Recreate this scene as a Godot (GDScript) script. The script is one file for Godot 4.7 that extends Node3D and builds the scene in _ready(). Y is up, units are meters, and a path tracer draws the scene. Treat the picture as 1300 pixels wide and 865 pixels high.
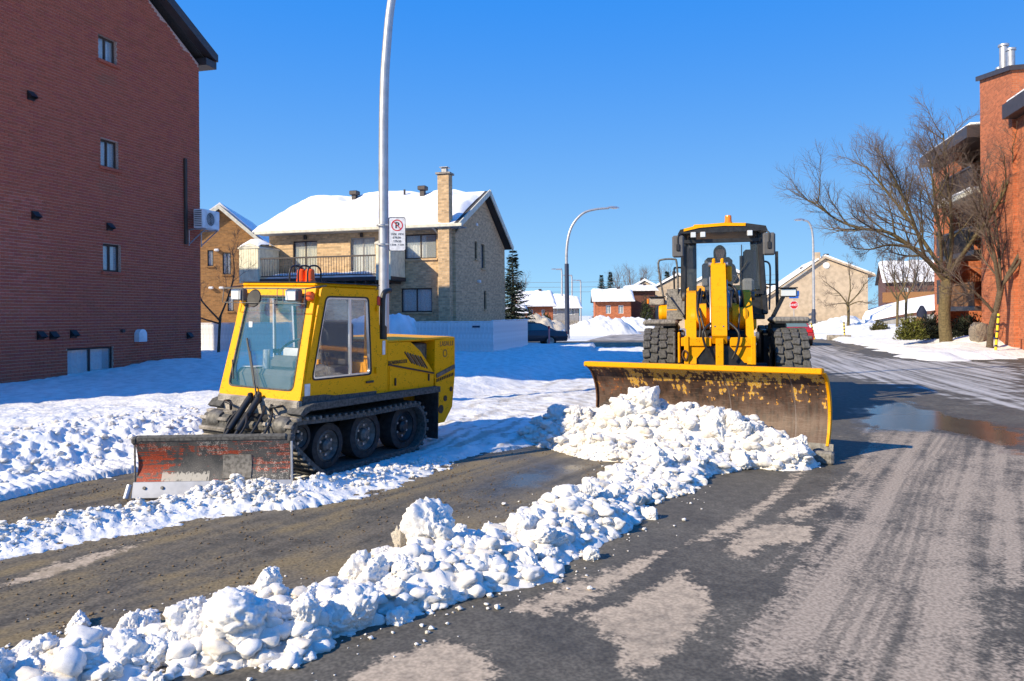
extends Node3D
# A street corner after a snowfall: a tracked sidewalk plough, a wheel loader with a snow blade and the windrow between them.

var rng := RandomNumberGenerator.new()
var M := {}
var names := {}
var tex := {}
var nz := FastNoiseLite.new()


class MB:
	# collects triangles; faces are given with a hint of where outside is
	var v := PackedVector3Array()
	var n := PackedVector3Array()
	var c := PackedColorArray()
	var uv := PackedVector2Array()
	var col := Color(1, 1, 1)
	var xf := Transform3D.IDENTITY

	func at(t: Transform3D) -> MB:
		xf = t
		return self

	func tri(a: Vector3, b: Vector3, d: Vector3, na: Vector3, nb: Vector3, nd: Vector3, ua := Vector2.ZERO, ub := Vector2.ZERO, ud := Vector2.ZERO) -> void:
		var flip := (b - a).cross(d - a).dot(na + nb + nd) > 0.0
		v.append(xf * a)
		n.append((xf.basis * na).normalized())
		uv.append(ua)
		if flip:
			v.append(xf * d)
			n.append((xf.basis * nd).normalized())
			uv.append(ud)
			v.append(xf * b)
			n.append((xf.basis * nb).normalized())
			uv.append(ub)
		else:
			v.append(xf * b)
			n.append((xf.basis * nb).normalized())
			uv.append(ub)
			v.append(xf * d)
			n.append((xf.basis * nd).normalized())
			uv.append(ud)
		c.append(col)
		c.append(col)
		c.append(col)

	func poly(p: Array, out: Vector3) -> void:
		var nn: Vector3 = (p[1] - p[0]).cross(p[2] - p[0])
		if nn.length_squared() < 1e-16 and p.size() > 3:
			nn = (p[2] - p[0]).cross(p[3] - p[0])
		nn = nn.normalized()
		if nn.dot(out) < 0.0:
			nn = -nn
		for i in range(1, p.size() - 1):
			tri(p[0], p[i], p[i + 1], nn, nn, nn)

	func box(k: Vector3, s: Vector3, bev := 0.0, bs := Basis()) -> void:
		var h := s * 0.5
		var b := minf(bev, minf(h.x, minf(h.y, h.z)) * 0.9)
		var e := [bs.x, bs.y, bs.z]
		for ax in 3:
			var a1 := (ax + 1) % 3
			var a2 := (ax + 2) % 3
			for sg in [-1.0, 1.0]:
				var o: Vector3 = e[ax] * sg
				var f: Vector3 = k + o * h[ax]
				var p: Vector3 = e[a1] * (h[a1] - b)
				var q: Vector3 = e[a2] * (h[a2] - b)
				poly([f - p - q, f + p - q, f + p + q, f - p + q], o)
			if b > 0.0:
				var l: Vector3 = e[ax] * (h[ax] - b)
				for s1 in [-1.0, 1.0]:
					for s2 in [-1.0, 1.0]:
						var f1: Vector3 = k + e[a1] * (s1 * h[a1]) + e[a2] * (s2 * (h[a2] - b))
						var f2: Vector3 = k + e[a1] * (s1 * (h[a1] - b)) + e[a2] * (s2 * h[a2])
						poly([f1 - l, f1 + l, f2 + l, f2 - l], e[a1] * s1 + e[a2] * s2)
		if b > 0.0:
			for sx in [-1.0, 1.0]:
				for sy in [-1.0, 1.0]:
					for sz in [-1.0, 1.0]:
						var x: Vector3 = bs.x * sx
						var y: Vector3 = bs.y * sy
						var z: Vector3 = bs.z * sz
						poly([k + x * h.x + y * (h.y - b) + z * (h.z - b), k + x * (h.x - b) + y * h.y + z * (h.z - b), k + x * (h.x - b) + y * (h.y - b) + z * h.z], x + y + z)

	func bar(a: Vector3, b: Vector3, w: float, d: float, bev := 0.0, up := Vector3.UP) -> void:
		# a square bar from a to b
		var y := (b - a).normalized()
		if absf(y.dot(up)) > 0.98:
			up = Vector3.BACK
		var x := up.cross(y).normalized()
		box((a + b) * 0.5, Vector3(w, (b - a).length(), d), bev, Basis(x, y, x.cross(y)))

	func tube(p: Array, r: Array, sides := 8, caps := true) -> void:
		var m := p.size()
		var rings := []
		var t0: Vector3 = (p[1] - p[0]).normalized()
		var x: Vector3 = t0.cross(Vector3.UP if absf(t0.y) < 0.9 else Vector3.RIGHT).normalized()
		for i in m:
			var t: Vector3 = (p[mini(i + 1, m - 1)] - p[maxi(i - 1, 0)]).normalized()
			x = (x - t * x.dot(t)).normalized()
			var y := t.cross(x)
			var ring := []
			for k in sides:
				var a := TAU * k / sides
				ring.append(x * cos(a) + y * sin(a))
			rings.append(ring)
		for i in m - 1:
			var ra: float = r[mini(i, r.size() - 1)]
			var rb: float = r[mini(i + 1, r.size() - 1)]
			for k in sides:
				var l := (k + 1) % sides
				var na: Vector3 = rings[i][k]
				var nb: Vector3 = rings[i][l]
				var nc: Vector3 = rings[i + 1][k]
				var nd: Vector3 = rings[i + 1][l]
				tri(p[i] + na * ra, p[i] + nb * ra, p[i + 1] + nd * rb, na, nb, nd)
				if rb > 0.0:
					tri(p[i] + na * ra, p[i + 1] + nd * rb, p[i + 1] + nc * rb, na, nd, nc)
		if caps:
			for e in [0, m - 1]:
				var rr: float = r[mini(e, r.size() - 1)]
				if rr > 0.0:
					var t: Vector3 = (p[0] - p[1]) if e == 0 else (p[m - 1] - p[m - 2])
					var ps := []
					for k in sides:
						ps.append(p[e] + rings[e][k] * rr)
					poly(ps, t)

	func lathe(prof: Array, segs := 24) -> void:
		# profile of (radius, height) round the local y axis, listed from the bottom up
		for i in prof.size() - 1:
			var a: Vector2 = prof[i]
			var b: Vector2 = prof[i + 1]
			var q := Vector2(b.y - a.y, -(b.x - a.x)).normalized()
			for k in segs:
				var t0 := TAU * k / segs
				var t1 := TAU * (k + 1) / segs
				var d0 := Vector3(cos(t0), 0, sin(t0))
				var d1 := Vector3(cos(t1), 0, sin(t1))
				var u := Vector3(0, 1, 0)
				var n0 := d0 * q.x + u * q.y
				var n1 := d1 * q.x + u * q.y
				if b.x > 0.0:
					tri(d0 * a.x + u * a.y, d0 * b.x + u * b.y, d1 * b.x + u * b.y, n0, n0, n1)
				if a.x > 0.0:
					tri(d0 * a.x + u * a.y, d1 * b.x + u * b.y, d1 * a.x + u * a.y, n0, n1, n1)

	func extr(pl: PackedVector2Array, z0: float, z1: float) -> void:
		# a polygon in x, y drawn out along z
		var idx := Geometry2D.triangulate_polygon(pl)
		for z in [z0, z1]:
			var o := Vector3(0, 0, 1.0 if z == maxf(z0, z1) else -1.0)
			for i in range(0, idx.size(), 3):
				tri(Vector3(pl[idx[i]].x, pl[idx[i]].y, z), Vector3(pl[idx[i + 1]].x, pl[idx[i + 1]].y, z), Vector3(pl[idx[i + 2]].x, pl[idx[i + 2]].y, z), o, o, o)
		var area := 0.0
		for i in pl.size():
			area += pl[i].cross(pl[(i + 1) % pl.size()])
		var sg := 1.0 if area > 0.0 else -1.0
		for i in pl.size():
			var a := pl[i]
			var b := pl[(i + 1) % pl.size()]
			var o := Vector3((b - a).y, -(b - a).x, 0) * sg
			poly([Vector3(a.x, a.y, z0), Vector3(b.x, b.y, z0), Vector3(b.x, b.y, z1), Vector3(a.x, a.y, z1)], o)

	func ring(o: PackedVector2Array, h: PackedVector2Array, z0: float, z1: float) -> void:
		# a frame between two outlines with the same number of points
		var m := o.size()
		var k := Vector2.ZERO
		for q in o:
			k += q / m
		for i in m:
			var j := (i + 1) % m
			for z in [z0, z1]:
				var w := Vector3(0, 0, 1.0 if z == maxf(z0, z1) else -1.0)
				poly([Vector3(o[i].x, o[i].y, z), Vector3(o[j].x, o[j].y, z), Vector3(h[j].x, h[j].y, z), Vector3(h[i].x, h[i].y, z)], w)
			var mo := (o[i] + o[j]) * 0.5 - k
			var mh := (h[i] + h[j]) * 0.5 - k
			var eo := Vector2((o[j] - o[i]).y, -(o[j] - o[i]).x)
			var eh := Vector2((h[j] - h[i]).y, -(h[j] - h[i]).x)
			eo = eo if eo.dot(mo) > 0.0 else -eo
			eh = -eh if eh.dot(mh) > 0.0 else eh
			poly([Vector3(o[i].x, o[i].y, z0), Vector3(o[j].x, o[j].y, z0), Vector3(o[j].x, o[j].y, z1), Vector3(o[i].x, o[i].y, z1)], Vector3(eo.x, eo.y, 0))
			poly([Vector3(h[i].x, h[i].y, z0), Vector3(h[j].x, h[j].y, z0), Vector3(h[j].x, h[j].y, z1), Vector3(h[i].x, h[i].y, z1)], Vector3(eh.x, eh.y, 0))

	func grid(p: Array, out: Vector3, uvs := []) -> void:
		# rows of points, smooth normals turned towards out
		var m := p.size()
		var w: int = p[0].size()
		var nn := []
		for i in m:
			var row := []
			for j in w:
				var du: Vector3 = p[i][mini(j + 1, w - 1)] - p[i][maxi(j - 1, 0)]
				var dv: Vector3 = p[mini(i + 1, m - 1)][j] - p[maxi(i - 1, 0)][j]
				var q := du.cross(dv).normalized()
				row.append(q if q.dot(out) >= 0.0 else -q)
			nn.append(row)
		for i in m - 1:
			for j in w - 1:
				var a := [p[i][j], p[i][j + 1], p[i + 1][j + 1], p[i + 1][j]]
				var b := [nn[i][j], nn[i][j + 1], nn[i + 1][j + 1], nn[i + 1][j]]
				var t := [Vector2.ZERO, Vector2.ZERO, Vector2.ZERO, Vector2.ZERO]
				if uvs:
					t = [uvs[i][j], uvs[i][j + 1], uvs[i + 1][j + 1], uvs[i + 1][j]]
				tri(a[0], a[1], a[2], b[0], b[1], b[2], t[0], t[1], t[2])
				tri(a[0], a[2], a[3], b[0], b[2], b[3], t[0], t[2], t[3])

	func leaf(p: Vector3, x: Vector3, y: Vector3) -> void:
		# a small pointed leaf face
		var o := x.cross(y).normalized()
		tri(p - x, p + y, p + x, o, o, o)
		tri(p - x, p + x, p - y, o, o, o)

	func mesh() -> ArrayMesh:
		var a := []
		a.resize(Mesh.ARRAY_MAX)
		a[Mesh.ARRAY_VERTEX] = v
		a[Mesh.ARRAY_NORMAL] = n
		a[Mesh.ARRAY_COLOR] = c
		a[Mesh.ARRAY_TEX_UV] = uv
		var m := ArrayMesh.new()
		m.add_surface_from_arrays(Mesh.PRIMITIVE_TRIANGLES, a)
		return m


func mb() -> MB:
	return MB.new()


func numbered(called: String) -> String:
	var k: int = names.get(called, -1) + 1
	names[called] = k
	return called if k == 0 else "%s_%03d" % [called, k]


func put(called: String, m: Mesh, mt: Material, parent: Node = null) -> MeshInstance3D:
	var o := MeshInstance3D.new()
	o.name = numbered(called) if parent == null else called
	o.mesh = m
	o.material_override = mt
	if parent == null:
		add_child(o)
	else:
		parent.add_child(o, true)
	return o


func obj(called: String, b: MB, mt: Material, parent: Node = null) -> MeshInstance3D:
	return put(called, b.mesh(), mt, parent)


func part_box(called: String, k: Vector3, s: Vector3, bev: float, mt: Material, parent: Node) -> MeshInstance3D:
	var b := mb()
	b.box(k, s, bev)
	return obj(called, b, mt, parent)


func part_tube(called: String, p: Array, r: Array, sides: int, mt: Material, parent: Node) -> MeshInstance3D:
	var b := mb()
	b.tube(p, r, sides)
	return obj(called, b, mt, parent)


func thing(called: String, label: String, category: String, at := Vector3.ZERO, turn := 0.0, group := "") -> Node3D:
	var o := Node3D.new()
	o.name = numbered(called)
	add_child(o)
	o.position = at
	o.rotation_degrees.y = turn
	tag(o, label, category, group)
	return o


func tag(o: Node, label: String, category := "", group := "", kind := "") -> Node:
	if label:
		o.set_meta("label", label)
	if category:
		o.set_meta("category", category)
	if group:
		o.set_meta("group", group)
	if kind:
		o.set_meta("kind", kind)
	return o


func smooth_pts(p: Array, per := 6) -> Array:
	# a Catmull-Rom curve through the points
	var out := []
	for i in p.size() - 1:
		var a: Vector3 = p[maxi(i - 1, 0)]
		var b: Vector3 = p[i]
		var c: Vector3 = p[i + 1]
		var d: Vector3 = p[mini(i + 2, p.size() - 1)]
		for k in per:
			out.append(b.cubic_interpolate(c, a, d, float(k) / per))
	out.append(p[-1])
	return out


func V2(a: Array) -> PackedVector2Array:
	var o := PackedVector2Array()
	for i in range(0, a.size(), 2):
		o.append(Vector2(a[i], a[i + 1]))
	return o


func fast_noise(seed_: int, freq: float, octaves := 4) -> FastNoiseLite:
	var f := FastNoiseLite.new()
	f.seed = seed_
	f.noise_type = FastNoiseLite.TYPE_SIMPLEX_SMOOTH
	f.frequency = freq
	f.fractal_octaves = octaves
	return f


# ---------------------------------------------------------------- materials
func grey_noise(seed_: int, freq: float, lo: float, hi: float, size := 512, octaves := 5) -> ImageTexture:
	var f := fast_noise(seed_, freq, octaves)
	var im := f.get_seamless_image(size, size)
	im.convert(Image.FORMAT_L8)
	var d := im.get_data()
	var o := PackedByteArray()
	o.resize(d.size())
	for i in d.size():
		o[i] = int(clampf(lerpf(lo, hi, d[i] / 255.0), 0.0, 1.0) * 255.0)
	return ImageTexture.create_from_image(Image.create_from_data(size, size, false, Image.FORMAT_L8, o))


func spatter(seed_: int) -> ImageTexture:
	# clean paint with specks and smears of dried road dirt
	var n := 512
	var a := fast_noise(seed_, 0.012, 4).get_seamless_image(n, n)
	var b := fast_noise(seed_ + 1, 0.07, 4).get_seamless_image(n, n)
	a.convert(Image.FORMAT_L8)
	b.convert(Image.FORMAT_L8)
	var da := a.get_data()
	var db := b.get_data()
	var o := PackedByteArray()
	o.resize(n * n * 3)
	for i in n * n:
		var p := da[i] / 255.0
		var q := db[i] / 255.0
		var t := clampf((0.55 * p + 0.75 * q - 0.80) * 6.0, 0.0, 0.75)
		var k := 0.94 + 0.06 * p
		o[i * 3] = int(255.0 * lerpf(k, 0.55, t))
		o[i * 3 + 1] = int(255.0 * lerpf(k, 0.60, t))
		o[i * 3 + 2] = int(255.0 * lerpf(k, 0.9, t))
	return ImageTexture.create_from_image(Image.create_from_data(n, n, false, Image.FORMAT_RGB8, o))


func normal_noise(seed_: int, freq: float, strength: float, size := 512, octaves := 5) -> ImageTexture:
	var im := fast_noise(seed_, freq, octaves).get_seamless_image(size, size)
	im.convert(Image.FORMAT_RGBA8)
	im.bump_map_to_normal_map(strength)
	return ImageTexture.create_from_image(im)


func mk(called: String, color: Color, rough := 0.7, metal := 0.0, noise := "grime", scale := 1.0, normal := "", nscale := 0.5) -> StandardMaterial3D:
	# color holds linear values
	var m := StandardMaterial3D.new()
	m.resource_name = called
	m.albedo_color = color.linear_to_srgb()
	m.roughness = rough
	m.metallic = metal
	m.vertex_color_use_as_albedo = true
	m.uv1_triplanar = true
	m.uv1_scale = Vector3.ONE * scale
	if noise:
		m.albedo_texture = tex[noise]
	if normal:
		m.normal_enabled = true
		m.normal_texture = tex[normal]
		m.normal_scale = nscale
	M[called] = m
	return m


func glass(called: String, color: Color, alpha: float, rough := 0.03) -> StandardMaterial3D:
	var m := StandardMaterial3D.new()
	m.resource_name = called
	m.transparency = BaseMaterial3D.TRANSPARENCY_ALPHA
	m.albedo_color = Color(color.linear_to_srgb(), alpha)
	m.roughness = rough
	m.metallic_specular = 0.6
	M[called] = m
	return m


func make_materials() -> void:
	tex.grime = grey_noise(3, 0.012, 0.55, 1.25)
	tex.fine = grey_noise(5, 0.05, 0.6, 1.2)
	tex.paint = spatter(8)
	tex.soft = grey_noise(7, 0.01, 0.86, 1.06)
	tex.bump = normal_noise(9, 0.04, 6.0)
	tex.grain = normal_noise(11, 0.15, 8.0)
	var white := Color(0.80, 0.80, 0.78)
	mk("snow", white, 0.85, 0.0, "soft", 0.5, "bump", 0.5)
	M.snow.subsurf_scatter_enabled = false
	mk("snow_clod", Color(0.87, 0.84, 0.785), 0.8, 0.0, "soft", 2.5, "grain", 0.8)
	mk("roof_snow", Color(0.86, 0.87, 0.89), 0.85, 0.0, "soft", 0.3, "bump", 0.2)
	mk("yellow", Color(0.92, 0.41, 0.0), 0.5, 0.0, "paint", 1.5)
	M.yellow.metallic_specular = 0.3
	mk("loader_yellow", Color(0.84, 0.36, 0.0), 0.5, 0.0, "paint", 1.5)
	M.loader_yellow.metallic_specular = 0.3
	mk("black_paint", Color(0.018, 0.019, 0.022), 0.45, 0.0, "grime", 1.5)
	mk("rubber", Color(0.028, 0.028, 0.03), 0.85, 0.0, "grime", 2.0, "bump", 0.4)
	mk("dusty_rubber", Color(0.10, 0.098, 0.092), 0.9, 0.0, "grime", 3.0, "bump", 0.6)
	mk("dirty_steel", Color(0.16, 0.155, 0.145), 0.6, 0.4, "grime", 2.0, "bump", 0.4)
	mk("grey_dirty", Color(0.23, 0.215, 0.19), 0.8, 0.0, "grime", 3.0, "bump", 0.5)
	mk("steel", Color(0.42, 0.43, 0.45), 0.42, 0.7, "soft", 1.0)
	mk("galvanised", Color(0.5, 0.51, 0.53), 0.45, 0.6, "soft", 0.7)
	mk("dark_post", Color(0.04, 0.055, 0.10), 0.55, 0.3, "soft", 0.7)
	mk("aluminium", Color(0.65, 0.67, 0.68), 0.35, 0.8, "")
	mk("white_paint", Color(0.78, 0.79, 0.8), 0.55, 0.0, "soft", 0.6)
	mk("grey_plastic", Color(0.10, 0.10, 0.105), 0.6, 0.0, "soft", 1.0)
	mk("hose", Color(0.015, 0.015, 0.016), 0.5, 0.0, "")
	mk("seat_cloth", Color(0.06, 0.065, 0.08), 0.9, 0.0, "fine", 4.0)
	mk("interior", Color(0.13, 0.135, 0.14), 0.7, 0.0, "soft", 1.0)
	mk("orange_lens", Color(0.9, 0.10, 0.005), 0.25, 0.0, "")
	mk("amber_lens", Color(0.85, 0.22, 0.01), 0.25, 0.0, "")
	mk("clear_lens", Color(0.75, 0.76, 0.74), 0.15, 0.3, "")
	mk("red_lens", Color(0.5, 0.01, 0.01), 0.25, 0.0, "")
	mk("mirror", Color(0.8, 0.8, 0.8), 0.05, 1.0, "")
	mk("sign_white", Color(0.72, 0.73, 0.75), 0.45, 0.0, "soft", 2.0)
	mk("sign_red", Color(0.55, 0.012, 0.015), 0.45, 0.0, "")
	mk("print_black", Color(0.012, 0.012, 0.013), 0.6, 0.0, "")
	mk("curtain", Color(0.62, 0.62, 0.58), 0.9, 0.0, "soft", 2.0)
	mk("blind_cream", Color(0.62, 0.56, 0.36), 0.9, 0.0, "soft", 2.0)
	mk("room_wall", Color(0.40, 0.37, 0.32), 0.9, 0.0, "")
	mk("frame_black", Color(0.02, 0.02, 0.022), 0.5, 0.0, "soft", 1.0)
	mk("frame_brown", Color(0.055, 0.035, 0.025), 0.6, 0.0, "soft", 1.0)
	mk("red_brick", Color(0.60, 0.165, 0.105), 0.95, 0.0, "fine", 1.3, "grain", 0.5)
	M.red_brick.metallic_specular = 0.1
	mk("mortar", Color(0.62, 0.42, 0.34), 0.95, 0.0, "fine", 1.0)
	mk("brown_metal", Color(0.05, 0.04, 0.042), 0.5, 0.0, "soft", 0.5)
	mk("shingle", Color(0.055, 0.05, 0.05), 0.95, 0.0, "fine", 0.8)
	mk("fence_white", Color(0.80, 0.80, 0.80), 0.6, 0.0, "soft", 0.5)
	mk("cream_siding", Color(0.78, 0.74, 0.55), 0.7, 0.0, "soft", 0.6)
	mk("cream_trim", Color(0.66, 0.64, 0.53), 0.6, 0.0, "soft", 0.6)
	mk("beige_siding", Color(0.50, 0.40, 0.29), 0.8, 0.0, "soft", 0.3)
	mk("brown_siding", Color(0.13, 0.055, 0.04), 0.8, 0.0, "soft", 0.4)
	mk("grey_siding", Color(0.30, 0.30, 0.31), 0.8, 0.0, "soft", 0.4)
	mk("wood_rail", Color(0.27, 0.13, 0.05), 0.8, 0.0, "fine", 0.8)
	mk("concrete", Color(0.36, 0.33, 0.29), 0.95, 0.0, "grime", 0.5, "grain", 0.3)
	mk("bark", Color(0.115, 0.085, 0.055), 0.95, 0.0, "grime", 1.5, "bump", 1.0)
	mk("mossy_bark", Color(0.15, 0.115, 0.055), 0.95, 0.0, "grime", 1.5, "bump", 1.0)
	mk("twig", Color(0.15, 0.115, 0.095), 0.95, 0.0, "")
	mk("twig_far", Color(0.15, 0.115, 0.095), 0.95, 0.0, "")
	mk("needles", Color(0.032, 0.052, 0.035), 0.9, 0.0, "")
	M.needles.vertex_color_use_as_albedo = true
	mk("shrub_leaf", Color(0.5, 0.5, 0.5), 0.85, 0.0, "")
	mk("stone", Color(0.30, 0.25, 0.20), 0.95, 0.0, "grime", 2.0, "bump", 0.8)
	mk("navy_car", Color(0.010, 0.018, 0.045), 0.25, 0.2, "")
	M.navy_car.clearcoat_enabled = true
	mk("red_car", Color(0.36, 0.015, 0.03), 0.25, 0.2, "")
	M.red_car.clearcoat_enabled = true
	mk("stake_yellow", Color(0.75, 0.55, 0.02), 0.6, 0.0, "")
	mk("stake_pink", Color(0.6, 0.20, 0.22), 0.6, 0.0, "")
	mk("jacket", Color(0.012, 0.018, 0.045), 0.9, 0.0, "soft", 3.0)
	mk("vest", Color(0.10, 0.11, 0.05), 0.9, 0.0, "soft", 3.0)
	mk("skin", Color(0.50, 0.26, 0.18), 0.6, 0.0, "")
	mk("blue_sign", Color(0.02, 0.12, 0.5), 0.5, 0.0, "")
	mk("burlap", Color(0.25, 0.13, 0.05), 0.95, 0.0, "fine", 3.0)
	mk("rusty", Color(0.16, 0.075, 0.035), 0.8, 0.2, "grime", 3.0, "bump", 0.6)
	glass("loader_glass", Color(0.6, 0.75, 0.85), 0.05)
	M.loader_glass.metallic_specular = 0.3
	glass("pane", Color(0.75, 0.85, 0.9), 0.18)
	glass("cab_glass", Color(0.12, 0.42, 0.50), 0.09)
	glass("clear_glass", Color(0.6, 0.65, 0.66), 0.06)
	mk("tan_brick", Color.WHITE, 0.9, 0.0, "", 0.5)
	M.tan_brick.albedo_texture = brick_texture(Color(0.54, 0.37, 0.205), Color(0.45, 0.37, 0.27), 21)
	mk("far_red_brick", Color.WHITE, 0.95, 0.0, "", 0.5)
	M.far_red_brick.metallic_specular = 0.1
	M.far_red_brick.albedo_texture = brick_texture(Color(0.47, 0.13, 0.083), Color(0.5, 0.33, 0.27), 24)
	mk("ochre_brick", Color.WHITE, 0.9, 0.0, "", 0.5)
	M.ochre_brick.albedo_texture = brick_texture(Color(0.30, 0.145, 0.045), Color(0.26, 0.18, 0.10), 22)
	mk("orange_brick", Color.WHITE, 0.9, 0.0, "", 0.5)
	M.orange_brick.albedo_texture = brick_texture(Color(0.43, 0.125, 0.05), Color(0.36, 0.19, 0.12), 23)


func brick_texture(brick: Color, joint: Color, seed_: int) -> ImageTexture:
	# two metres of brickwork too far away to tell the bricks apart
	var n := 512
	var f := fast_noise(seed_, 0.02, 3).get_seamless_image(n, n)
	var im := Image.create(n, n, false, Image.FORMAT_RGB8)
	var r := RandomNumberGenerator.new()
	r.seed = seed_
	var tone := []
	for i in 26 * 9:
		tone.append(r.randf_range(0.72, 1.2))
	for y in n:
		var row := y * 26 / n
		var fy := y * 26.0 / n - row
		for x in n:
			var xx := fposmod(x * 9.0 / n + (row % 2) * 0.5, 9.0)
			var cx := int(xx)
			var fx := xx - cx
			var k: float = 0.85 + 0.3 * f.get_pixel(x, y).r
			var cl: Color = joint if fy < 0.14 or fx < 0.05 else brick * tone[row * 9 + cx]
			im.set_pixel(x, y, Color(cl.r * k, cl.g * k, cl.b * k).linear_to_srgb())
	return ImageTexture.create_from_image(im)


# ---------------------------------------------------------------- the whole place
const CAM_H := 1.65
const FOCAL := 950.0 / 865.0      # focal length over picture height
const STREET := -14.0             # degrees the street is turned from the camera's axis


func _ready() -> void:
	rng.seed = 20240217
	var cam := Camera3D.new()
	cam.name = "camera"
	cam.projection = Camera3D.PROJECTION_FRUSTUM
	cam.near = 0.1
	cam.far = 900.0
	cam.size = 0.1 / FOCAL
	cam.frustum_offset = Vector2(0, -0.1 * 32.5 / 950.0)
	cam.position = Vector3(0, CAM_H, 0)
	cam.rotation_degrees.z = -0.5
	cam.current = true
	add_child(cam)
	var env := Environment.new()
	env.background_mode = Environment.BG_SKY
	var sm := ProceduralSkyMaterial.new()
	sm.sky_top_color = Color(0.0, 0.445, 0.81)
	sm.sky_horizon_color = Color(0.58, 0.76, 0.86)
	sm.sky_curve = 0.13
	sm.ground_bottom_color = Color(0.55, 0.57, 0.62)
	sm.ground_horizon_color = Color(0.52, 0.68, 0.82)
	sm.sun_angle_max = 4.0
	sm.sky_energy_multiplier = 1.0
	env.sky = Sky.new()
	env.sky.sky_material = sm
	env.tonemap_mode = Environment.TONE_MAPPER_LINEAR
	env.tonemap_exposure = 1.45
	env.sdfgi_enabled = true
	env.ssao_enabled = true
	env.ssil_enabled = true
	var we := WorldEnvironment.new()
	we.name = "world_environment"
	we.environment = env
	add_child(we)
	var sun := DirectionalLight3D.new()
	sun.name = "sun"
	sun.light_color = Color(1.0, 0.93, 0.80)
	sun.light_energy = 1.6
	sun.light_angular_distance = 0.5
	sun.shadow_enabled = true
	add_child(sun)
	var az := deg_to_rad(32.0)
	var el := deg_to_rad(30.5)
	sun.look_at_from_position(Vector3.ZERO, Vector3(cos(az) * cos(el), -sin(el), -sin(az) * cos(el)))
	make_materials()
	print("materials ", Time.get_ticks_msec())
	build_ground()
	print("ground ", Time.get_ticks_msec())
	build_red_building()
	print("red building ", Time.get_ticks_msec())
	build_houses()
	build_right_building()
	print("houses ", Time.get_ticks_msec())
	build_fences()
	build_street_furniture()
	build_vegetation()
	print("vegetation ", Time.get_ticks_msec())
	build_cars()
	build_tractor()
	build_loader()
	print("machines ", Time.get_ticks_msec())
	build_snow()
	print("snow ", Time.get_ticks_msec())


# ---------------------------------------------------------------- ground and road
var SAND := [
	[0.38, -4.09, 0.64, -4.28, 1.10, -4.79, 1.08, -4.58, 1.11, -4.18, 0.97, -3.90, 0.80, -3.67, 0.54, -3.40, 0.54, -3.51, 0.51, -3.81],
	[1.46, -5.18, 1.80, -5.75, 2.11, -5.85, 2.28, -5.74, 2.13, -5.39, 1.77, -5.31, 1.56, -5.06],
	[2.19, -6.08, 2.50, -6.44, 2.84, -6.86, 3.23, -7.42, 2.88, -6.71, 2.49, -6.19, 2.25, -5.90],
	[0.03, -4.21, 0.34, -4.54, 0.77, -4.96, 1.05, -5.20, 0.83, -4.84, 0.45, -4.40, 0.16, -4.12],
	[1.18, -5.28, 2.21, -6.59, 3.19, -8.11, 2.52, -6.87, 1.65, -5.65],
	[-0.80, -3.39, -0.66, -3.62, -0.38, -3.81, -0.15, -3.61, -0.12, -3.37, -0.3, -3.0, -0.9, -3.0],
	[-3.18, -4.62, -3.10, -5.06, -2.70, -5.68, -2.81, -5.30, -2.97, -4.75],
	[-0.65, -4.63, -0.28, -4.98, 0.21, -5.22, -0.07, -4.82],
]
var SCUFFED := [1.05, -3.54, 1.33, -3.99, 2.86, -6.43, 4.97, -10.53, 6.00, -10.12, 5.92, -8.68, 5.2, -6.5, 3.28, -4.81, 2.90, -4.54, 2.43, -3.87, 2.41, -3.68, 2.2, -2.8, 1.4, -2.8, 1.53, -3.34, 1.57, -3.53, 1.41, -3.38, 1.24, -3.46]
var PUDDLE := [5.88, -12.87, 7.33, -13.95, 7.00, -11.79, 7.20, -10.54, 5.83, -8.53, 5.88, -9.49, 5.68, -10.20, 4.76, -10.19]
var SHEEN := [-0.6, -6.9, -0.1, -7.9, 0.5, -8.6, 0.75, -8.1, 0.3, -7.2, -0.2, -6.6]
var ICY := [8.75, -21.36, 8.83, -18.68, 8.65, -14.96, 8.52, -12.47, 14.16, -20.72, 15.5, -24.0, 13.2, -25.0, 12.99, -28.07, 15.5, -36.0, 10.0, -44.0, 7.5, -32.0]
var SNOWEDGE := [-7.0, -1.5, -4.6, -4.0, -3.72, -4.96, -3.56, -5.18, -3.20, -5.50, -2.81, -5.89, -2.33, -6.30, -1.73, -6.54, -1.27, -7.01, -0.78, -8.03, -0.48, -8.83, 0.49, -9.65, 1.06, -10.75, 1.7, -12.5, 2.7, -15.0, 3.7, -19.0, 5.2, -26.0, 8.0, -42.0, 8.5, -64.0]
var BERM := [-5.2, -3.9, -3.94, -5.25, -3.76, -5.47, -3.41, -5.87, -3.01, -6.32, -2.49, -6.73, -1.87, -7.04, -1.43, -7.45, -0.82, -8.46]
var BANKLINE := [-5.6, -4.6, -4.78, -6.38, -4.65, -6.78, -4.37, -7.53, -4.04, -8.00, -3.45, -8.60, -2.9, -9.6, -1.3, -12.6, 0.7, -16.8, 2.2, -22.0, 3.2, -30.0]
var BANKR := [45.0, -26.0, 45.0, -62.0, 20.8, -62.0, 20.5, -58.0, 19.08, -44.04, 16.89, -35.69, 13.91, -26.5, 14.01, -24.6, 16.14, -25.15, 18.58, -26.5, 22.5, -26.4]
var WINDROW := [-2.7, -2.9, -2.37, -3.24, -2.15, -3.43, -1.88, -3.61, -1.51, -3.83, -1.09, -4.09, -0.72, -4.47, -0.27, -4.87, 0.16, -5.40, 0.71, -6.25, 1.28, -7.24, 1.75, -8.1]
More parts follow.
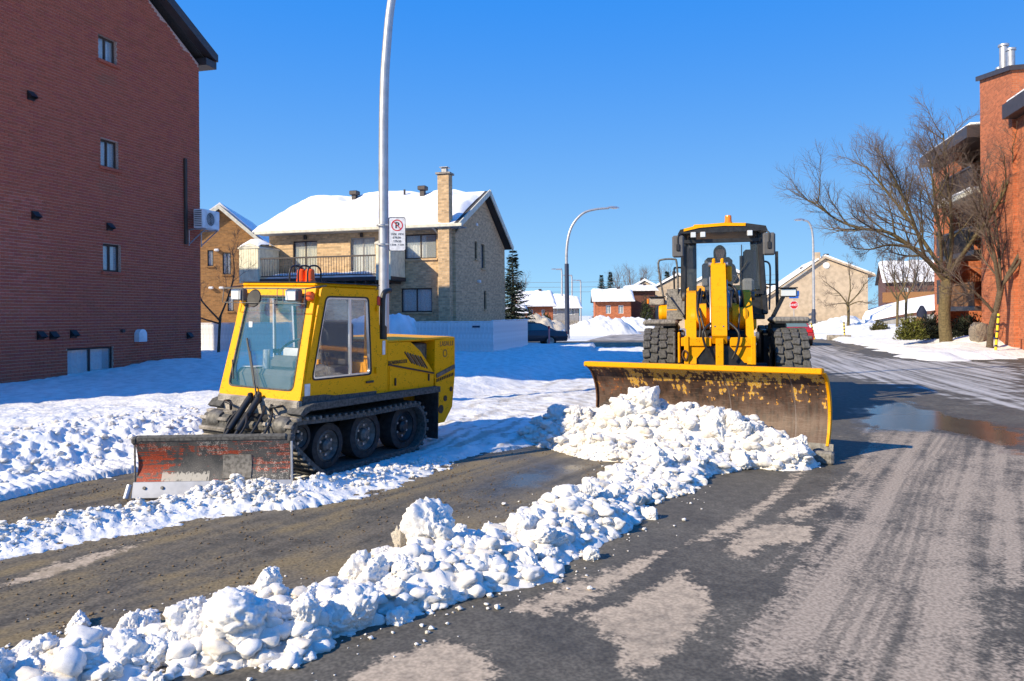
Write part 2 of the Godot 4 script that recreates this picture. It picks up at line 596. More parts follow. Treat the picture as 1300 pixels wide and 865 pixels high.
# x, z, height, radius of the heap in front of the loader's blade
var HEAP := [0.95, -9.75, 0.40, 0.5, 1.55, -9.1, 0.66, 0.5, 1.25, -8.95, 0.34, 0.42, 2.1, -8.75, 0.56, 0.48, 2.55, -8.5, 0.48, 0.40, 1.9, -8.3, 0.28, 0.45, 0.62, -10.0, 0.30, 0.4, 0.95, -9.25, 0.20, 0.34, 2.9, -8.22, 0.30, 0.30]


func seg_dist(p: Vector2, a: Vector2, b: Vector2) -> float:
	var d := b - a
	var t := clampf((p - a).dot(d) / d.length_squared(), 0.0, 1.0)
	return p.distance_to(a + d * t)


func line_dist(p: Vector2, l: PackedVector2Array) -> float:
	# signed distance to an open line: positive to its left when it runs away from the camera
	var best := 1e9
	var sg := 1.0
	for i in l.size() - 1:
		var a := l[i]
		var d := l[i + 1] - a
		var t := clampf((p - a).dot(d) / d.length_squared(), 0.0, 1.0)
		var q := p - a - d * t
		var m := q.length_squared()
		if m < best - 1e-9:
			best = m
			sg = -1.0 if d.cross(p - a) > 0.0 else 1.0
	return sqrt(best) * sg


func poly_dist(p: Vector2, l: PackedVector2Array) -> float:
	var best := 1e9
	for i in l.size():
		best = minf(best, seg_dist(p, l[i], l[(i + 1) % l.size()]))
	return best if Geometry2D.is_point_in_polygon(p, l) else -best


func low_mask(ps: Array, x0: float, x1: float, z0: float, z1: float, w: int, h: int, reach: float) -> PackedFloat32Array:
	# -1 outside to 1 inside within reach of the outlines, made small and enlarged
	var lw := w / 8
	var lh := h / 8
	var im := Image.create(lw, lh, false, Image.FORMAT_RF)
	for y in lh:
		for x in lw:
			var p := Vector2(lerpf(x0, x1, (x + 0.5) / lw), lerpf(z0, z1, (y + 0.5) / lh))
			var best := -1.0
			for l in ps:
				best = maxf(best, clampf(poly_dist(p, l) / reach, -1.0, 1.0))
			im.set_pixel(x, y, Color(best, 0, 0))
	im.resize(w, h, Image.INTERPOLATE_BILINEAR)
	return im.get_data().to_float32_array()


func road_sheet(called: String, x0: float, x1: float, z0: float, z1: float, w: int, h: int, label: String, way: Vector2) -> void:
	var sand := []
	for a in SAND:
		sand.append(V2(a))
	var m_sand := low_mask(sand, x0, x1, z0, z1, w, h, 0.35)
	var m_scuff := low_mask([V2(SCUFFED)], x0, x1, z0, z1, w, h, 0.5)
	var m_wet := low_mask([V2(PUDDLE), V2(SHEEN)], x0, x1, z0, z1, w, h, 0.9)
	var m_icy := low_mask([V2(ICY)], x0, x1, z0, z1, w, h, 1.5)
	var wr := V2(WINDROW)
	wr.append(Vector2(5.0, -14.0))
	var lw := w / 8
	var lh := h / 8
	var side_im := Image.create(lw, lh, false, Image.FORMAT_RF)
	for y in lh:
		for x in lw:
			side_im.set_pixel(x, y, Color(line_dist(Vector2(lerpf(x0, x1, (x + 0.5) / lw), lerpf(z0, z1, (y + 0.5) / lh)), wr), 0, 0))
	side_im.resize(w, h, Image.INTERPOLATE_BILINEAR)
	var m_side := side_im.get_data().to_float32_array()
	var n1 := fast_noise(31, 1.3, 4)
	var n2 := fast_noise(32, 1.0, 4)
	var n3 := fast_noise(33, 9.0, 3)
	var n4 := fast_noise(34, 34.0, 2)
	var alb := PackedByteArray()
	alb.resize(w * h * 3)
	var rou := PackedByteArray()
	rou.resize(w * h)
	var g := PackedByteArray()
	g.resize(1024)
	for i in 1024:
		g[i] = int(255.0 * clampf(pow(i / 1023.0, 1.0 / 2.2), 0.0, 1.0))
	var r := RandomNumberGenerator.new()
	r.seed = 77
	for y in h:
		var Z := lerpf(z0, z1, (y + 0.5) / h)
		for x in w:
			var i := y * w + x
			var X := lerpf(x0, x1, (x + 0.5) / w)
			var p := X * 0.55 - Z * 0.835
			var q := X * 0.835 + Z * 0.55
			var a := n1.get_noise_2d(X, Z)                      # patches
			var pw := X * way.x + Z * way.y
			var qw := -X * way.y + Z * way.x
			var s := n2.get_noise_2d(pw * 0.13, qw * 4.0)         # streaks along the way the machines drive
			var f := n3.get_noise_2d(X, Z)
			var e := clampf(0.5 * r.randf() + 0.25 + 0.9 * n4.get_noise_2d(X, Z), 0.0, 1.0)
			var gr := e - 0.5
			# bare asphalt with chippings
			var k := 0.10 * (0.7 + 0.6 * e) * (1.0 + 0.35 * a + 0.3 * f)
			var cr := k * 1.10
			var cg := k
			var cb := k * 0.80
			var ro := 0.62 + 0.12 * a + 0.1 * e
			# brown sand and slush on the left of the windrow
			var left := clampf(m_side[i] * 1.2 + 0.5 + 0.6 * a, 0.0, 1.0)
			if left > 0.0:
				var t := left * clampf(0.64 + 1.25 * s + 0.45 * a + 0.25 * f + 0.35 * gr, 0.0, 1.0)
				var b := 0.74 + 0.52 * e
				var yl := clampf(0.5 + 1.6 * a, 0.0, 1.0)
				cr = lerpf(cr, lerpf(0.165, 0.215, yl) * b, t)
				cg = lerpf(cg, lerpf(0.142, 0.168, yl) * b, t)
				cb = lerpf(cb, lerpf(0.105, 0.092, yl) * b, t)
				ro = lerpf(ro, 0.62, t)
			# scuffed, salted strip where the wheels run
			var sc := clampf((m_scuff[i] + 0.40 * a + 0.45 * s + 0.2 * f + 0.2 * gr) * 3.5 + 0.5, 0.0, 1.0)
			if sc > 0.0:
				var t := sc * clampf(0.74 + 1.1 * s + 0.4 * f + 0.5 * a + 0.35 * gr, 0.12, 1.0)
				# grooves pressed by a ribbed tyre, and the lug prints along the left edge
				var da := q + 0.66 + 0.03 * sin(p * 0.9) + 0.015 * f
				if absf(da) < 0.19 and a > -0.25:
					t *= 0.62 if fposmod(da / 0.076, 1.0) < 0.45 + 0.5 * f else 1.12
				var dl := q + 1.10 + 0.04 * sin(p * 0.7)
				if absf(dl) < 0.13:
					t *= 0.6 if fposmod(p / 0.085 + dl * 3.0 + 0.5 * f, 1.0) < 0.45 else 1.2
				var dr := q - 0.35 + 0.05 * sin(p * 0.6)
				if absf(dr) < 0.16 and s > -0.1:
					t *= 0.7 if fposmod(p / 0.11 + absf(dr) * 7.0 + 0.4 * f, 1.0) < 0.4 else 1.05
				t = minf(t, 1.0)
				var b := 0.74 + 0.52 * e
				cr = lerpf(cr, 0.365 * b, t)
				cg = lerpf(cg, 0.303 * b, t)
				cb = lerpf(cb, 0.235 * b, t)
				ro = lerpf(ro, 0.9, t)
			# dried pale sand with a torn outline
			var sd := clampf((m_sand[i] + 0.22 * f + 0.22 * s + 0.14 * gr) * 6.0 + 0.4, 0.0, 1.0)
			if sd > 0.0:
				var t := sd * clampf(0.9 + 0.4 * f - 0.5 * maxf(a, 0.0), 0.0, 1.0)
				var b := 0.8 + 0.36 * e
				cr = lerpf(cr, 0.48 * b, t)
				cg = lerpf(cg, 0.39 * b, t)
				cb = lerpf(cb, 0.285 * b, t)
				ro = lerpf(ro, 0.95, t)
			var ic := clampf((m_icy[i] + 0.7 * a + 0.5 * s) * 2.0 + 0.3, 0.0, 1.0)
			if ic > 0.0:
				var t := ic * clampf(0.62 + 0.9 * s + 0.35 * f, 0.0, 1.0)
				cr = lerpf(cr, 0.50, t)
				cg = lerpf(cg, 0.48, t)
				cb = lerpf(cb, 0.45, t)
				ro = lerpf(ro, 0.6, t)
			var we := clampf((m_wet[i] + 0.4 * a + 0.25 * s) * 3.0 + 0.3, 0.0, 1.0)
			if we > 0.0:
				cr = lerpf(cr, cr * 0.5 + 0.012, we)
				cg = lerpf(cg, cg * 0.5 + 0.008, we)
				cb = lerpf(cb, cb * 0.5 + 0.004, we)
				ro = lerpf(ro, 0.16, we)
			alb[i * 3] = g[int(clampf(cr, 0.0, 1.0) * 1023.0)]
			alb[i * 3 + 1] = g[int(clampf(cg, 0.0, 1.0) * 1023.0)]
			alb[i * 3 + 2] = g[int(clampf(cb, 0.0, 1.0) * 1023.0)]
			rou[i] = int(clampf(ro, 0.0, 1.0) * 255.0)
	var m := StandardMaterial3D.new()
	m.resource_name = called
	m.albedo_texture = ImageTexture.create_from_image(Image.create_from_data(w, h, false, Image.FORMAT_RGB8, alb))
	m.roughness_texture = ImageTexture.create_from_image(Image.create_from_data(w, h, false, Image.FORMAT_L8, rou))
	m.roughness = 1.0
	m.metallic_specular = 0.28
	# a gently uneven sheet
	var b := mb()
	var rows := []
	var uvs := []
	var nx := int((x1 - x0) / 0.5)
	var ny := int((z1 - z0) / 0.5)
	for j in ny + 1:
		var row := []
		var ur := []
		for k in nx + 1:
			var u := float(k) / nx
			var vv := float(j) / ny
			row.append(Vector3(lerpf(x0, x1, u), 0.0, lerpf(z0, z1, vv)))
			ur.append(Vector2(u, vv))
		rows.append(row)
		uvs.append(ur)
	b.grid(rows, Vector3.UP, uvs)
	tag(obj(called, b, m), label, "", "", "structure")


func build_ground() -> void:
	var b := mb()
	b.poly([Vector3(-500, -0.06, 40), Vector3(500, -0.06, 40), Vector3(500, -0.06, -800), Vector3(-500, -0.06, -800)], Vector3.UP)
	tag(obj("ground", b, M.snow), "snow covered ground reaching to the horizon", "", "", "structure")
	road_sheet("road", -6.0, 8.5, -12.0, -2.0, 2048, 1408, "grey asphalt street with sand, salt and tyre tracks in the foreground", Vector2(0.55, -0.835))
	road_sheet("street", -10.0, 30.0, -46.0, -12.0, 1024, 872, "icy asphalt street behind the machines", Vector2(0.24, -0.97))
	# the street further off, packed snow and slush
	b = mb()
	mk("slush", Color(0.42, 0.38, 0.34), 0.9, 0.0, "grime", 0.12, "bump", 0.3)
	var d := Vector3(0.239, 0, -0.971)
	var s := Vector3(0.971, 0, 0.239)
	var o := Vector3(9.3, -0.008, -45.9)
	b.poly([o - s * 4.8, o + s * 7.5, o + s * 6.0 + d * 40.0, o - s * 4.5 + d * 40.0], Vector3.UP)
	tag(obj("far_street", b, M.slush), "far end of the street under packed grey slush", "", "", "structure")


# ---------------------------------------------------------------- snow
var nsA := fast_noise(41, 0.35, 3)
var nsB := fast_noise(42, 1.5, 4)
var nsC := fast_noise(43, 6.0, 3)
var pl_edge: PackedVector2Array
var pl_berm: PackedVector2Array
var pl_bank: PackedVector2Array
var pl_right: PackedVector2Array
var pl_windrow: PackedVector2Array


func left_snow(x: float, z: float) -> float:
	var p := Vector2(x, z)
	var a := nsA.get_noise_2d(x, z)
	var b := nsB.get_noise_2d(x, z)
	var c := nsC.get_noise_2d(x, z)
	var de := line_dist(p, pl_edge) + 0.10 * b + 0.05 * c
	if de < -0.05:
		return -0.04
	var db := line_dist(p, pl_bank)
	var dm := line_dist(p, pl_berm)
	var h := 0.035 * smoothstep(0.0, 0.2, de) + 0.018 * b + 0.012 * c
	if z < -9.0:
		h += 0.02 + 0.03 * maxf(b, -0.2)
	# the strip that the small plough has scraped clean
	if dm > 0.12 and db < 0.02 and z > -8.0 + 0.35 * (x + 3.3):
		h = -0.03 + 0.05 * maxf(c + b * 0.6 - 0.25, 0.0)
	# ridge left by its blade, printed with track cleats
	var bump := exp(-pow((dm + 0.02) / 0.13, 2.0)) * (1.0 - smoothstep(-1.6, -0.9, x))
	h += bump * (0.10 + 0.05 * b + 0.05 * c)
	var tread := exp(-pow((dm + 0.20) / 0.10, 2.0)) * (1.0 - smoothstep(-2.2, -1.4, x))
	h += tread * 0.05 * nsC.get_noise_2d(x * 2.2, z * 2.2)
	# the bank on the yard side
	if db > -0.4:
		var near := smoothstep(-12.0, -9.5, z)
		var top := lerpf(0.22, 0.34, near)
		h += top * smoothstep(0.15, 1.7, db) + 0.05 * a * smoothstep(0.5, 3.0, db)
		var rough := smoothstep(0.25, 0.7, db) * (1.0 - smoothstep(1.0, 1.8, db + 0.6 * b)) * near
		h += rough * (0.12 * absf(b) + 0.045 * absf(nsC.get_noise_2d(x * 0.5 + 7.0, z * 0.5)) + 0.05 * c)
		var al2 := x * 0.46 - z * 0.888
		var tr2 := exp(-pow((db - 0.22) / 0.17, 2.0)) * near
		h += tr2 * (0.05 + 0.016 * sin(al2 * TAU / 0.095 + db * 9.0 + 3.0 * b) + 0.02 * c)
	# pressed flat under and beside the tracks of the small plough
	var tq := Vector2(x + 2.18, z + 8.51)
	var tx := tq.x * 0.888 + tq.y * 0.46
	var tz := -tq.x * 0.46 + tq.y * 0.888
	var foot := maxf(absf(tx) - 0.72, maxf(tz - 1.25, -1.5 - tz))
	h = lerpf(minf(h, 0.008 + 0.012 * c), h, smoothstep(0.0, 0.3, foot))
	# roll of snow pushed up in front of the small blade
	var rx := (x + 2.2) / 0.42
	var rz := (z + 6.60) / 0.20
	h += (0.10 + 0.07 * c + 0.05 * nsC.get_noise_2d(x * 2.5, z * 2.5)) * exp(-rx * rx - rz * rz)
	# drift against the brick wall and its smooth mound
	h += 0.22 * exp(-((x + 9.2) * (x + 9.2) * 0.5 + (z + 20.6) * (z + 20.6) * 0.30))
	return h


func right_snow(x: float, z: float) -> float:
	var p := Vector2(x, z)
	var d := poly_dist(p, pl_right) + 0.8 * nsA.get_noise_2d(x, z) + 0.45 * nsB.get_noise_2d(x * 0.6, z * 0.6)
	if d < -0.1:
		return -0.05
	return 0.22 * smoothstep(-0.05, 0.8, d) + 0.50 * smoothstep(0.8, 5.0, d) + 0.07 * nsA.get_noise_2d(x * 1.5, z * 1.5) + 0.03 * nsB.get_noise_2d(x, z) - 0.02


func heap_h(x: float, z: float) -> float:
	var p := Vector2(x, z)
	var best := 1e9
	var at := 0.0
	for i in pl_windrow.size() - 1:
		var a := pl_windrow[i]
		var d := pl_windrow[i + 1] - a
		var t := clampf((p - a).dot(d) / d.length_squared(), 0.0, 1.0)
		var m := p.distance_to(a + d * t)
		if m < best:
			best = m
			at = (i + t) / (pl_windrow.size() - 1)
	var w := lerpf(0.34, 0.46, smoothstep(0.2, 0.6, at)) + 0.07 * sin(at * 21.0) + 0.05 * sin(at * 50.0)
	var h := lerpf(0.10, 0.17, smoothstep(0.2, 0.6, at)) * maxf(-0.3, 1.0 - pow(best / w, 2.0)) * (0.85 + 0.3 * sin(at * 33.0 + 1.0))
	for i in range(0, HEAP.size(), 4):
		var q: float = Vector2(x - HEAP[i], z - HEAP[i + 1]).length() / (HEAP[i + 3] * 1.5)
		if q < 1.0:
			h = maxf(h, HEAP[i + 2] * (1.0 - q * q))
	return h + (0.06 * nsB.get_noise_2d(x * 2.0, z * 2.0) + 0.04 * nsC.get_noise_2d(x, z)) * smoothstep(-0.03, 0.06, h) - 0.02


func lane_dirt(x: float, z: float) -> Color:
	# grey brown slush printed by wheels into the packed snow of the side lane
	var q := x * 0.93 + z * 0.37
	var p := x * 0.37 - z * 0.93
	var k := nsB.get_noise_2d(q * 2.6, p * 0.22) + 0.5 * nsC.get_noise_2d(q * 1.2, p * 0.35) + 0.25 * nsC.get_noise_2d(x, z)
	var lane := smoothstep(-6.6, -5.4, q) * (1.0 - smoothstep(-9.2, -8.6, z) * smoothstep(-3.0, -4.0, q))
	var t := clampf((k - 0.02) * 2.6, 0.0, 0.75) * lane
	return Color(1, 1, 1).lerp(Color(0.52, 0.47, 0.40), t)


func height_mesh(x0: float, x1: float, z0: float, z1: float, step: float, fn: Callable, hole := Rect2(), dirty := false) -> MB:
	var nx := int(round((x1 - x0) / step))
	var nzz := int(round((z1 - z0) / step))
	var hs := PackedFloat32Array()
	hs.resize((nx + 1) * (nzz + 1))
	for j in nzz + 1:
		for i in nx + 1:
			var x := x0 + i * step
			var z := z0 + j * step
			hs[j * (nx + 1) + i] = 0.0 if hole.has_area() and hole.grow(-step * 2.0).has_point(Vector2(x, z)) else fn.call(x, z)
	var b := mb()
	for j in nzz:
		for i in nx:
			var x := x0 + i * step
			var z := z0 + j * step
			if hole.has_area() and hole.grow(-step * 1.5).has_point(Vector2(x + step * 0.5, z + step * 0.5)):
				continue
			var k := j * (nx + 1) + i
			var q := [k, k + 1, k + nx + 2, k + nx + 1]
			if hs[q[0]] < -0.02 and hs[q[1]] < -0.02 and hs[q[2]] < -0.02 and hs[q[3]] < -0.02:
				continue
			var pt := [Vector3(x, hs[q[0]], z), Vector3(x + step, hs[q[1]], z), Vector3(x + step, hs[q[2]], z + step), Vector3(x, hs[q[3]], z + step)]
			var nn := []
			for m in 4:
				var ii: int = q[m] % (nx + 1)
				var jj: int = q[m] / (nx + 1)
				var l := hs[jj * (nx + 1) + maxi(ii - 1, 0)]
				var r := hs[jj * (nx + 1) + mini(ii + 1, nx)]
				var u := hs[maxi(jj - 1, 0) * (nx + 1) + ii]
				var d := hs[mini(jj + 1, nzz) * (nx + 1) + ii]
				nn.append(Vector3(l - r, 2.0 * step, u - d).normalized())
			for t in [[0, 1, 2], [0, 2, 3]]:
				b.tri(pt[t[0]], pt[t[1]], pt[t[2]], nn[t[0]], nn[t[1]], nn[t[2]])
				if dirty:
					var e := b.c.size()
					for m in 3:
						var w := b.v[e - 3 + m]
						b.c[e - 3 + m] = lane_dirt(w.x, w.z)
	return b


func clod(seed_: int, sub: int, rough := 1.0) -> ArrayMesh:
	# a lump of broken snow: a sphere cut by random planes and roughened
	var r := RandomNumberGenerator.new()
	r.seed = seed_
	var f := fast_noise(seed_, 1.6, 3)
	var f2 := fast_noise(seed_ + 500, 5.0, 3)
	var cuts := []
	for i in 13:
		cuts.append([Vector3(r.randfn(), r.randfn(), r.randfn()).normalized(), r.randf_range(0.52, 0.86)])
	var f3 := fast_noise(seed_ + 900, 14.0, 2)
	var t := (1.0 + sqrt(5.0)) / 2.0
	var vs := []
	for a in [[-1, t, 0], [1, t, 0], [-1, -t, 0], [1, -t, 0], [0, -1, t], [0, 1, t], [0, -1, -t], [0, 1, -t], [t, 0, -1], [t, 0, 1], [-t, 0, -1], [-t, 0, 1]]:
		vs.append(Vector3(a[0], a[1], a[2]).normalized())
	var fs := [0, 11, 5, 0, 5, 1, 0, 1, 7, 0, 7, 10, 0, 10, 11, 1, 5, 9, 5, 11, 4, 11, 10, 2, 10, 7, 6, 7, 1, 8, 3, 9, 4, 3, 4, 2, 3, 2, 6, 3, 6, 8, 3, 8, 9, 4, 9, 5, 2, 4, 11, 6, 2, 10, 8, 6, 7, 9, 8, 1]
	for k in sub:
		var nf := []
		var mid := {}
		for i in range(0, fs.size(), 3):
			var m := []
			for e in 3:
				var a: int = fs[i + e]
				var b: int = fs[i + (e + 1) % 3]
				var key := mini(a, b) * 100000 + maxi(a, b)
				if not mid.has(key):
					mid[key] = vs.size()
					vs.append(((vs[a] + vs[b]) as Vector3).normalized())
				m.append(mid[key])
			nf.append_array([fs[i], m[0], m[2], fs[i + 1], m[1], m[0], fs[i + 2], m[2], m[1], m[0], m[1], m[2]])
		fs = nf
	var ps := PackedVector3Array()
	for p in vs:
		var q: Vector3 = p
		var len := 1.0
		for c in cuts:
			var d: float = q.dot(c[0])
			if d > 0.0:
				len = minf(len, c[1] / maxf(d, 0.05))
		len += (0.13 * f.get_noise_3dv(q) + 0.10 * f2.get_noise_3dv(q) + 0.035 * f3.get_noise_3dv(q)) * rough
		ps.append(q * len)
	var ns := PackedVector3Array()
	ns.resize(ps.size())
	for i in range(0, fs.size(), 3):
		var nn := (ps[fs[i + 1]] - ps[fs[i]]).cross(ps[fs[i + 2]] - ps[fs[i]])
		for e in 3:
			ns[fs[i + e]] += nn
	var b := mb()
	for i in range(0, fs.size(), 3):
		b.tri(ps[fs[i]], ps[fs[i + 1]], ps[fs[i + 2]], ns[fs[i]].normalized(), ns[fs[i + 1]].normalized(), ns[fs[i + 2]].normalized())
	return b.mesh()


func scatter(called: String, meshes: Array, xs: Array, parent: Node, mt: Material) -> void:
	for k in meshes.size():
		var mine := []
		for i in range(k, xs.size(), meshes.size()):
			mine.append(xs[i])
		var mm := MultiMesh.new()
		mm.transform_format = MultiMesh.TRANSFORM_3D
		mm.use_colors = true
		mm.mesh = meshes[k]
		mm.instance_count = mine.size()
		for i in mine.size():
			mm.set_instance_transform(i, mine[i])
			var dirt := pow(rng.randf(), 5.0) * 0.55
			mm.set_instance_color(i, Color(1, 1, 1).lerp(Color(0.62, 0.53, 0.40), dirt))
		var o := MultiMeshInstance3D.new()
		o.name = called
		o.multimesh = mm
		o.material_override = mt
		parent.add_child(o, true)
		o.set_meta("kind", "stuff")


func turned(r: float, squash := 0.75) -> Basis:
	var b := Basis.from_euler(Vector3(rng.randf() * TAU, rng.randf() * TAU, rng.randf() * TAU))
	return Basis.from_scale(Vector3(1.0, squash, 1.0)) * b.scaled(Vector3(r, r * rng.randf_range(0.7, 1.0), r * rng.randf_range(0.75, 1.1)))


func build_snow() -> void:
	pl_edge = V2(SNOWEDGE)
	pl_berm = V2(BERM)
	pl_bank = V2(BANKLINE)
	pl_right = V2(BANKR)
	pl_windrow = V2(WINDROW)
	var near := Rect2(-7.5, -12.0, 9.0, 7.5)
	var b := height_mesh(-7.5, 1.5, -12.0, -4.5, 0.03, left_snow, Rect2(), true)
	tag(obj("snow_bank", b, M.snow), "churned and trodden snow bank beside the small tracked plough", "", "", "structure")
	b = height_mesh(-18.0, 9.6, -36.0, -2.4, 0.12, left_snow, near, true)
	tag(obj("snow_field", b, M.snow), "smooth snow between the red brick building and the street", "", "", "structure")
	b = height_mesh(12.0, 42.0, -60.0, -23.0, 0.25, right_snow)
	tag(obj("snow_verge", b, M.snow), "sunlit snow bank along the right side of the street", "", "", "structure")
	# windrow thrown up by the loader
	var row := Node3D.new()
	row.name = "snow_windrow"
	add_child(row)
	tag(row, "long ridge of broken snow from the foreground to the loader blade", "snow", "", "stuff")
	b = height_mesh(-3.6, 4.0, -11.2, -2.2, 0.05, heap_h)
	obj("snow_core", b, M.snow_clod, row).set_meta("kind", "stuff")
	var small := []
	for i in 10:
		small.append(clod(900 + i, 2, 1.2))
	var xs := []
	var tries := 0
	while xs.size() < 7000 and tries < 120000:
		tries += 1
		var x := rng.randf_range(-3.4, 3.6)
		var z := rng.randf_range(-10.9, -2.4)
		var h := heap_h(x, z)
		if h < -0.015:
			continue
		var r := 0.014 + 0.085 * pow(rng.randf(), 3.4)
		if h < 0.02:
			if rng.randf() < 0.35:
				continue
			r = minf(r, 0.04)
		xs.append(Transform3D(turned(r), Vector3(x, maxf(h, 0.0) + r * rng.randf_range(-0.45, 0.4), z)))
	# crumbs that rolled away
	while xs.size() < 7600:
		var i := rng.randi_range(0, pl_windrow.size() - 2)
		var p := pl_windrow[i].lerp(pl_windrow[i + 1], rng.randf())
		var q := p + Vector2.from_angle(rng.randf() * TAU) * (0.45 + 0.16 * absf(rng.randfn()))
		var r := 0.005 + 0.02 * pow(rng.randf(), 3.0)
		xs.append(Transform3D(turned(r), Vector3(q.x, r * 0.5, q.y)))
	scatter("small_clods", small, xs, row, M.snow_clod)
	# clods along the edges of the sidewalk ridge and on the churned bank
	var berm := Node3D.new()
	berm.name = "snow_crumbs"
	add_child(berm)
	tag(berm, "crumbs of snow along the ridge left by the small plough", "snow", "", "stuff")
	xs = []
	while xs.size() < 2200:
		var i := rng.randi_range(0, pl_berm.size() - 2)
		var p := pl_berm[i].lerp(pl_berm[i + 1], rng.randf()) + Vector2(rng.randfn(), rng.randfn()) * 0.13
		var r := 0.006 + 0.026 * pow(rng.randf(), 2.2)
		xs.append(Transform3D(turned(r), Vector3(p.x, maxf(left_snow(p.x, p.y), 0.0) + r * 0.3, p.y)))
	while xs.size() < 2800:
		var q := Vector2(rng.randf_range(-7.2, -3.6), rng.randf_range(-11.0, -6.2))
		var db := line_dist(q, pl_bank)
		if db < 0.3 or db > 2.0:
			continue
		var r := 0.012 + 0.05 * pow(rng.randf(), 3.0)
		xs.append(Transform3D(turned(r), Vector3(q.x, left_snow(q.x, q.y) + r * 0.2, q.y)))
	# the roll of snow in front of the small blade
	while xs.size() < 3300:
		var t := rng.randf()
		var p := Vector2(lerpf(-3.0, -2.0, t), lerpf(-6.60, -6.62, t)) + Vector2(rng.randfn(), rng.randfn()) * 0.10
		var r := 0.010 + 0.03 * pow(rng.randf(), 2.0)
		xs.append(Transform3D(turned(r), Vector3(p.x, maxf(left_snow(p.x, p.y), 0.0) + r * 0.3, p.y)))
	scatter("crumbs", small, xs, berm, M.snow_clod)
	# loose grit on the brown side of the road and on the scraped strip
	var grit := Node3D.new()
	grit.name = "grit"
	add_child(grit)
	tag(grit, "brown grit and small stones scattered over the road", "gravel", "", "stuff")
	var gs := []
	for i in 3:
		gs.append(clod(980 + i, 1, 1.0))
	xs = []
	while xs.size() < 5200:
		var q := Vector2(rng.randf_range(-4.6, 1.0), rng.randf_range(-9.0, -3.0))
		if line_dist(q, pl_windrow) < 0.2 or line_dist(q, pl_bank) > 0.0:
			continue
		if nsB.get_noise_2d(q.x * 0.7, q.y * 0.7) + rng.randf() * 0.6 < 0.3:
			continue
		var r := 0.003 + 0.009 * pow(rng.randf(), 4.0)
		xs.append(Transform3D(turned(r), Vector3(q.x, r * 0.5, q.y)))
	mk("grit_stone", Color(0.20, 0.14, 0.08), 0.95, 0.0, "fine", 6.0)
	scatter("stones", gs, xs, grit, M.grit_stone)
	# large chunks, one by one
	var big := []
	for i in 7:
		big.append(clod(950 + i, 4, 1.25))
	var chunk := func(x: float, z: float, lift: float, s: Vector3, kind: int, turn: Vector3, label: String, mt: Material):
		var o := put("snow_chunk", big[kind], mt)
		o.transform = Transform3D(Basis.from_euler(turn) * Basis.from_scale(s), Vector3(x, maxf(heap_h(x, z), 0.0) + lift, z))
		tag(o, label, "snow chunk", "loose chunks on the windrow")
	mk("dirty_snow", Color(0.62, 0.56, 0.46), 0.85, 0.0, "grime", 2.0, "bump", 0.5)
	chunk.call(-0.55, -4.98, 0.13, Vector3(0.21, 0.23, 0.19), 0, Vector3(0.2, 0.5, 0.1), "tallest rounded snow boulder standing up on the middle of the windrow", M.snow_clod)
	chunk.call(-0.76, -5.0, 0.12, Vector3(0.055, 0.14, 0.06), 1, Vector3(0.1, 0.3, 0.15), "thin upright brownish slab of dirty snow left of the tallest boulder", M.dirty_snow)
	chunk.call(-0.86, -4.98, 0.06, Vector3(0.10, 0.08, 0.09), 2, Vector3(0.4, 1.3, 0.2), "small snow chunk at the foot of the brownish slab", M.snow_clod)
	chunk.call(-0.86, -3.97, 0.02, Vector3(0.16, 0.13, 0.14), 3, Vector3(0.1, 0.4, 0.6), "broad angular snow chunk at the near foot of the windrow, left of the asphalt", M.snow_clod)
	chunk.call(-0.62, -4.05, 0.0, Vector3(0.09, 0.075, 0.09), 4, Vector3(0.6, 1.4, 0.2), "snow chunk lying just right of the broad angular chunk", M.snow_clod)
	chunk.call(0.10, -4.82, 0.02, Vector3(0.15, 0.125, 0.13), 5, Vector3(0.3, 2.4, 0.5), "large snow chunk at the windrow edge below the tallest boulder", M.snow_clod)
	chunk.call(-1.35, -3.72, 0.05, Vector3(0.19, 0.14, 0.17), 6, Vector3(0.1, 3.4, 0.1), "wide pale snow chunk near the bottom edge of the picture", M.snow_clod)
	chunk.call(-1.85, -3.55, 0.03, Vector3(0.13, 0.11, 0.13), 1, Vector3(1.1, 0.4, 0.1), "rounded snow chunk at the lower left end of the windrow", M.snow_clod)
	chunk.call(-1.62, -3.95, 0.0, Vector3(0.06, 0.05, 0.05), 2, Vector3(0.1, 0.4, 1.1), "small sand coloured chunk on the far side of the lower windrow", M.dirty_snow)
	chunk.call(1.62, -8.95, 0.02, Vector3(0.24, 0.20, 0.22), 0, Vector3(1.2, 0.9, 0.1), "large dome of snow on top of the heap against the loader blade", M.snow_clod)
	chunk.call(2.25, -8.35, 0.04, Vector3(0.21, 0.24, 0.2), 5, Vector3(0.4, 0.9, 0.4), "big snow block leaning at the right half of the loader blade", M.snow_clod)
	chunk.call(0.62, -9.95, 0.03, Vector3(0.20, 0.18, 0.2), 3, Vector3(0.1, 0.2, 0.1), "squarish snow block past the left end of the loader blade", M.snow_clod)
	chunk.call(2.42, -7.93, 0.05, Vector3(0.135, 0.105, 0.12), 4, Vector3(0.2, 0.2, 0.1), "smooth white lump in front of the heap near the blade's right end", M.snow_clod)
	chunk.call(3.0, -7.92, 0.06, Vector3(0.17, 0.08, 0.10), 6, Vector3(0.0, 0.5, 0.1), "flat oblong lump beside the blade's right hand shoe", M.snow_clod)
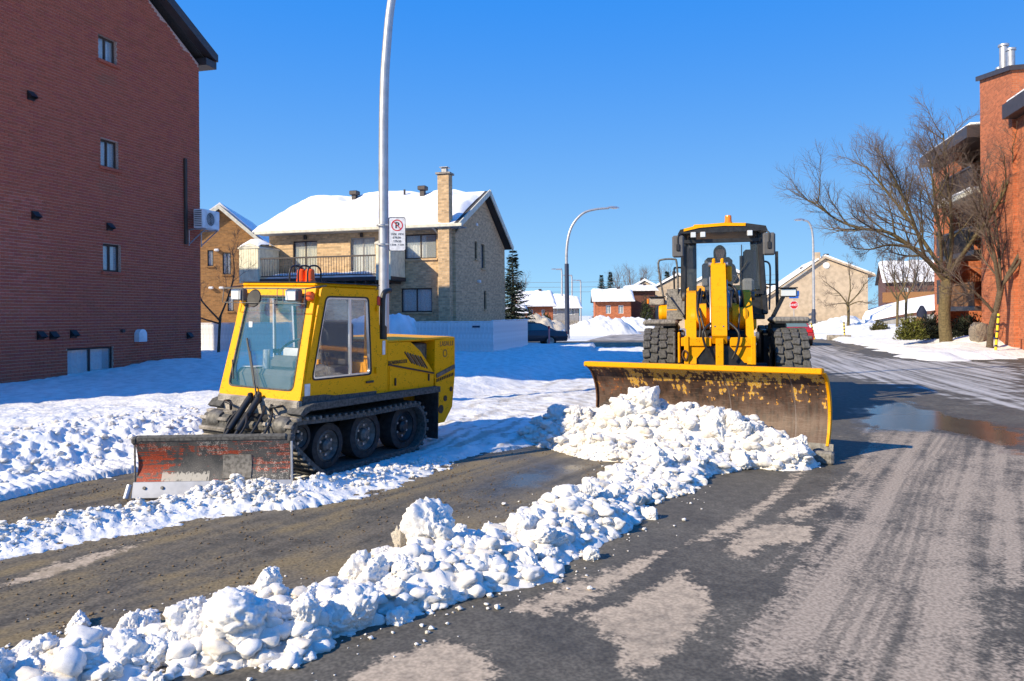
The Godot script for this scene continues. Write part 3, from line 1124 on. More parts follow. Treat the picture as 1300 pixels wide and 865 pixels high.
	for i in 210:
		var k := rng.randi_range(0, pl_windrow.size() - 2)
		var p := pl_windrow[k].lerp(pl_windrow[k + 1], rng.randf()) + Vector2(rng.randfn(), rng.randfn()) * 0.20
		if i % 3 == 0:
			var hq := rng.randi_range(0, HEAP.size() / 4 - 1) * 4
			p = Vector2(HEAP[hq], HEAP[hq + 1]) + Vector2(rng.randfn(), rng.randfn()) * HEAP[hq + 3] * 0.6
			if (p - Vector2(2.15, -9.0)).dot(Vector2(-0.556, 0.831)) < 0.05 and p.x > 0.95:
				p += Vector2(-0.556, 0.831) * 0.45
		if p.distance_to(Vector2(-0.6, -4.98)) < 0.3:
			continue
		var r := 0.05 + 0.085 * pow(rng.randf(), 1.5)
		chunk.call(p.x, p.y, r * rng.randf_range(-0.1, 0.4), Vector3(r, r * rng.randf_range(0.65, 0.9), r * rng.randf_range(0.8, 1.1)), i % 7, Vector3(rng.randf() * 3.0, rng.randf() * 6.0, rng.randf() * 3.0), "loose white lump among the broken snow " + ("heaped before the loader blade" if p.y < -7.6 else ("on the windrow near the heap" if p.y < -5.8 else ("on the windrow by the tallest boulder" if p.y < -4.3 else "on the windrow at the lower left"))), M.snow_clod)
	# banks thrown up further along the street
	var piles := [["tall rough snow pile beyond the street lamp on the left", Vector3(7.2, 0, -62.0), 3.6, 1.55, 61], ["grey brown snow pile behind the dark parked car", Vector3(1.6, 0, -66.0), 4.0, 1.8, 62], ["low white snow bank before the far orange house", Vector3(11.5, 0, -74.0), 5.5, 1.3, 63], ["rounded snow mound at the foot of the small bare tree", Vector3(25.5, 0, -57.0), 4.2, 1.35, 64]]
	for q in piles:
		var f := fast_noise(q[4], 0.55, 4)
		var w: float = q[2]
		var hh: float = q[3]
		var o := obj("snow_pile", height_mesh(-w, w, -w * 0.6, w * 0.6, 0.16, func(x: float, z: float) -> float: return hh * (1.0 - (x * x) / (w * w) - (z * z) / (w * w * 0.36)) * (0.9 + 0.45 * f.get_noise_2d(x, z)) + 0.16 * absf(f.get_noise_2d(x * 2.2, z * 2.2)) + 0.05 * f.get_noise_2d(x * 6.0, z * 6.0) - 0.1), M.dirty_snow if q[4] == 62 else M.snow)
		o.position = q[1]
		tag(o, q[0], "snow pile", "snow piles down the street")


# ---------------------------------------------------------------- buildings
func holed(b: MB, x0: float, x1: float, y0: float, y1: float, holes: Array, depth: float) -> void:
	# a wall face in the plane z = 0 with rectangular openings [x0, x1, y0, y1] and their reveals
	var xs := [x0, x1]
	var ys := [y0, y1]
	for h in holes:
		xs.append_array([h[0], h[1]])
		ys.append_array([h[2], h[3]])
	xs.sort()
	ys.sort()
	for i in xs.size() - 1:
		for j in ys.size() - 1:
			if xs[i + 1] - xs[i] < 1e-4 or ys[j + 1] - ys[j] < 1e-4:
				continue
			var mx: float = (xs[i] + xs[i + 1]) * 0.5
			var my: float = (ys[j] + ys[j + 1]) * 0.5
			var open := false
			for h in holes:
				if mx > h[0] and mx < h[1] and my > h[2] and my < h[3]:
					open = true
			if not open:
				b.poly([Vector3(xs[i], ys[j], 0), Vector3(xs[i + 1], ys[j], 0), Vector3(xs[i + 1], ys[j + 1], 0), Vector3(xs[i], ys[j + 1], 0)], Vector3.BACK)
	for h in holes:
		b.poly([Vector3(h[0], h[2], 0), Vector3(h[0], h[3], 0), Vector3(h[0], h[3], -depth), Vector3(h[0], h[2], -depth)], Vector3.RIGHT)
		b.poly([Vector3(h[1], h[2], 0), Vector3(h[1], h[3], 0), Vector3(h[1], h[3], -depth), Vector3(h[1], h[2], -depth)], Vector3.LEFT)
		b.poly([Vector3(h[0], h[2], 0), Vector3(h[1], h[2], 0), Vector3(h[1], h[2], -depth), Vector3(h[0], h[2], -depth)], Vector3.UP)
		b.poly([Vector3(h[0], h[3], 0), Vector3(h[1], h[3], 0), Vector3(h[1], h[3], -depth), Vector3(h[0], h[3], -depth)], Vector3.DOWN)


func window(parent: Node, t: Transform3D, h: Array, depth: float, frame: Material, lights := 2, behind: Material = null, sill: Material = null, open := 0.0) -> Node3D:
	# window > frame, pane (one each light), curtain, sill in an opening of holed()
	var w := Node3D.new()
	w.name = "window"
	parent.add_child(w, true)
	w.transform = t
	var x0: float = h[0]
	var x1: float = h[1]
	var y0: float = h[2]
	var y1: float = h[3]
	var f := 0.05
	var b := mb()
	b.ring(V2([x0, y0, x1, y0, x1, y1, x0, y1]), V2([x0 + f, y0 + f, x1 - f, y0 + f, x1 - f, y1 - f, x0 + f, y1 - f]), -depth, -depth + 0.05)
	for i in range(1, lights):
		var x := lerpf(x0, x1, float(i) / lights)
		b.box(Vector3(x, (y0 + y1) * 0.5, -depth + 0.025), Vector3(0.05, y1 - y0 - 2 * f, 0.048))
	obj("frame", b, frame, w)
	for i in lights:
		var xa := lerpf(x0, x1, float(i) / lights) + (f if i == 0 else 0.025)
		var xb := lerpf(x0, x1, float(i + 1) / lights) - (f if i == lights - 1 else 0.025)
		b = mb()
		b.box(Vector3((xa + xb) * 0.5, (y0 + y1) * 0.5, -depth + 0.015 + 0.008 * (i % 2)), Vector3(xb - xa, y1 - y0 - 2 * f, 0.006))
		obj("pane", b, M.pane, w)
	# the room behind
	b = mb()
	var za := -depth - 0.002
	var zb := -depth - 1.3
	b.poly([Vector3(x0, y0, zb), Vector3(x1, y0, zb), Vector3(x1, y1, zb), Vector3(x0, y1, zb)], Vector3.BACK)
	for x in [x0, x1]:
		b.poly([Vector3(x, y0, za), Vector3(x, y1, za), Vector3(x, y1, zb), Vector3(x, y0, zb)], Vector3(1 if x == x0 else -1, 0, 0))
	for y in [y0, y1]:
		b.poly([Vector3(x0, y, za), Vector3(x1, y, za), Vector3(x1, y, zb), Vector3(x0, y, zb)], Vector3(0, 1 if y == y0 else -1, 0))
	obj("room", b, M.room_wall, w)
	if behind:
		b = mb()
		var rows := [[], []]
		var xe := lerpf(x0 + f, x1 - f, 1.0 - open)
		var k := int((xe - x0) / 0.035) + 2
		for i in k:
			var x := lerpf(x0 + f, xe, float(i) / (k - 1))
			var z := -depth - 0.10 + 0.02 * sin(x * 45.0) + 0.01 * sin(x * 23.0)
			rows[0].append(Vector3(x, y0 + f, z))
			rows[1].append(Vector3(x, y1 - f, z))
		b.grid(rows, Vector3.BACK)
		obj("curtain", b, behind, w)
	if sill:
		b = mb()
		b.box(Vector3((x0 + x1) * 0.5, y0 - 0.04, 0.0), Vector3(x1 - x0 + 0.12, 0.078, 0.16), 0.01)
		obj("sill", b, sill, w)
	return w


func gable_roof(parent: Node, x0: float, x1: float, prof: Array, thick: float, mt: Material, called := "roof") -> MeshInstance3D:
	# prof: (z, y) of front eave, ridge, back eave; a bent slab along x
	var b := mb()
	var lo := PackedVector2Array()
	for p in prof:
		lo.append(Vector2(-p[0], p[1]))
	var up := PackedVector2Array()
	for i in range(prof.size() - 1, -1, -1):
		up.append(Vector2(-prof[i][0], prof[i][1] + thick))
	lo.append_array(up)
	b.at(Transform3D(Basis(Vector3.FORWARD, Vector3.UP, Vector3.RIGHT), Vector3.ZERO))
	b.extr(lo, x0, x1)
	return obj(called, b, mt, parent)


func snow_cover(parent: Node, x0: float, x1: float, z0: float, y0: float, z1: float, y1: float, thick: float, seed_: int, bare := []) -> MeshInstance3D:
	# a soft blanket on one slope from the eave (z0, y0) to the ridge (z1, y1)
	var f := fast_noise(seed_, 0.45, 3)
	var rows := []
	var nx := maxi(8, int(absf(x1 - x0) / 0.18))
	var ns := 22
	for j in ns + 1:
		var row := []
		var v := float(j) / ns
		for i in nx + 1:
			var u := float(i) / nx
			var x := lerpf(x0, x1, u)
			var e := minf(1.0, minf(minf(u, 1.0 - u) * absf(x1 - x0) / 0.3, minf(v + 0.02, 1.15 - v) * 12.0))
			var h := thick * sqrt(clampf(e, 0.0, 1.0)) * (0.85 + 0.5 * f.get_noise_2d(x, v * 5.0))
			for q in bare:
				h -= q[3] * exp(-pow((x - q[0]) / q[2], 2.0) - pow((v - q[1]) / 0.12, 2.0))
			row.append(Vector3(x, lerpf(y0, y1, v) + maxf(h, -0.03), lerpf(z0, z1, v)))
		rows.append(row)
	var b := mb()
	b.grid(rows, Vector3(0, 1, 0))
	# turned down edges
	for e in [rows[0], rows[ns]]:
		for i in nx:
			var a: Vector3 = e[i]
			var c: Vector3 = e[i + 1]
			var base: float = (y0 if e == rows[0] else y1) - 0.05
			b.poly([a, c, Vector3(c.x, base, c.z), Vector3(a.x, base, a.z)], Vector3(0, 0, signf(z0 - z1) * (1.0 if e == rows[0] else -1.0)))
	return obj("roof_snow", b, M.roof_snow, parent)


func build_red_building() -> void:
	var o := thing("apartment_building", "tall dark red brick apartment building filling the left edge", "building", Vector3(-10.4, 0, -19.4), 75.52)
	var right := 3.56
	var near := -10.4
	var holes := [[-0.35, 0.27, 8.28, 8.92], [-0.31, 0.30, 5.55, 6.27], [-0.26, 0.36, 2.86, 3.58], [-1.39, 0.06, 0.10, 0.93]]
	var top := func(x: float) -> float: return minf(9.42 + (right - x) * 0.54, 11.5)
	# mortar face with openings, then bricks standing 8 mm proud of it
	var b := mb()
	holed(b, -4.3, right - 0.004, -0.3, 9.4, holes, 0.24)
	b.extr(V2([-4.3, 9.4, right - 0.004, 9.4, right - 3.85, 11.45, -4.3, 11.45]), -0.02, 0.0)
	obj("mortar", b, M.mortar, o)
	var core := mb()
	core.box(Vector3((near - 4.3) * 0.5, 5.6, -6.0), Vector3(-4.3 - near, 11.8, 11.98), 0.0)
	core.box(Vector3((right - 4.3) * 0.5, 4.6, -6.8), Vector3(right + 4.3 - 0.02, 9.5, 10.3), 0.0)
	core.box(Vector3(-2.2, 10.4, -6.5), Vector3(4.1, 2.0, 10.8), 0.0)
	obj("wall", core, M.far_red_brick, o)
	b = mb()
	b.box(Vector3(right - 0.11, 4.55, -0.42), Vector3(0.2, 9.7, 0.8), 0.0)
	obj("corner_wall", b, M.red_brick, o)
	var bricks := mb()
	var shapes := []
	for k in 3:
		var s := mb()
		s.box(Vector3.ZERO, Vector3(0.203, 0.0645, 0.016), 0.003)
		shapes.append(s.mesh())
	var tones := []
	var bm := []
	for k in 6:
		var t := [0.90, 0.96, 1.0, 1.05, 1.12, 0.84][k] as float
		tones.append(Color(t, t * (0.96 + 0.05 * (k % 3)), t * (1.1 - 0.06 * (k % 4))))
		var m: StandardMaterial3D = M.red_brick.duplicate()
		m.vertex_color_use_as_albedo = false
		var c: Color = Color(0.60, 0.165, 0.105) * tones[k]
		m.albedo_color = Color(c.r, c.g, c.b).linear_to_srgb()
		bm.append(m)
	var single := 0
	for row in 152:
		var y := -0.2 + row * 0.075
		for i in 38:
			var x := -4.2 + i * 0.2135 + (0.107 if row % 2 else 0.0)
			var xa := x - 0.1015
			var xb := minf(x + 0.1015, right)
			if xb - xa < 0.03 or y + 0.03 > top.call(x + 0.1) - 0.05:
				continue
			# cut the brick where it meets an opening
			var ya := y - 0.03225
			var yb := y + 0.03225
			var spans := [[xa, xb, ya, yb]]
			for h in holes:
				if yb > h[2] and ya < h[3] and xb > h[0] and xa < h[1]:
					if yb - h[3] > 0.02:
						spans = [[xa, xb, h[3], yb]]
						continue
					if h[2] - ya > 0.02:
						spans = [[xa, xb, ya, h[2]]]
						continue
					spans = []
					if h[0] - xa > 0.015:
						spans.append([xa, h[0], ya, yb])
					if xb - h[1] > 0.015:
						spans.append([h[1], xb, ya, yb])
			var k := rng.randi_range(0, 5)
			var zz := 0.001 + rng.randf_range(-0.0015, 0.0025)
			if spans.size() == 1 and spans[0][1] - spans[0][0] > 0.2 and x > -3.35 and x < -1.95 and y > 1.35 and y < 4.85 and single < 300:
				single += 1
				var q := put("brick", shapes[0], bm[k], o)
				q.position = Vector3(x, y, zz)
				continue
			for sp in spans:
				var tone: Color = tones[k]
				# pale salts washed out below the sills
				for h in holes.slice(0, 3):
					var fall: float = h[2] - y
					if fall > 0.0 and fall < 0.75 and absf(x - (h[0] + h[1]) * 0.5) < 0.36:
						tone = tone.lerp(Color(0.72, 1.9, 2.6), clampf(0.25 + 0.9 * nsB.get_noise_2d(x * 3.0, y * 1.2 + h[2]), 0.0, 0.5))
				bricks.col = tone
				bricks.box(Vector3((sp[0] + sp[1]) * 0.5, (sp[2] + sp[3]) * 0.5, zz), Vector3(sp[1] - sp[0], sp[3] - sp[2], 0.016), 0.0)
	obj("brickwork", bricks, M.red_brick, o).set_meta("kind", "stuff")
	# windows
	for i in 4:
		var w := window(o, Transform3D.IDENTITY, holes[i], 0.14 if i < 3 else 0.10, M.frame_black if i == 3 else M.frame_brown, 2, M.curtain, null if i == 3 else M.red_brick, 0.0 if i < 3 else 0.1)
		w.name = "window" if i < 3 else "basement_window"
	# roof edge: rake board, soffit, fascia
	b = mb()
	b.extr(V2([right + 0.55, 9.6, right + 0.55, 9.82, -0.3, 11.9, -10.9, 11.9, -10.9, 11.6, -0.35, 11.65, right + 0.3, 9.66]), 0.02, 0.30)
	obj("rake_board", b, M.brown_metal, o)
	b = mb()
	b.extr(V2([right + 0.63, 9.52, right + 0.63, 9.87, -0.3, 11.98, -10.95, 11.98, -10.95, 11.8, -0.3, 11.8, right + 0.3, 9.62]), -12.3, 0.018)
	obj("roof", b, M.shingle, o)
	part_box("eave_box", Vector3(right + 0.29, 9.48, -5.95), Vector3(0.5, 0.22, 12.4), 0.01, M.brown_metal, o)
	# small black wall vents with hoods
	var vent := mb()
	vent.ring(V2([-0.09, -0.10, 0.09, -0.10, 0.09, 0.10, -0.09, 0.10]), V2([-0.07, -0.08, 0.07, -0.08, 0.07, 0.08, -0.07, 0.08]), 0.0, 0.03)
	vent.poly([Vector3(-0.09, 0.10, 0.01), Vector3(0.09, 0.10, 0.01), Vector3(0.09, -0.03, 0.14), Vector3(-0.09, -0.03, 0.14)], Vector3(0, 1, 1))
	for s in [-1, 1]:
		vent.poly([Vector3(s * 0.09, 0.10, 0.01), Vector3(s * 0.09, -0.03, 0.14), Vector3(s * 0.09, -0.08, 0.01)], Vector3(s, 0, 0))
	vent.box(Vector3(0, 0, 0.012), Vector3(0.14, 0.16, 0.02))
	var vm := vent.mesh()
	for p in [[-2.35, 6.76], [-2.27, 4.03], [-0.05, 4.02], [-2.15, 1.27], [-1.81, 1.26], [-1.22, 1.28], [2.99, 1.12]]:
		put("wall_vent", vm, M.frame_black, o).position = Vector3(p[0], p[1], 0.01)
	b = mb()
	b.extr(V2([-0.15, -0.17, 0.15, -0.17, 0.15, 0.06, 0.10, 0.14, 0.03, 0.17, -0.03, 0.17, -0.10, 0.14, -0.15, 0.06]), 0.01, 0.16)
	var wb := obj("white_vent_hood", b, M.white_paint, o)
	wb.position = Vector3(0.95, 1.18, 0.0)
	part_tube("pipe_stub", [Vector3(0.35, 1.32, 0.0), Vector3(0.35, 1.32, 0.09)], [0.05, 0.05], 10, M.brown_metal, o)
	# dark cover over the refrigerant line, from the outdoor unit up the wall
	b = mb()
	b.box(Vector3(2.86, 5.1, 0.05), Vector3(0.10, 2.55, 0.08), 0.015)
	obj("line_cover", b, M.frame_brown, o)
	# outdoor unit on its bracket by the corner
	var ac := thing("air_conditioner", "white outdoor air conditioner unit bracketed to the red brick corner", "air conditioner", o.transform * Vector3(3.32, 4.30, 0.42), 75.52)
	part_box("case", Vector3(0, 0.29, 0), Vector3(0.80, 0.56, 0.32), 0.02, M.white_paint, ac)
	for s in [0.0]:
		b = mb()
		b.at(Transform3D(Basis(Vector3.RIGHT, PI / 2), Vector3(-0.05, 0.29, 0.162)))
		b.lathe([Vector2(0.235, 0), Vector2(0.235, 0.012), Vector2(0.20, 0.012), Vector2(0.20, 0)], 28)
		for q in 5:
			var rr := 0.03 + q * 0.038
			b.lathe([Vector2(rr + 0.005, 0.004), Vector2(rr + 0.005, 0.012), Vector2(rr, 0.012), Vector2(rr, 0.004)], 24)
		obj("fan_grille", b, M.white_paint, ac)
		b = mb()
		b.at(Transform3D(Basis(Vector3.RIGHT, PI / 2), Vector3(-0.05, 0.29, 0.161)))
		b.lathe([Vector2(0, 0.002), Vector2(0.2, 0.002), Vector2(0.2, 0.003), Vector2(0, 0.003)], 28)
		obj("fan_opening", b, M.frame_black, ac)
	for i in 9:
		part_box("louvre", Vector3(-0.403, 0.07 + i * 0.055, 0), Vector3(0.012, 0.022, 0.24), 0.0, M.frame_black, ac)
	for s in [-0.28, 0.28]:
		b = mb()
		b.bar(Vector3(s, -0.015, -0.41), Vector3(s, -0.015, 0.2), 0.03, 0.03)
		b.bar(Vector3(s, -0.45, -0.40), Vector3(s, -0.02, 0.16), 0.025, 0.025)
		b.bar(Vector3(s, -0.5, -0.405), Vector3(s, 0.0, -0.405), 0.03, 0.02)
		obj("bracket", b, M.galvanised, ac)


func chimney(parent: Node, k: Vector3, s: Vector3, mt: Material) -> Node3D:
	var c := part_box("chimney", k + Vector3(0, s.y * 0.5, 0), s, 0.01, mt, parent)
	part_box("chimney_cap", k + Vector3(0, s.y + 0.04, 0), Vector3(s.x + 0.14, 0.08, s.z + 0.14), 0.01, M.concrete, c)
	part_box("flue", k + Vector3(0, s.y + 0.18, 0), Vector3(0.24, 0.2, 0.24), 0.02, M.steel, c)
	part_box("flue_cover", k + Vector3(0, s.y + 0.30, 0), Vector3(0.36, 0.03, 0.36), 0.005, M.steel, c)
	return c


func build_houses() -> void:
	var o := thing("duplex_house", "two storey tan brick house with snowy roof, chimney and balcony", "house", Vector3(-2.32, 0, -31.0), -15.0)
	var L := -8.75
	var D := -7.6
	var fr := [[-7.57, -6.38, 3.42, 4.98], [-4.79, -3.63, 3.42, 5.03], [-2.28, -0.84, 4.04, 5.08], [-2.45, -1.05, 1.80, 2.81]]
	var b := mb()
	holed(b, L, 0.0, -0.3, 5.38, fr, 0.22)
	# gable side with three narrow windows
	var g := [[2.61, 2.98, 4.19, 4.98], [3.57, 4.12, 3.82, 4.94], [3.95, 4.34, 1.93, 2.79]]
	b.at(Transform3D(Basis(Vector3.UP, PI / 2), Vector3.ZERO))
	holed(b, 0.0, -D, -0.3, 5.05, g, 0.22)
	b.extr(V2([0.0, 5.05, -D, 5.05, 3.95, 7.2]), -0.2, 0.0)
	b.at(Transform3D(Basis(Vector3.UP, -PI / 2), Vector3(L, 0, D)))
	holed(b, 0.0, -D, -0.3, 5.05, [], 0.2)
	b.extr(V2([0.0, 5.05, -D, 5.05, -D - 3.95, 7.2]), -0.2, 0.0)
	b.at(Transform3D(Basis(Vector3.UP, PI), Vector3(0, 0, D)))
	holed(b, 0.0, -L, -0.3, 5.05, [], 0.2)
	obj("wall", b, M.tan_brick, o)
	var side := Transform3D(Basis(Vector3.UP, PI / 2), Vector3.ZERO)
	window(o, Transform3D.IDENTITY, fr[0], 0.12, M.brown_metal, 2, M.blind_cream, null, 0.05)
	window(o, Transform3D.IDENTITY, fr[1], 0.12, M.grey_siding, 2, M.curtain, null, 0.0)
	window(o, Transform3D.IDENTITY, fr[2], 0.12, M.frame_brown, 2, M.curtain, M.tan_brick, 0.35)
	window(o, Transform3D.IDENTITY, fr[3], 0.12, M.frame_brown, 2, M.curtain, M.tan_brick, 0.0)
	for h in g:
		window(o, side, h, 0.12, M.frame_brown, 1, null, M.tan_brick)
	# roof: front slope under snow, gutter, rake trim
	gable_roof(o, L - 0.45, 0.32, [[0.42, 5.28], [-3.95, 7.26], [-8.0, 5.02]], 0.16, M.shingle)
	snow_cover(o, L - 0.5, 0.1, 0.52, 5.43, -3.9, 7.44, 0.22, 71, [[-0.25, 0.12, 0.5, 0.35], [-0.5, 0.95, 0.75, 0.35], [-6.3, 0.02, 0.6, 0.2], [-6.4, 0.9, 0.5, 0.2], [-2.9, 0.9, 0.5, 0.2]])
	part_box("gutter", Vector3((L + 0.3) * 0.5 - 0.1, 5.34, 0.50), Vector3(-L + 0.85, 0.14, 0.14), 0.02, M.cream_trim, o)
	part_box("soffit", Vector3((L + 0.3) * 0.5, 5.26, 0.22), Vector3(-L + 0.7, 0.03, 0.44), 0.0, M.grey_siding, o)
	b = mb()
	b.bar(Vector3(0.34, 5.33, 0.46), Vector3(0.34, 7.36, -3.95), 0.05, 0.24)
	b.bar(Vector3(0.34, 7.36, -3.95), Vector3(0.34, 5.05, -8.05), 0.05, 0.24)
	obj("rake_trim", b, M.cream_trim, o)
	part_box("gable_vent", Vector3(0.02, 5.75, -2.9), Vector3(0.05, 0.12, 0.25), 0.01, M.white_paint, o)
	part_box("wall_lamp", Vector3(0.08, 3.18, -2.97), Vector3(0.14, 0.12, 0.22), 0.02, M.white_paint, o)
	chimney(o, Vector3(-0.36, 0.0, 0.22), Vector3(0.5, 7.45, 0.42), M.tan_brick)
	for v in [[-6.43, 7.2], [-2.9, 7.25]]:
		b = mb()
		b.box(Vector3(v[0], v[1] + 0.15, -3.7), Vector3(0.22, 0.4, 0.22), 0.01)
		b.box(Vector3(v[0], v[1] + 0.42, -3.7), Vector3(0.40, 0.2, 0.4), 0.03)
		obj("roof_vent", b, M.brown_metal, o)
	part_tube("plumbing_pipe", [Vector3(-3.7, 7.1, -3.4), Vector3(-3.7, 7.6, -3.4)], [0.05, 0.05], 8, M.brown_metal, o)
	b = mb()
	b.tube(smooth_pts([Vector3(-0.85, 5.28, 0.46), Vector3(-0.72, 5.08, 0.2), Vector3(-0.70, 4.8, 0.06), Vector3(-0.70, 1.0, 0.06), Vector3(-0.68, 0.2, 0.06)], 4), [0.045], 8)
	obj("downspout", b, M.cream_trim, o)
	# balcony: slab, two storage boxes that close its ends, rail with balusters
	var bal := part_box("balcony", Vector3(-5.35, 3.18, 0.78), Vector3(6.3, 0.16, 1.5), 0.02, M.brown_metal, o)
	b = mb()
	for i in 14:
		b.box(Vector3(-8.3 + i * 0.45, 3.05, 0.78), Vector3(0.06, 0.12, 1.45))
	obj("joists", b, M.frame_brown, bal)
	var sb := mb()
	var rows := []
	for j in 9:
		var row := []
		for i in 40:
			var x := lerpf(-8.0, -3.0, i / 39.0)
			var e := minf(1.0, (0.5 if j == 8 else minf(j, 2.0)) / 2.0 + 0.0) * minf(1.0, minf(i, 39 - i) / 3.0)
			row.append(Vector3(x, 3.27 + 0.26 * sqrt(e) * (0.8 + 0.4 * nsA.get_noise_2d(x * 2.0, j)), lerpf(0.1, 1.46, j / 8.0)))
		rows.append(row)
	sb.grid(rows, Vector3.UP)
	for i in 39:
		var ra: Vector3 = rows[8][i]
		var rb: Vector3 = rows[8][i + 1]
		sb.poly([ra, rb, Vector3(rb.x, 3.262, rb.z), Vector3(ra.x, 3.262, ra.z)], Vector3.BACK)
	obj("balcony_snow", sb, M.roof_snow, bal)
	b = mb()
	b.bar(Vector3(-8.2, 4.12, 1.46), Vector3(-2.7, 4.12, 1.46), 0.09, 0.06)
	b.bar(Vector3(-8.2, 3.36, 1.46), Vector3(-2.7, 3.36, 1.46), 0.05, 0.04)
	obj("handrail", b, M.brown_metal, bal)
	var bl := mb()
	bl.box(Vector3.ZERO, Vector3(0.016, 0.72, 0.016))
	var blm := bl.mesh()
	for i in 46:
		put("baluster", blm, M.brown_metal, bal).position = Vector3(-8.15 + i * 0.12, 3.74, 1.46)
	for e in [[-8.72, 0.95], [-2.55, 0.62]]:
		var bx := Node3D.new()
		bx.name = "storage_cabinet"
		o.add_child(bx, true)
		bx.position = Vector3(e[0], 3.12, 0.8)
		var w: float = e[1]
		part_box("carcass", Vector3(0, 0.72, 0), Vector3(w - 0.02, 1.44, 1.5), 0.0, M.cream_siding, bx)
		for i in int(w / 0.115):
			part_box("board", Vector3(-w * 0.5 + 0.06 + i * 0.115, 0.72, 0.762), Vector3(0.108, 1.46, 0.02), 0.004, M.cream_siding, bx)
		for i in 13:
			part_box("board", Vector3(w * 0.5, 0.72, -0.69 + i * 0.115), Vector3(0.02, 1.46, 0.108), 0.004, M.cream_siding, bx)
		b = mb()
		b.extr(V2([-w * 0.5 - 0.05, 1.44, w * 0.5 + 0.05, 1.44, w * 0.5 + 0.05, 1.5, 0.05, 1.68, -w * 0.5 - 0.05, 1.5]), -0.78, 0.8)
		obj("lid", b, M.cream_trim, bx)
		if w > 0.8:
			b = mb()
			b.grid([[Vector3(-0.45, 1.52, 0.8), Vector3(0, 1.55, 0.82), Vector3(0.45, 1.52, 0.8)], [Vector3(-0.5, 1.62, 0.6), Vector3(0, 1.86, 0.6), Vector3(0.5, 1.62, 0.6)], [Vector3(-0.5, 1.66, 0), Vector3(0, 1.94, 0), Vector3(0.5, 1.66, 0)], [Vector3(-0.45, 1.6, -0.7), Vector3(0, 1.8, -0.7), Vector3(0.45, 1.6, -0.7)]], Vector3.UP)
			obj("cabinet_snow", b, M.roof_snow, bx)
	for x in [-6.2, -4.9, -3.6]:
		b = mb()
		b.bar(Vector3(x, 2.3, 0.05), Vector3(x, 3.1, 1.2), 0.07, 0.09)
		obj("brace", b, M.frame_brown, o)
	for x in [-6.9, -4.2]:
		part_box("wall_lantern", Vector3(x, 5.12, 0.1), Vector3(0.12, 0.2, 0.16), 0.03, M.frame_black, o)
	# a car shelter roof or hedge under snow in front of the ground floor window
	var sh := obj("snow_mound", height_mesh(-1.5, 1.5, -0.9, 0.9, 0.1, func(x: float, z: float) -> float: return 1.72 * pow(maxf(0.0, 1.0 - pow(absf(x) / 1.4, 4.0) - pow(absf(z) / 0.85, 4.0)), 0.25) + 0.22 * nsB.get_noise_2d(x * 0.8, z * 0.8) - 0.03), M.roof_snow)
	sh.position = Vector3(-5.0, 0, -28.9)
	sh.rotation_degrees.y = -15.0
	tag(sh, "snow covered bundle behind the white fence under the ground floor window", "snow mound")

	# brown brick gable house further left
	o = thing("gable_house", "ochre brown brick gable house between the red building and the duplex", "house", Vector3(-14.82, 0, -44.0), 8.0)
	var ho := [[-2.93, -2.6, 4.65, 5.58], [-2.09, -1.62, 4.16, 5.45], [-1.83, -1.48, 2.01, 2.91]]
	b = mb()
	holed(b, -4.9, 0.0, -0.3, 6.0, ho, 0.2)
	b.extr(V2([-4.9, 6.0, 0.0, 6.0, -2.2, 7.95]), -0.2, 0.0)
	b.at(Transform3D(Basis(Vector3.UP, PI / 2), Vector3.ZERO))
	holed(b, 0.0, 9.0, -0.3, 6.0, [], 0.2)
	b.at(Transform3D(Basis(Vector3.UP, -PI / 2), Vector3(-4.9, 0, -9.0)))
	holed(b, 0.0, 9.0, -0.3, 6.0, [], 0.2)
	obj("wall", b, M.ochre_brick, o)
	for h in ho:
		window(o, Transform3D.IDENTITY, h, 0.1, M.frame_black, 2 if h[1] - h[0] > 0.4 else 1, M.curtain, M.ochre_brick, 0.2)
	for s in [-1, 1]:
		b = mb()
		var ex := 0.25 if s == 1 else -5.1
		b.extr(V2([-2.2, 8.02, ex, 5.88, ex, 6.06, -2.2, 8.2]), -9.2, 0.3)
		var rf := obj("roof", b, M.shingle, o)
		b = mb()
		b.extr(V2([-2.2, 8.22, ex, 6.08, ex, 6.2, -2.2, 8.36]), -9.1, 0.1)
		obj("roof_snow", b, M.roof_snow, rf)
		b = mb()
		b.extr(V2([-2.2, 7.95, ex, 5.82, ex, 6.07, -2.2, 8.21]), 0.302, 0.35)
		obj("rake_trim", b, M.cream_trim, rf)
	part_box("gable_vent", Vector3(-2.35, 7.55, 0.03), Vector3(0.24, 0.5, 0.06), 0.02, M.white_paint, o)
	for p in [[-2.39, 5.58], [-2.72, 3.38], [-2.14, 3.38]]:
		part_box("wall_lamp", Vector3(p[0], p[1], 0.1), Vector3(0.26, 0.14, 0.2), 0.04, M.white_paint, o)

	# beige house on the right with a round vent
	o = thing("beige_house", "beige gable house with a round white vent beyond the loader", "house", Vector3(27.79, 0, -66.0), -14.0)
	b = mb()
	b.extr(V2([-6.5, -0.3, 3.35, -0.3, 3.35, 4.9, -0.1, 6.35, -6.5, 1.9]), -0.2, 0.0)
	b.at(Transform3D(Basis(Vector3.UP, PI / 2), Vector3(3.35, 0, 0)))
	holed(b, 0.0, 14.0, -0.3, 4.9, [], 0.2)
	obj("wall", b, M.beige_siding, o)
	var rl := mb()
	rl.extr(V2([-0.1, 6.4, -7.0, 1.6, -7.0, 1.75, -0.1, 6.58]), -16.0, 0.25)
	rl.extr(V2([-0.1, 6.4, 3.95, 4.72, 3.95, 4.88, -0.1, 6.58]), -16.0, 0.25)
	var rfo := obj("roof", rl, M.beige_siding, o)
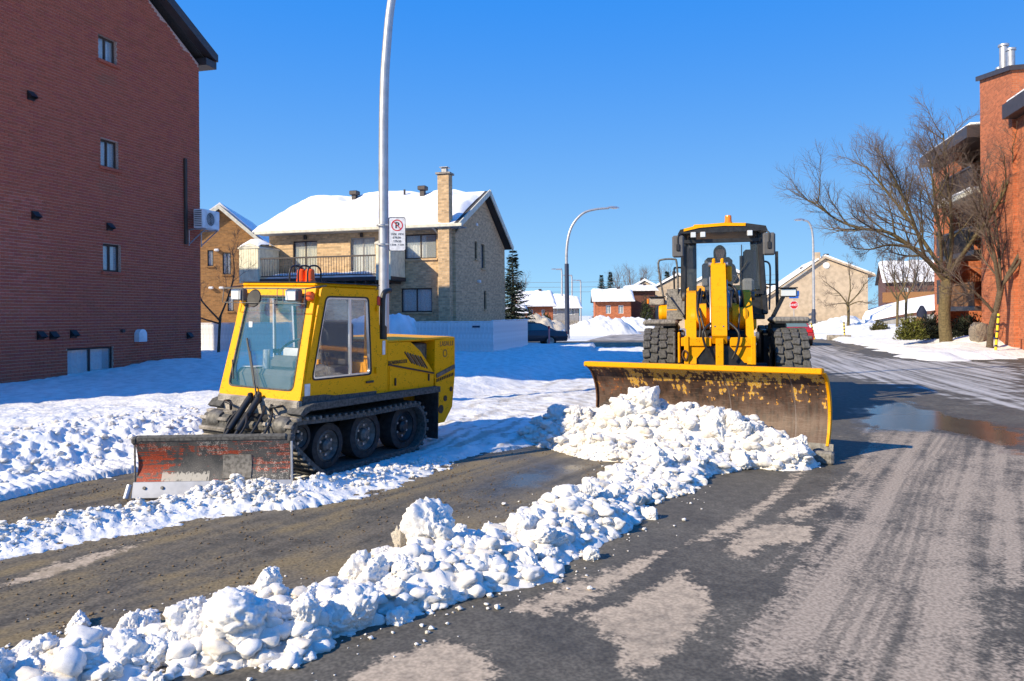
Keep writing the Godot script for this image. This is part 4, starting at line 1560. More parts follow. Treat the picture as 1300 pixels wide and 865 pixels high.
	for k in 3:
		b = mb()
		b.extr(V2([-0.6, 6.28 + 0.05, -7.0, 1.82, -7.0, 2.0, -0.6, 6.48]), -2.6 - k * 4.4, -0.1 - k * 4.6)
		obj("roof_snow", b, M.roof_snow, rfo)
	b = mb()
	b.extr(V2([-0.1, 6.6, 3.9, 4.9, 3.9, 5.0, -0.1, 6.75]), -15.8, 0.1)
	obj("roof_snow", b, M.roof_snow, rfo)
	b = mb()
	b.at(Transform3D(Basis(Vector3.RIGHT, PI / 2), Vector3(-0.03, 5.78, 0.0)))
	b.lathe([Vector2(0.28, 0), Vector2(0.28, 0.06), Vector2(0, 0.06)], 24)
	obj("round_vent", b, M.white_paint, o)
	part_box("chimney", Vector3(-0.62, 6.5, -1.5), Vector3(0.6, 1.1, 0.6), 0.02, M.beige_siding, o)
	for p in [[0.1, -0.8], [-1.6, -3.0]]:
		part_box("roof_vent", Vector3(p[0], 6.68 if p[0] > 0.0 else 5.65, p[1]), Vector3(0.4, 0.35, 0.4), 0.03, M.brown_metal, o)
	part_box("parapet", Vector3(-1.9, 0.75, 0.4), Vector3(4.6, 0.3, 0.3), 0.02, M.concrete, o)

	# row houses behind it, only their roofs show over the loader
	for k in 3:
		var r := thing("row_house", ["nearest", "middle", "farthest"][k] + " of the snowy roofed row houses left of the beige house", "house", Vector3(24.0 - k * 1.5, 0, -84.0 - k * 17.0), -14.0, "row houses down the right side")
		b = mb()
		b.extr(V2([-6.0, -0.3, 6.0, -0.3, 6.0, 3.6, 0.0, 6.7, -6.0, 3.6]), -9.0, 0.0)
		obj("wall", b, M.beige_siding, r)
		b = mb()
		b.extr(V2([0.0, 6.85, -6.5, 3.5, -6.5, 3.75, 0.0, 7.2, 6.5, 3.75, 6.5, 3.5]), -9.2, 0.25)
		obj("roof_snow", b, M.roof_snow, r)
		part_box("roof_vent", Vector3(-0.6, 7.2, -2.0), Vector3(0.5, 0.5, 0.5), 0.03, M.brown_metal, r)

	far_house("small orange brick house with white roof behind the dark car", Vector3(3.2, 0, -96.0), 6.0, Vector3(4.2, 2.85, 6.0), 1.6, M.orange_brick, [[-0.9, -0.5, 1.2, 2.3], [0.6, 1.0, 1.2, 2.3]], 81)
	far_house("orange brick house with two windows down the street", Vector3(12.2, 0, -90.0), -4.0, Vector3(4.3, 3.3, 6.0), 1.1, M.orange_brick, [[-0.9, -0.3, 1.7, 2.7], [0.6, 1.2, 1.7, 2.7]], 82)
	far_house("house with brown wall and white roof right of the two windowed house", Vector3(16.5, 0, -95.0), -4.0, Vector3(3.4, 4.7, 6.0), 0.3, M.brown_siding, [[0.4, 1.0, 1.0, 1.8]], 83)
	far_house("low orange brick house with white roof left of the loader cab", Vector3(21.6, 0, -104.0), -10.0, Vector3(7.0, 2.6, 8.0), 2.6, M.orange_brick, [[-2.0, -1.2, 1.2, 2.1], [-0.8, 0.0, 1.2, 2.1]], 84)
	far_house("grey house with snowy roof between the far lamp posts", Vector3(7.6, 0, -112.0), 4.0, Vector3(5.0, 2.7, 6.0), 1.4, M.grey_siding, [[-1.8, -0.8, 1.6, 2.6], [0.8, 1.8, 1.6, 2.6]], 85)
	far_house("brown and white house behind the three far lamp posts", Vector3(6.4, 0, -140.0), 4.0, Vector3(8.0, 3.2, 8.0), 2.0, M.brown_siding, [[-2.8, -1.8, 1.4, 2.6], [1.2, 2.4, 1.4, 2.6]], 86)
	far_house("low white shed with flat snowy roof beside the spruce", Vector3(-0.6, 0, -88.0), 3.0, Vector3(4.2, 2.0, 4.0), 0.5, M.grey_siding, [[-0.4, 0.4, 0.6, 1.5]], 87)
	far_house("brown house with snowy roof behind the bare trees on the right", Vector3(51.0, 0, -92.0), -20.0, Vector3(9.0, 5.4, 8.0), 2.4, M.brown_siding, [[-2.8, -2.0, 3.4, 4.6], [1.6, 2.4, 3.4, 4.6]], 88)
	# low garage with a broad snowy roof
	o = thing("garage", "low grey garage under a thick snow roof left of the big tree", "garage", Vector3(33.5, 0, -60.0), -30.0)
	b = mb()
	b.extr(V2([-4.6, -0.3, 4.6, -0.3, 4.6, 1.9, -4.6, 0.9]), -6.0, 0.0)
	obj("wall", b, M.grey_siding, o)
	part_box("eave_board", Vector3(0.3, 2.9, -5.0), Vector3(8.0, 0.9, 0.2), 0.02, M.wood_rail, o)
	b = mb()
	b.grid([[Vector3(-4.9, 0.75, 0.3), Vector3(-1.5, 1.5, 0.35), Vector3(2.0, 1.95, 0.35), Vector3(4.9, 1.95, 0.3)], [Vector3(-4.9, 1.2, 0.1), Vector3(-1.5, 1.95, 0.1), Vector3(2.0, 2.35, 0.1), Vector3(4.9, 2.3, 0.1)], [Vector3(-4.9, 1.7, -3), Vector3(-1.5, 2.6, -3), Vector3(2.0, 3.1, -3), Vector3(4.9, 3.0, -3)], [Vector3(-4.9, 1.9, -6), Vector3(-1.5, 2.9, -6), Vector3(2.0, 3.5, -6), Vector3(4.9, 3.3, -6)]], Vector3.UP)
	obj("roof_snow", b, M.roof_snow, o)


func far_house(label: String, at: Vector3, turn: float, s: Vector3, rise: float, mt: Material, holes: Array, seed_: int) -> void:
	# a small house far down the street: eaves face the camera
	var o := thing("far_house", label, "house", at, turn, "houses at the far end of the street")
	var b := mb()
	holed(b, -s.x * 0.5, s.x * 0.5, -0.3, s.y, holes, 0.2)
	for e in [-1, 1]:
		b.at(Transform3D(Basis(Vector3.UP, e * PI / 2), Vector3(e * s.x * 0.5, 0, 0 if e == 1 else -s.z)))
		b.extr(V2([0, -0.3, s.z, -0.3, s.z, s.y, s.z * 0.5, s.y + rise, 0, s.y]), -0.1, 0.0)
	obj("wall", b, mt, o)
	for h in holes:
		window(o, Transform3D.IDENTITY, h, 0.1, M.white_paint, 2, M.curtain, null, 0.6)
	gable_roof(o, -s.x * 0.5 - 0.35, s.x * 0.5 + 0.35, [[0.5, s.y - 0.2], [-s.z * 0.5, s.y + rise + 0.05], [-s.z - 0.5, s.y - 0.2]], 0.12, M.brown_metal)
	snow_cover(o, -s.x * 0.5 - 0.4, s.x * 0.5 + 0.4, 0.58, s.y - 0.1, -s.z * 0.5, s.y + rise + 0.18, 0.28, seed_)
	part_box("roof_vent", Vector3(s.x * 0.2, s.y + rise + 0.3, -s.z * 0.5), Vector3(0.4, 0.6, 0.4), 0.03, M.brown_metal, o)
	part_box("foundation", Vector3(0, 0.3, 0.03), Vector3(s.x, 0.9, 0.05), 0.0, M.concrete, o)


func build_right_building() -> void:
	# street side lies in the plane z = 0, x runs away from the camera
	var o := thing("brick_apartment_block", "sunlit orange brick apartment block with tall chimney at the right edge", "building", Vector3(21.47, 0, -38.0), 76.17)
	# seen from the street the outward side is -z, so build it mirrored: outward along local -z
	var b := mb()
	var flip := Transform3D(Basis(Vector3.UP, PI), Vector3.ZERO)
	# now X = -x: 0 at the far corner, growing towards the camera
	b.at(flip)
	b.box(Vector3(0.75, 4.6, -0.15), Vector3(1.5, 9.4, 0.3), 0.0)
	b.box(Vector3(2.35, 8.05, -0.15), Vector3(1.7, 2.2, 0.3), 0.0)
	b.box(Vector3(0.15, 4.6, -5.3), Vector3(0.3, 9.4, 10.0), 0.0)
	b.box(Vector3(10.2, 4.6, -0.4), Vector3(7.4, 9.2, 0.8), 0.0)
	b.box(Vector3(3.0, 4.4, -2.0), Vector3(0.9, 9.0, 0.3), 0.0)
	b.box(Vector3(7.5, 4.5, -6.0), Vector3(14.0, 8.8, 8.0), 0.0)
	obj("wall", b, M.orange_brick, o)
	b = mb()
	b.at(flip)
	b.extr(V2([6.95, -0.3, 10.2, -0.3, 10.2, 10.72, 6.95, 11.30]), -0.6, 0.16)
	var ch := obj("chimney", b, M.orange_brick, o)
	b = mb()
	b.at(flip)
	b.extr(V2([6.83, 11.29, 10.32, 10.67, 10.32, 10.85, 6.83, 11.48]), -0.7, 0.28)
	obj("chimney_cap", b, M.brown_metal, ch)
	for q in [[7.5, 0.09, 0.45], [7.95, 0.09, 0.5], [8.45, 0.15, 1.25], [9.15, 0.14, 0.85]]:
		b = mb()
		b.at(flip * Transform3D(Basis(), Vector3(q[0], 10.9, -0.2)))
		b.lathe([Vector2(q[1], 0), Vector2(q[1], q[2]), Vector2(q[1] * 1.3, q[2]), Vector2(q[1] * 1.3, q[2] + 0.08), Vector2(0, q[2] + 0.08)], 14)
		obj("flue", b, M.galvanised, ch)
	b = mb()
	b.at(flip)
	b.extr(V2([-0.4, 9.05, 6.44, 9.05, 6.44, 9.55, -0.4, 9.55]), -9.0, 0.5)
	b.extr(V2([10.21, 8.85, 14.5, 8.85, 14.5, 9.4, 10.21, 9.4]), -9.0, 0.5)
	var rf := obj("roof", b, M.brown_metal, o)
	b = mb()
	b.at(flip)
	b.box(Vector3(3.0, 9.62, -4.2), Vector3(6.8, 0.14, 9.2), 0.05)
	b.box(Vector3(12.4, 9.48, -4.2), Vector3(4.2, 0.14, 9.2), 0.05)
	obj("roof_snow", b, M.roof_snow, rf)
	# recessed balconies
	var white := [true, false, false]
	for k in 3:
		var y := [6.75, 4.15, 1.75][k] as float
		var bal := Node3D.new()
		bal.name = "balcony"
		o.add_child(bal, true)
		bal.transform = flip
		part_box("slab", Vector3(4.1, y, -0.55), Vector3(4.9, 0.2, 1.7), 0.02, M.brown_metal if k else M.cream_trim, bal)
		var mt: Material = M.wood_rail if k == 2 else M.brown_metal
		b = mb()
		b.bar(Vector3(1.7, y + 1.1, 0.25), Vector3(6.4, y + 1.1, 0.25), 0.1, 0.08)
		obj("handrail", b, mt, bal)
		var n := 40 if k < 2 else 30
		var bl := mb()
		bl.box(Vector3.ZERO, Vector3(0.03 if k < 2 else 0.11, 0.98, 0.03))
		var blm := bl.mesh()
		for i in n:
			put("baluster" if k < 2 else "rail_board", blm, mt, bal).position = Vector3(1.75 + i * 4.6 / (n - 1), y + 0.58, 0.25)
		if k == 0:
			part_box("rail_snow", Vector3(4.0, y + 0.16, 0.1), Vector3(4.4, 0.14, 0.5), 0.05, M.roof_snow, bal)
		var holes := [[3.9, 5.9, y + 0.1, y + 2.2]]
		b = mb()
		b.at(Transform3D(Basis(), Vector3(0, 0, -1.35)))
		holed(b, 3.46, 6.44, y - 0.4, y + 2.6, holes, 0.15)
		obj("back_wall", b, M.orange_brick if k != 1 else M.brown_siding, bal)
		window(bal, Transform3D(Basis(), Vector3(0, 0, -1.35)), holes[0], 0.12, M.frame_brown, 2, M.curtain, null, 0.6)
	for k in 2:
		var y := [4.4, 2.0][k] as float
		part_box("side_window", Vector3(-0.75, y + 0.6, -0.012), Vector3(0.5, 1.2, 0.04), 0.01, M.frame_black, o)


func build_fences() -> void:
	# white board fence in front of the duplex
	var turn := -15.35
	var f := thing("board_fence", "long white board fence in shade before the tan brick duplex", "fence", Vector3(-0.75, 0, -28.0), turn)
	var bm := mb()
	bm.box(Vector3(0, 0.68, 0), Vector3(0.142, 1.36, 0.02), 0.004)
	var board := bm.mesh()
	for i in 91:
		var q := put("board", board, M.fence_white, f)
		q.position = Vector3(-0.1 - i * 0.145, 0.02 + 0.004 * (i % 3), 0.002 * (i % 2))
	for i in 7:
		part_box("post", Vector3(-0.02 - i * 2.18, 0.72, -0.08), Vector3(0.11, 1.44, 0.11), 0.01, M.fence_white, f)
	for y in [0.35, 1.1]:
		part_box("rail", Vector3(-6.6, y, -0.035), Vector3(13.2, 0.09, 0.04), 0.0, M.fence_white, f)
	part_box("cap_rail", Vector3(-6.6, 1.41, 0.0), Vector3(13.3, 0.04, 0.09), 0.008, M.fence_white, f)
	var gt := part_box("gate_frame", Vector3(-1.7, 0.7, 0.03), Vector3(0.05, 1.36, 0.03), 0.0, M.fence_white, f)
	part_box("latch", Vector3(-0.62, 1.22, 0.03), Vector3(0.3, 0.07, 0.04), 0.01, M.dark_post, gt)
	f = thing("side_fence", "short white board fence running back beside the parked car", "fence", Vector3(-0.75, 0, -28.0), 75.0)
	for i in 38:
		var q := put("board", board, M.fence_white, f)
		q.position = Vector3(0.1 + i * 0.145, 0.05 + 0.003 * (i % 3), 0.002 * (i % 2))
	for i in 3:
		part_box("post", Vector3(1.9 + i * 1.75, 0.72, -0.08), Vector3(0.11, 1.5, 0.11), 0.01, M.fence_white, f)
	part_box("cap_rail", Vector3(2.85, 1.44, 0.0), Vector3(5.5, 0.04, 0.09), 0.008, M.fence_white, f)
	# a piece of far white picket fence near the spruce
	f = thing("picket_fence", "low white picket fence at the foot of the spruce", "fence", Vector3(-1.6, 0, -70.0), 0.0)
	for i in 22:
		part_box("picket", Vector3(i * 0.18, 0.65, 0), Vector3(0.13, 1.3, 0.03), 0.0, M.white_paint, f)
	part_box("rail", Vector3(1.9, 0.9, -0.03), Vector3(4.0, 0.1, 0.03), 0.0, M.white_paint, f)


# ---------------------------------------------------------------- street furniture
func lamp_post(label: String, at: Vector3, pts: Array, r0: float, r1: float, sleeve: float, turn := 0.0) -> Node3D:
	var o := thing("street_lamp", label, "street lamp", at, turn, "street lamps")
	var p := smooth_pts(pts, 8)
	var rs := []
	for i in p.size():
		rs.append(lerpf(r0, r1, float(i) / (p.size() - 1)))
	var split := p.size() / 2
	var b := mb()
	b.tube(p, rs, 14)
	obj("pole", b, M.galvanised, o)
	if sleeve > 0.0:
		part_tube("sleeve", [Vector3(0, 0, 0), Vector3(0, sleeve, 0)], [r0 * 1.5, r0 * 1.35], 14, M.dark_post, o)
	part_tube("base_plate", [Vector3(0, 0, 0), Vector3(0, 0.3, 0)], [r0 * 1.7, r0 * 1.6], 14, M.galvanised, o)
	var e: Vector3 = p[-1]
	var d: Vector3 = (p[-1] - p[-2]).normalized()
	d = Vector3(d.x, 0, d.z).normalized()
	b = mb()
	var s := Vector3(-d.z, 0, d.x)
	b.at(Transform3D(Basis(d, Vector3.UP, s), e))
	b.grid([[Vector3(-0.1, 0.03, -0.05), Vector3(-0.1, 0.09, 0), Vector3(-0.1, 0.03, 0.05)], [Vector3(0.2, 0.02, -0.15), Vector3(0.2, 0.15, 0), Vector3(0.2, 0.02, 0.15)], [Vector3(0.55, 0.0, -0.17), Vector3(0.55, 0.12, 0), Vector3(0.55, 0.0, 0.17)], [Vector3(0.72, 0.0, -0.06), Vector3(0.72, 0.04, 0), Vector3(0.72, 0.0, 0.06)]], Vector3.UP)
	b.poly([Vector3(-0.1, 0.0, -0.05), Vector3(0.2, 0.0, -0.15), Vector3(0.55, 0.0, -0.17), Vector3(0.72, 0.0, -0.06), Vector3(0.72, 0.0, 0.06), Vector3(0.55, 0.0, 0.17), Vector3(0.2, 0.0, 0.15), Vector3(-0.1, 0.0, 0.05)], Vector3.DOWN)
	var hd := obj("lamp_head", b, M.galvanised, o)
	b = mb()
	b.at(Transform3D(Basis(d, Vector3.UP, s), e))
	b.box(Vector3(0.38, -0.02, 0), Vector3(0.4, 0.04, 0.22), 0.015)
	obj("lens", b, M.clear_lens, hd)
	return o


func letters(text: String, size: float, mt: Material, parent: Node, at: Vector3, depth := 0.004, called := "lettering", bold := false) -> MeshInstance3D:
	var t := TextMesh.new()
	var f := SystemFont.new()
	f.font_names = PackedStringArray(["Droid Sans"])
	f.font_weight = 700 if bold else 400
	t.font = f
	t.text = text
	t.font_size = 64
	t.pixel_size = size / 64.0
	t.depth = depth
	var o := put(called, t, mt, parent)
	o.position = at
	return o


func build_street_furniture() -> void:
	lamp_post("tall near street lamp pole rising behind the small plough", Vector3(-2.28, 0, -13.3), [Vector3(0, 0, 0), Vector3(0.01, 3.0, 0), Vector3(0.03, 5.2, 0), Vector3(0.09, 6.4, 0), Vector3(0.24, 7.5, 0), Vector3(0.65, 8.6, 0), Vector3(1.35, 9.3, 0), Vector3(2.5, 9.6, 0)], 0.094, 0.055, 0.0)
	lamp_post("curved street lamp with dark lower post left of the loader", Vector3(3.76, 0, -51.0), [Vector3(0, 0, 0), Vector3(0, 4.0, 0), Vector3(0.02, 6.2, 0), Vector3(0.35, 7.6, 0), Vector3(1.1, 8.5, 0), Vector3(2.0, 8.8, 0), Vector3(2.9, 8.87, 0)], 0.11, 0.07, 5.1)
	lamp_post("street lamp with short arm in front of the beige house", Vector3(23.4, 0, -58.0), [Vector3(0, 0, 0), Vector3(0, 5.0, 0), Vector3(-0.03, 7.6, 0), Vector3(-0.3, 8.6, 0), Vector3(-0.75, 8.8, 0)], 0.1, 0.07, 1.9)
	var fl := [["left one of three thin far lamp posts", 7.7, -115.0, 8.6], ["middle one of three thin far lamp posts", 10.3, -128.0, 8.3], ["right one of three thin far lamp posts", 12.9, -140.0, 8.0]]
	for q in fl:
		lamp_post(q[0], Vector3(q[1], 0, q[2]), [Vector3(0, 0, 0), Vector3(0, 5, 0), Vector3(0, q[3] - 0.3, 0), Vector3(-0.3, q[3], 0), Vector3(-0.9, q[3], 0)], 0.16, 0.10, 0.0)
	var up := thing("utility_pole", "thin pale utility post beside the spruce", "pole", Vector3(-0.65, 0, -66.0))
	part_tube("post", [Vector3(0, 0, 0), Vector3(0, 4.6, 0)], [0.1, 0.08], 8, M.cream_trim, up)
	part_box("cap", Vector3(0, 4.62, 0), Vector3(0.22, 0.06, 0.22), 0.01, M.galvanised, up)
	# no parking sign on the near pole
	var s := thing("no_parking_sign", "no parking sign with red ring on the near lamp pole", "sign", Vector3(-2.01, 3.09, -13.17), 6.0)
	var pl := PackedVector2Array()
	for c in [[1, 1], [-1, 1], [-1, -1], [1, -1]]:
		for k in 5:
			var a: float = atan2(c[1], c[0]) - PI / 4 + k * PI / 8
			pl.append(Vector2(c[0] * 0.115, c[1] * 0.265) + Vector2(cos(a), sin(a)) * 0.035)
	var b := mb()
	b.extr(pl, -0.004, 0.0)
	obj("plate", b, M.sign_white, s)
	var inner := PackedVector2Array()
	for q in pl:
		inner.append(Vector2(q.x * 0.93, q.y * 0.965))
	b = mb()
	b.ring(pl, inner, 0.0, 0.003)
	obj("border", b, M.print_black, s)
	b = mb()
	b.at(Transform3D(Basis(Vector3.RIGHT, PI / 2), Vector3(0, 0.155, 0)))
	b.lathe([Vector2(0.102, 0.0), Vector2(0.102, 0.003), Vector2(0.084, 0.003), Vector2(0.084, 0.0)], 32)
	obj("red_ring", b, M.sign_red, s)
	b = mb()
	b.box(Vector3(0, 0.155, 0.0035), Vector3(0.17, 0.014, 0.002), 0.0, Basis(Vector3.BACK, deg_to_rad(-45.0)))
	obj("slash", b, M.sign_red, s)
	letters("P", 0.15, M.print_black, s, Vector3(0, 0.155, 0.0015), 0.003, "letter", true)
	var ly := 0.0
	for t in ["LUN  VEN", "07h30-", "17h30", "1 AVR - 1 DEC"]:
		letters(t, 0.05 if t.length() < 9 else 0.04, M.print_black, s, Vector3(0, ly, 0.001), 0.002, "text_line", true)
		ly -= 0.063
	for y in [0.17, -0.17]:
		part_box("clamp", Vector3(-0.16, y, -0.06), Vector3(0.18, 0.03, 0.02), 0.004, M.galvanised, s)
		b = mb()
		b.at(Transform3D(Basis(), Vector3(-0.27, y - 0.012, -0.13)))
		b.lathe([Vector2(0.09, 0), Vector2(0.1, 0), Vector2(0.1, 0.024), Vector2(0.09, 0.024)], 16)
		obj("band", b, M.galvanised, s)
	# stop sign before the beige house
	s = thing("stop_sign", "red octagonal stop sign right of the loader cab", "sign", Vector3(24.5, 0, -65.0), -4.0)
	pl = PackedVector2Array()
	inner = PackedVector2Array()
	for k in 8:
		var d := Vector2.from_angle(PI / 8 + k * PI / 4)
		pl.append(d * 0.38)
		inner.append(d * 0.345)
	var sg := Node3D.new()
	sg.name = "plate_assembly"
	s.add_child(sg)
	sg.position = Vector3(0, 2.3, 0.05)
	b = mb()
	b.extr(inner, 0.0, 0.012)
	obj("plate", b, M.sign_red, sg)
	b = mb()
	b.ring(pl, inner, 0.0, 0.012)
	obj("border", b, M.sign_white, sg)
	letters("ARRÊT", 0.26, M.sign_white, sg, Vector3(0, 0, 0.014), 0.004, "lettering", true)
	part_tube("post", [Vector3(0, 0, 0), Vector3(0, 3.1, 0)], [0.035, 0.035], 8, M.galvanised, s)
	part_box("street_name_plate", Vector3(0, 2.98, 0.04), Vector3(0.8, 0.2, 0.02), 0.005, M.blue_sign, s)
	# snow stakes
	stake("yellow snow stake with dark bands leaning at the foot of the right hand tree", Vector3(17.45, 0.25, -27.0), 1.3, 0.09, M.stake_yellow, true)
	stake("yellow snow stake beside the concrete kerb block", Vector3(20.0, 0.1, -45.0), 0.95, -0.04, M.stake_yellow, true)
	stake("yellow snow stake leaning behind the red car", Vector3(18.6, 0.0, -46.0), 1.0, -0.2, M.stake_yellow, true)
	stake("pale red snow stake in front of the dark parked car", Vector3(1.75, 0.0, -35.5), 1.1, 0.0, M.stake_pink, false)
	var kb := thing("kerb_block", "low concrete kerb block in the snow by the yellow stake", "kerb block", Vector3(19.3, 0, -44.2), -8.0)
	part_box("block", Vector3(0, 0.14, 0), Vector3(1.3, 0.32, 0.4), 0.03, M.concrete, kb)
	# overhead wires
	for k in 3:
		var w := mb()
		var pts := []
		for i in 21:
			var t := i / 20.0
			pts.append(Vector3(lerpf(-18.0, 40.0, t), 6.6 - k * 0.75 + 3.0 * pow(t - 0.5, 2.0), -118.0 + 6.0 * t))
		w.tube(pts, [0.02], 4, false)
		tag(obj("overhead_wire", w, M.twig_far), ["highest", "middle", "lowest"][k] + " of the thin wires above the far houses", "wire", "overhead wires")


func stake(label: String, at: Vector3, h: float, lean: float, mt: Material, bands: bool) -> void:
	var s := thing("snow_stake", label, "stake", at, 0.0, "snow stakes")
	s.rotation.z = -lean
	part_tube("rod", [Vector3(0, -0.2, 0), Vector3(0, h, 0)], [0.045, 0.045], 8, mt, s)
	if bands:
		for i in 5:
			part_tube("band", [Vector3(0, 0.1 + i * h * 0.2, 0), Vector3(0, 0.1 + i * h * 0.2 + 0.07, 0)], [0.049, 0.049], 8, M.frame_black, s)
	else:
		part_tube("tip", [Vector3(0, h - 0.12, 0), Vector3(0, h + 0.01, 0)], [0.05, 0.05], 8, M.sign_red, s)


# ---------------------------------------------------------------- vegetation
func grow(b: MB, p: Vector3, d: Vector3, length: float, r: float, level: int, last: int, wander: float, lift: float, kids: int, r_: RandomNumberGenerator, fine: MB) -> void:
	var n := 5 if level < last else 3
	var pts := [p]
	var rs := [r]
	var dirs := []
	var q := p
	for i in n:
		d = (d + Vector3(r_.randfn(), r_.randfn(), r_.randfn()) * wander + Vector3.UP * lift).normalized()
		q += d * length / n
		pts.append(q)
		rs.append(lerpf(r, r * 0.35, float(i + 1) / n))
		dirs.append(d)
	var use := b if r > 0.022 else fine
	use.tube(pts, rs, 7 if r > 0.06 else (5 if r > 0.022 else 3), false)
	if level >= last:
		return
	for k in kids:
		var t := lerpf(0.25, 1.0, (k + r_.randf()) / kids)
		var i := mini(int(t * n), n - 1)
		var at: Vector3 = pts[i].lerp(pts[i + 1], t * n - i)
		var base: Vector3 = dirs[i]
		var side := base.cross(Vector3(r_.randfn(), r_.randfn(), r_.randfn())).normalized()
		var nd := (base * r_.randf_range(0.5, 0.95) + side * r_.randf_range(0.5, 0.85)).normalized()
		grow(b, at, nd, length * r_.randf_range(0.42, 0.66) * (1.15 - 0.35 * t), maxf(0.0045, r * 0.45 * (1.1 - 0.4 * t)), level + 1, last, wander, lift, kids, r_, fine)


func bare_tree(called: String, label: String, at: Vector3, trunk: Array, radii: Array, limbs: Array, seed_: int, last: int, kids: int, bark: Material, twig: Material, group := "bare trees") -> Node3D:
	# trunk: points; limbs: [radius, points ...] main limbs drawn one by one, smaller wood grown from them
	var o := thing(called, label, "tree", at, 0.0, group)
	var r_ := RandomNumberGenerator.new()
	r_.seed = seed_
	var b := mb()
	b.tube(smooth_pts(trunk, 3), radii, 10)
	obj("trunk", b, bark, o)
	var wood := mb()
	var fine := mb()
	for l in limbs:
		var p := smooth_pts(l.slice(1), 4)
		var r0: float = l[0]
		var rs := []
		for i in p.size():
			rs.append(lerpf(r0, r0 * 0.22, float(i) / (p.size() - 1)))
		b = mb()
		b.tube(p, rs, 8, false)
		obj("limb", b, bark, o)
		var total := 0.0
		for i in p.size() - 1:
			total += p[i].distance_to(p[i + 1])
		var n := int(kids * 1.7)
		for k in n:
			var t := lerpf(0.22, 1.0, (k + r_.randf()) / n)
			var i := mini(int(t * (p.size() - 1)), p.size() - 2)
			var base: Vector3 = (p[i + 1] - p[i]).normalized()
			var side := base.cross(Vector3(r_.randfn(), r_.randfn(), r_.randfn())).normalized()
			grow(wood, p[i].lerp(p[i + 1], t * (p.size() - 1) - i), (base * r_.randf_range(0.6, 1.0) + side * r_.randf_range(0.4, 0.9)).normalized(), total * r_.randf_range(0.2, 0.36) * (1.3 - 0.5 * t), maxf(0.012, r0 * 0.42 * (1.15 - 0.6 * t)), 1, last, 0.11, 0.09, kids, r_, fine)
	if wood.v.size() == 0:
		obj("crown", fine, twig, o).set_meta("kind", "stuff")
		return o
	var cr := obj("crown", wood, bark, o)
	cr.set_meta("kind", "stuff")
	if fine.v.size():
		obj("twigs", fine, twig, cr).set_meta("kind", "stuff")
	return o


func spruce(label: String, at: Vector3, h: float, w: float, seed_: int, group := "spruces") -> void:
	var o := thing("spruce_tree", label, "tree", at, 0.0, group)
	part_tube("trunk", [Vector3.ZERO, Vector3(0, h * 0.97, 0)], [w * 0.055, 0.01], 8, M.bark, o)
	var r_ := RandomNumberGenerator.new()
	r_.seed = seed_
	var b := mb()
	for i in int(h * 46):
		var t := pow(r_.randf(), 1.25)
		var y := lerpf(0.06, 0.985, t) * h
		var len := (w * 0.5 * pow(1.0 - t, 0.9) + 0.08) * r_.randf_range(0.55, 1.12)
		var a := r_.randf() * TAU
		var d := Vector3(cos(a), lerpf(-0.35, 0.3, t) + r_.randf_range(-0.12, 0.12), sin(a)).normalized()
		var side := d.cross(Vector3.UP).normalized()
		var m := maxi(3, int(len / 0.15))
		for j in m:
			var s := (j + 0.6) / m
			var p := Vector3(0, y, 0) + d * len * s + Vector3.UP * (0.18 * len * s * s)
			var ls := 0.15 * (1.15 - 0.5 * s) + 0.02 * w
			var g := r_.randf_range(0.6, 1.4)
			b.col = Color(g, g, g * 0.95)
			for e in [-1.0, 1.0]:
				var sd: Vector3 = (d * 0.6 + side * e * 0.8 + Vector3.UP * r_.randf_range(-0.45, 0.1)).normalized()
				b.leaf(p + sd * ls * 0.8, sd.cross(Vector3(r_.randfn() * 0.5, 1, r_.randfn() * 0.5)).normalized() * ls * 0.30, sd * ls)
	obj("crown", b, M.needles, o)


func shrub(called: String, label: String, at: Vector3, s: Vector3, tint: Color, n: int, leaf: float, seed_: int, group := "shrubs") -> void:
	var o := thing(called, label, "shrub", at, 0.0, group)
	var r_ := RandomNumberGenerator.new()
	r_.seed = seed_
	var f := fast_noise(seed_, 1.3, 2)
	var st := mb()
	for k in 6:
		var d := Vector3(r_.randfn() * 0.5, 1.0, r_.randfn() * 0.5).normalized()
		st.tube([Vector3.ZERO, d * s.y * 0.6, d * s.y * 0.6 + Vector3(r_.randfn(), 1.0, r_.randfn()) * s.y * 0.2], [0.03, 0.02, 0.008], 5)
	obj("stems", st, M.bark, o)
	var b := mb()
	for i in n:
		var d := Vector3(r_.randfn(), absf(r_.randfn()), r_.randfn()).normalized()
		var rr := pow(r_.randf(), 0.4) * (0.85 + 0.45 * f.get_noise_3dv(d * 1.5))
		var p := Vector3(d.x * s.x * 0.5, d.y * s.y, d.z * s.z * 0.5) * rr
		var x := Vector3(r_.randfn(), r_.randfn(), r_.randfn()).normalized()
		var y := (d + Vector3(r_.randfn(), r_.randfn() + 0.6, r_.randfn()) * 0.6).normalized()
		var g := r_.randf_range(0.55, 1.4)
		b.col = Color(tint.r * g, tint.g * g, tint.b * g)
		b.leaf(p, x * leaf * 0.4, y * leaf)
	obj("foliage", b, M.shrub_leaf, o)


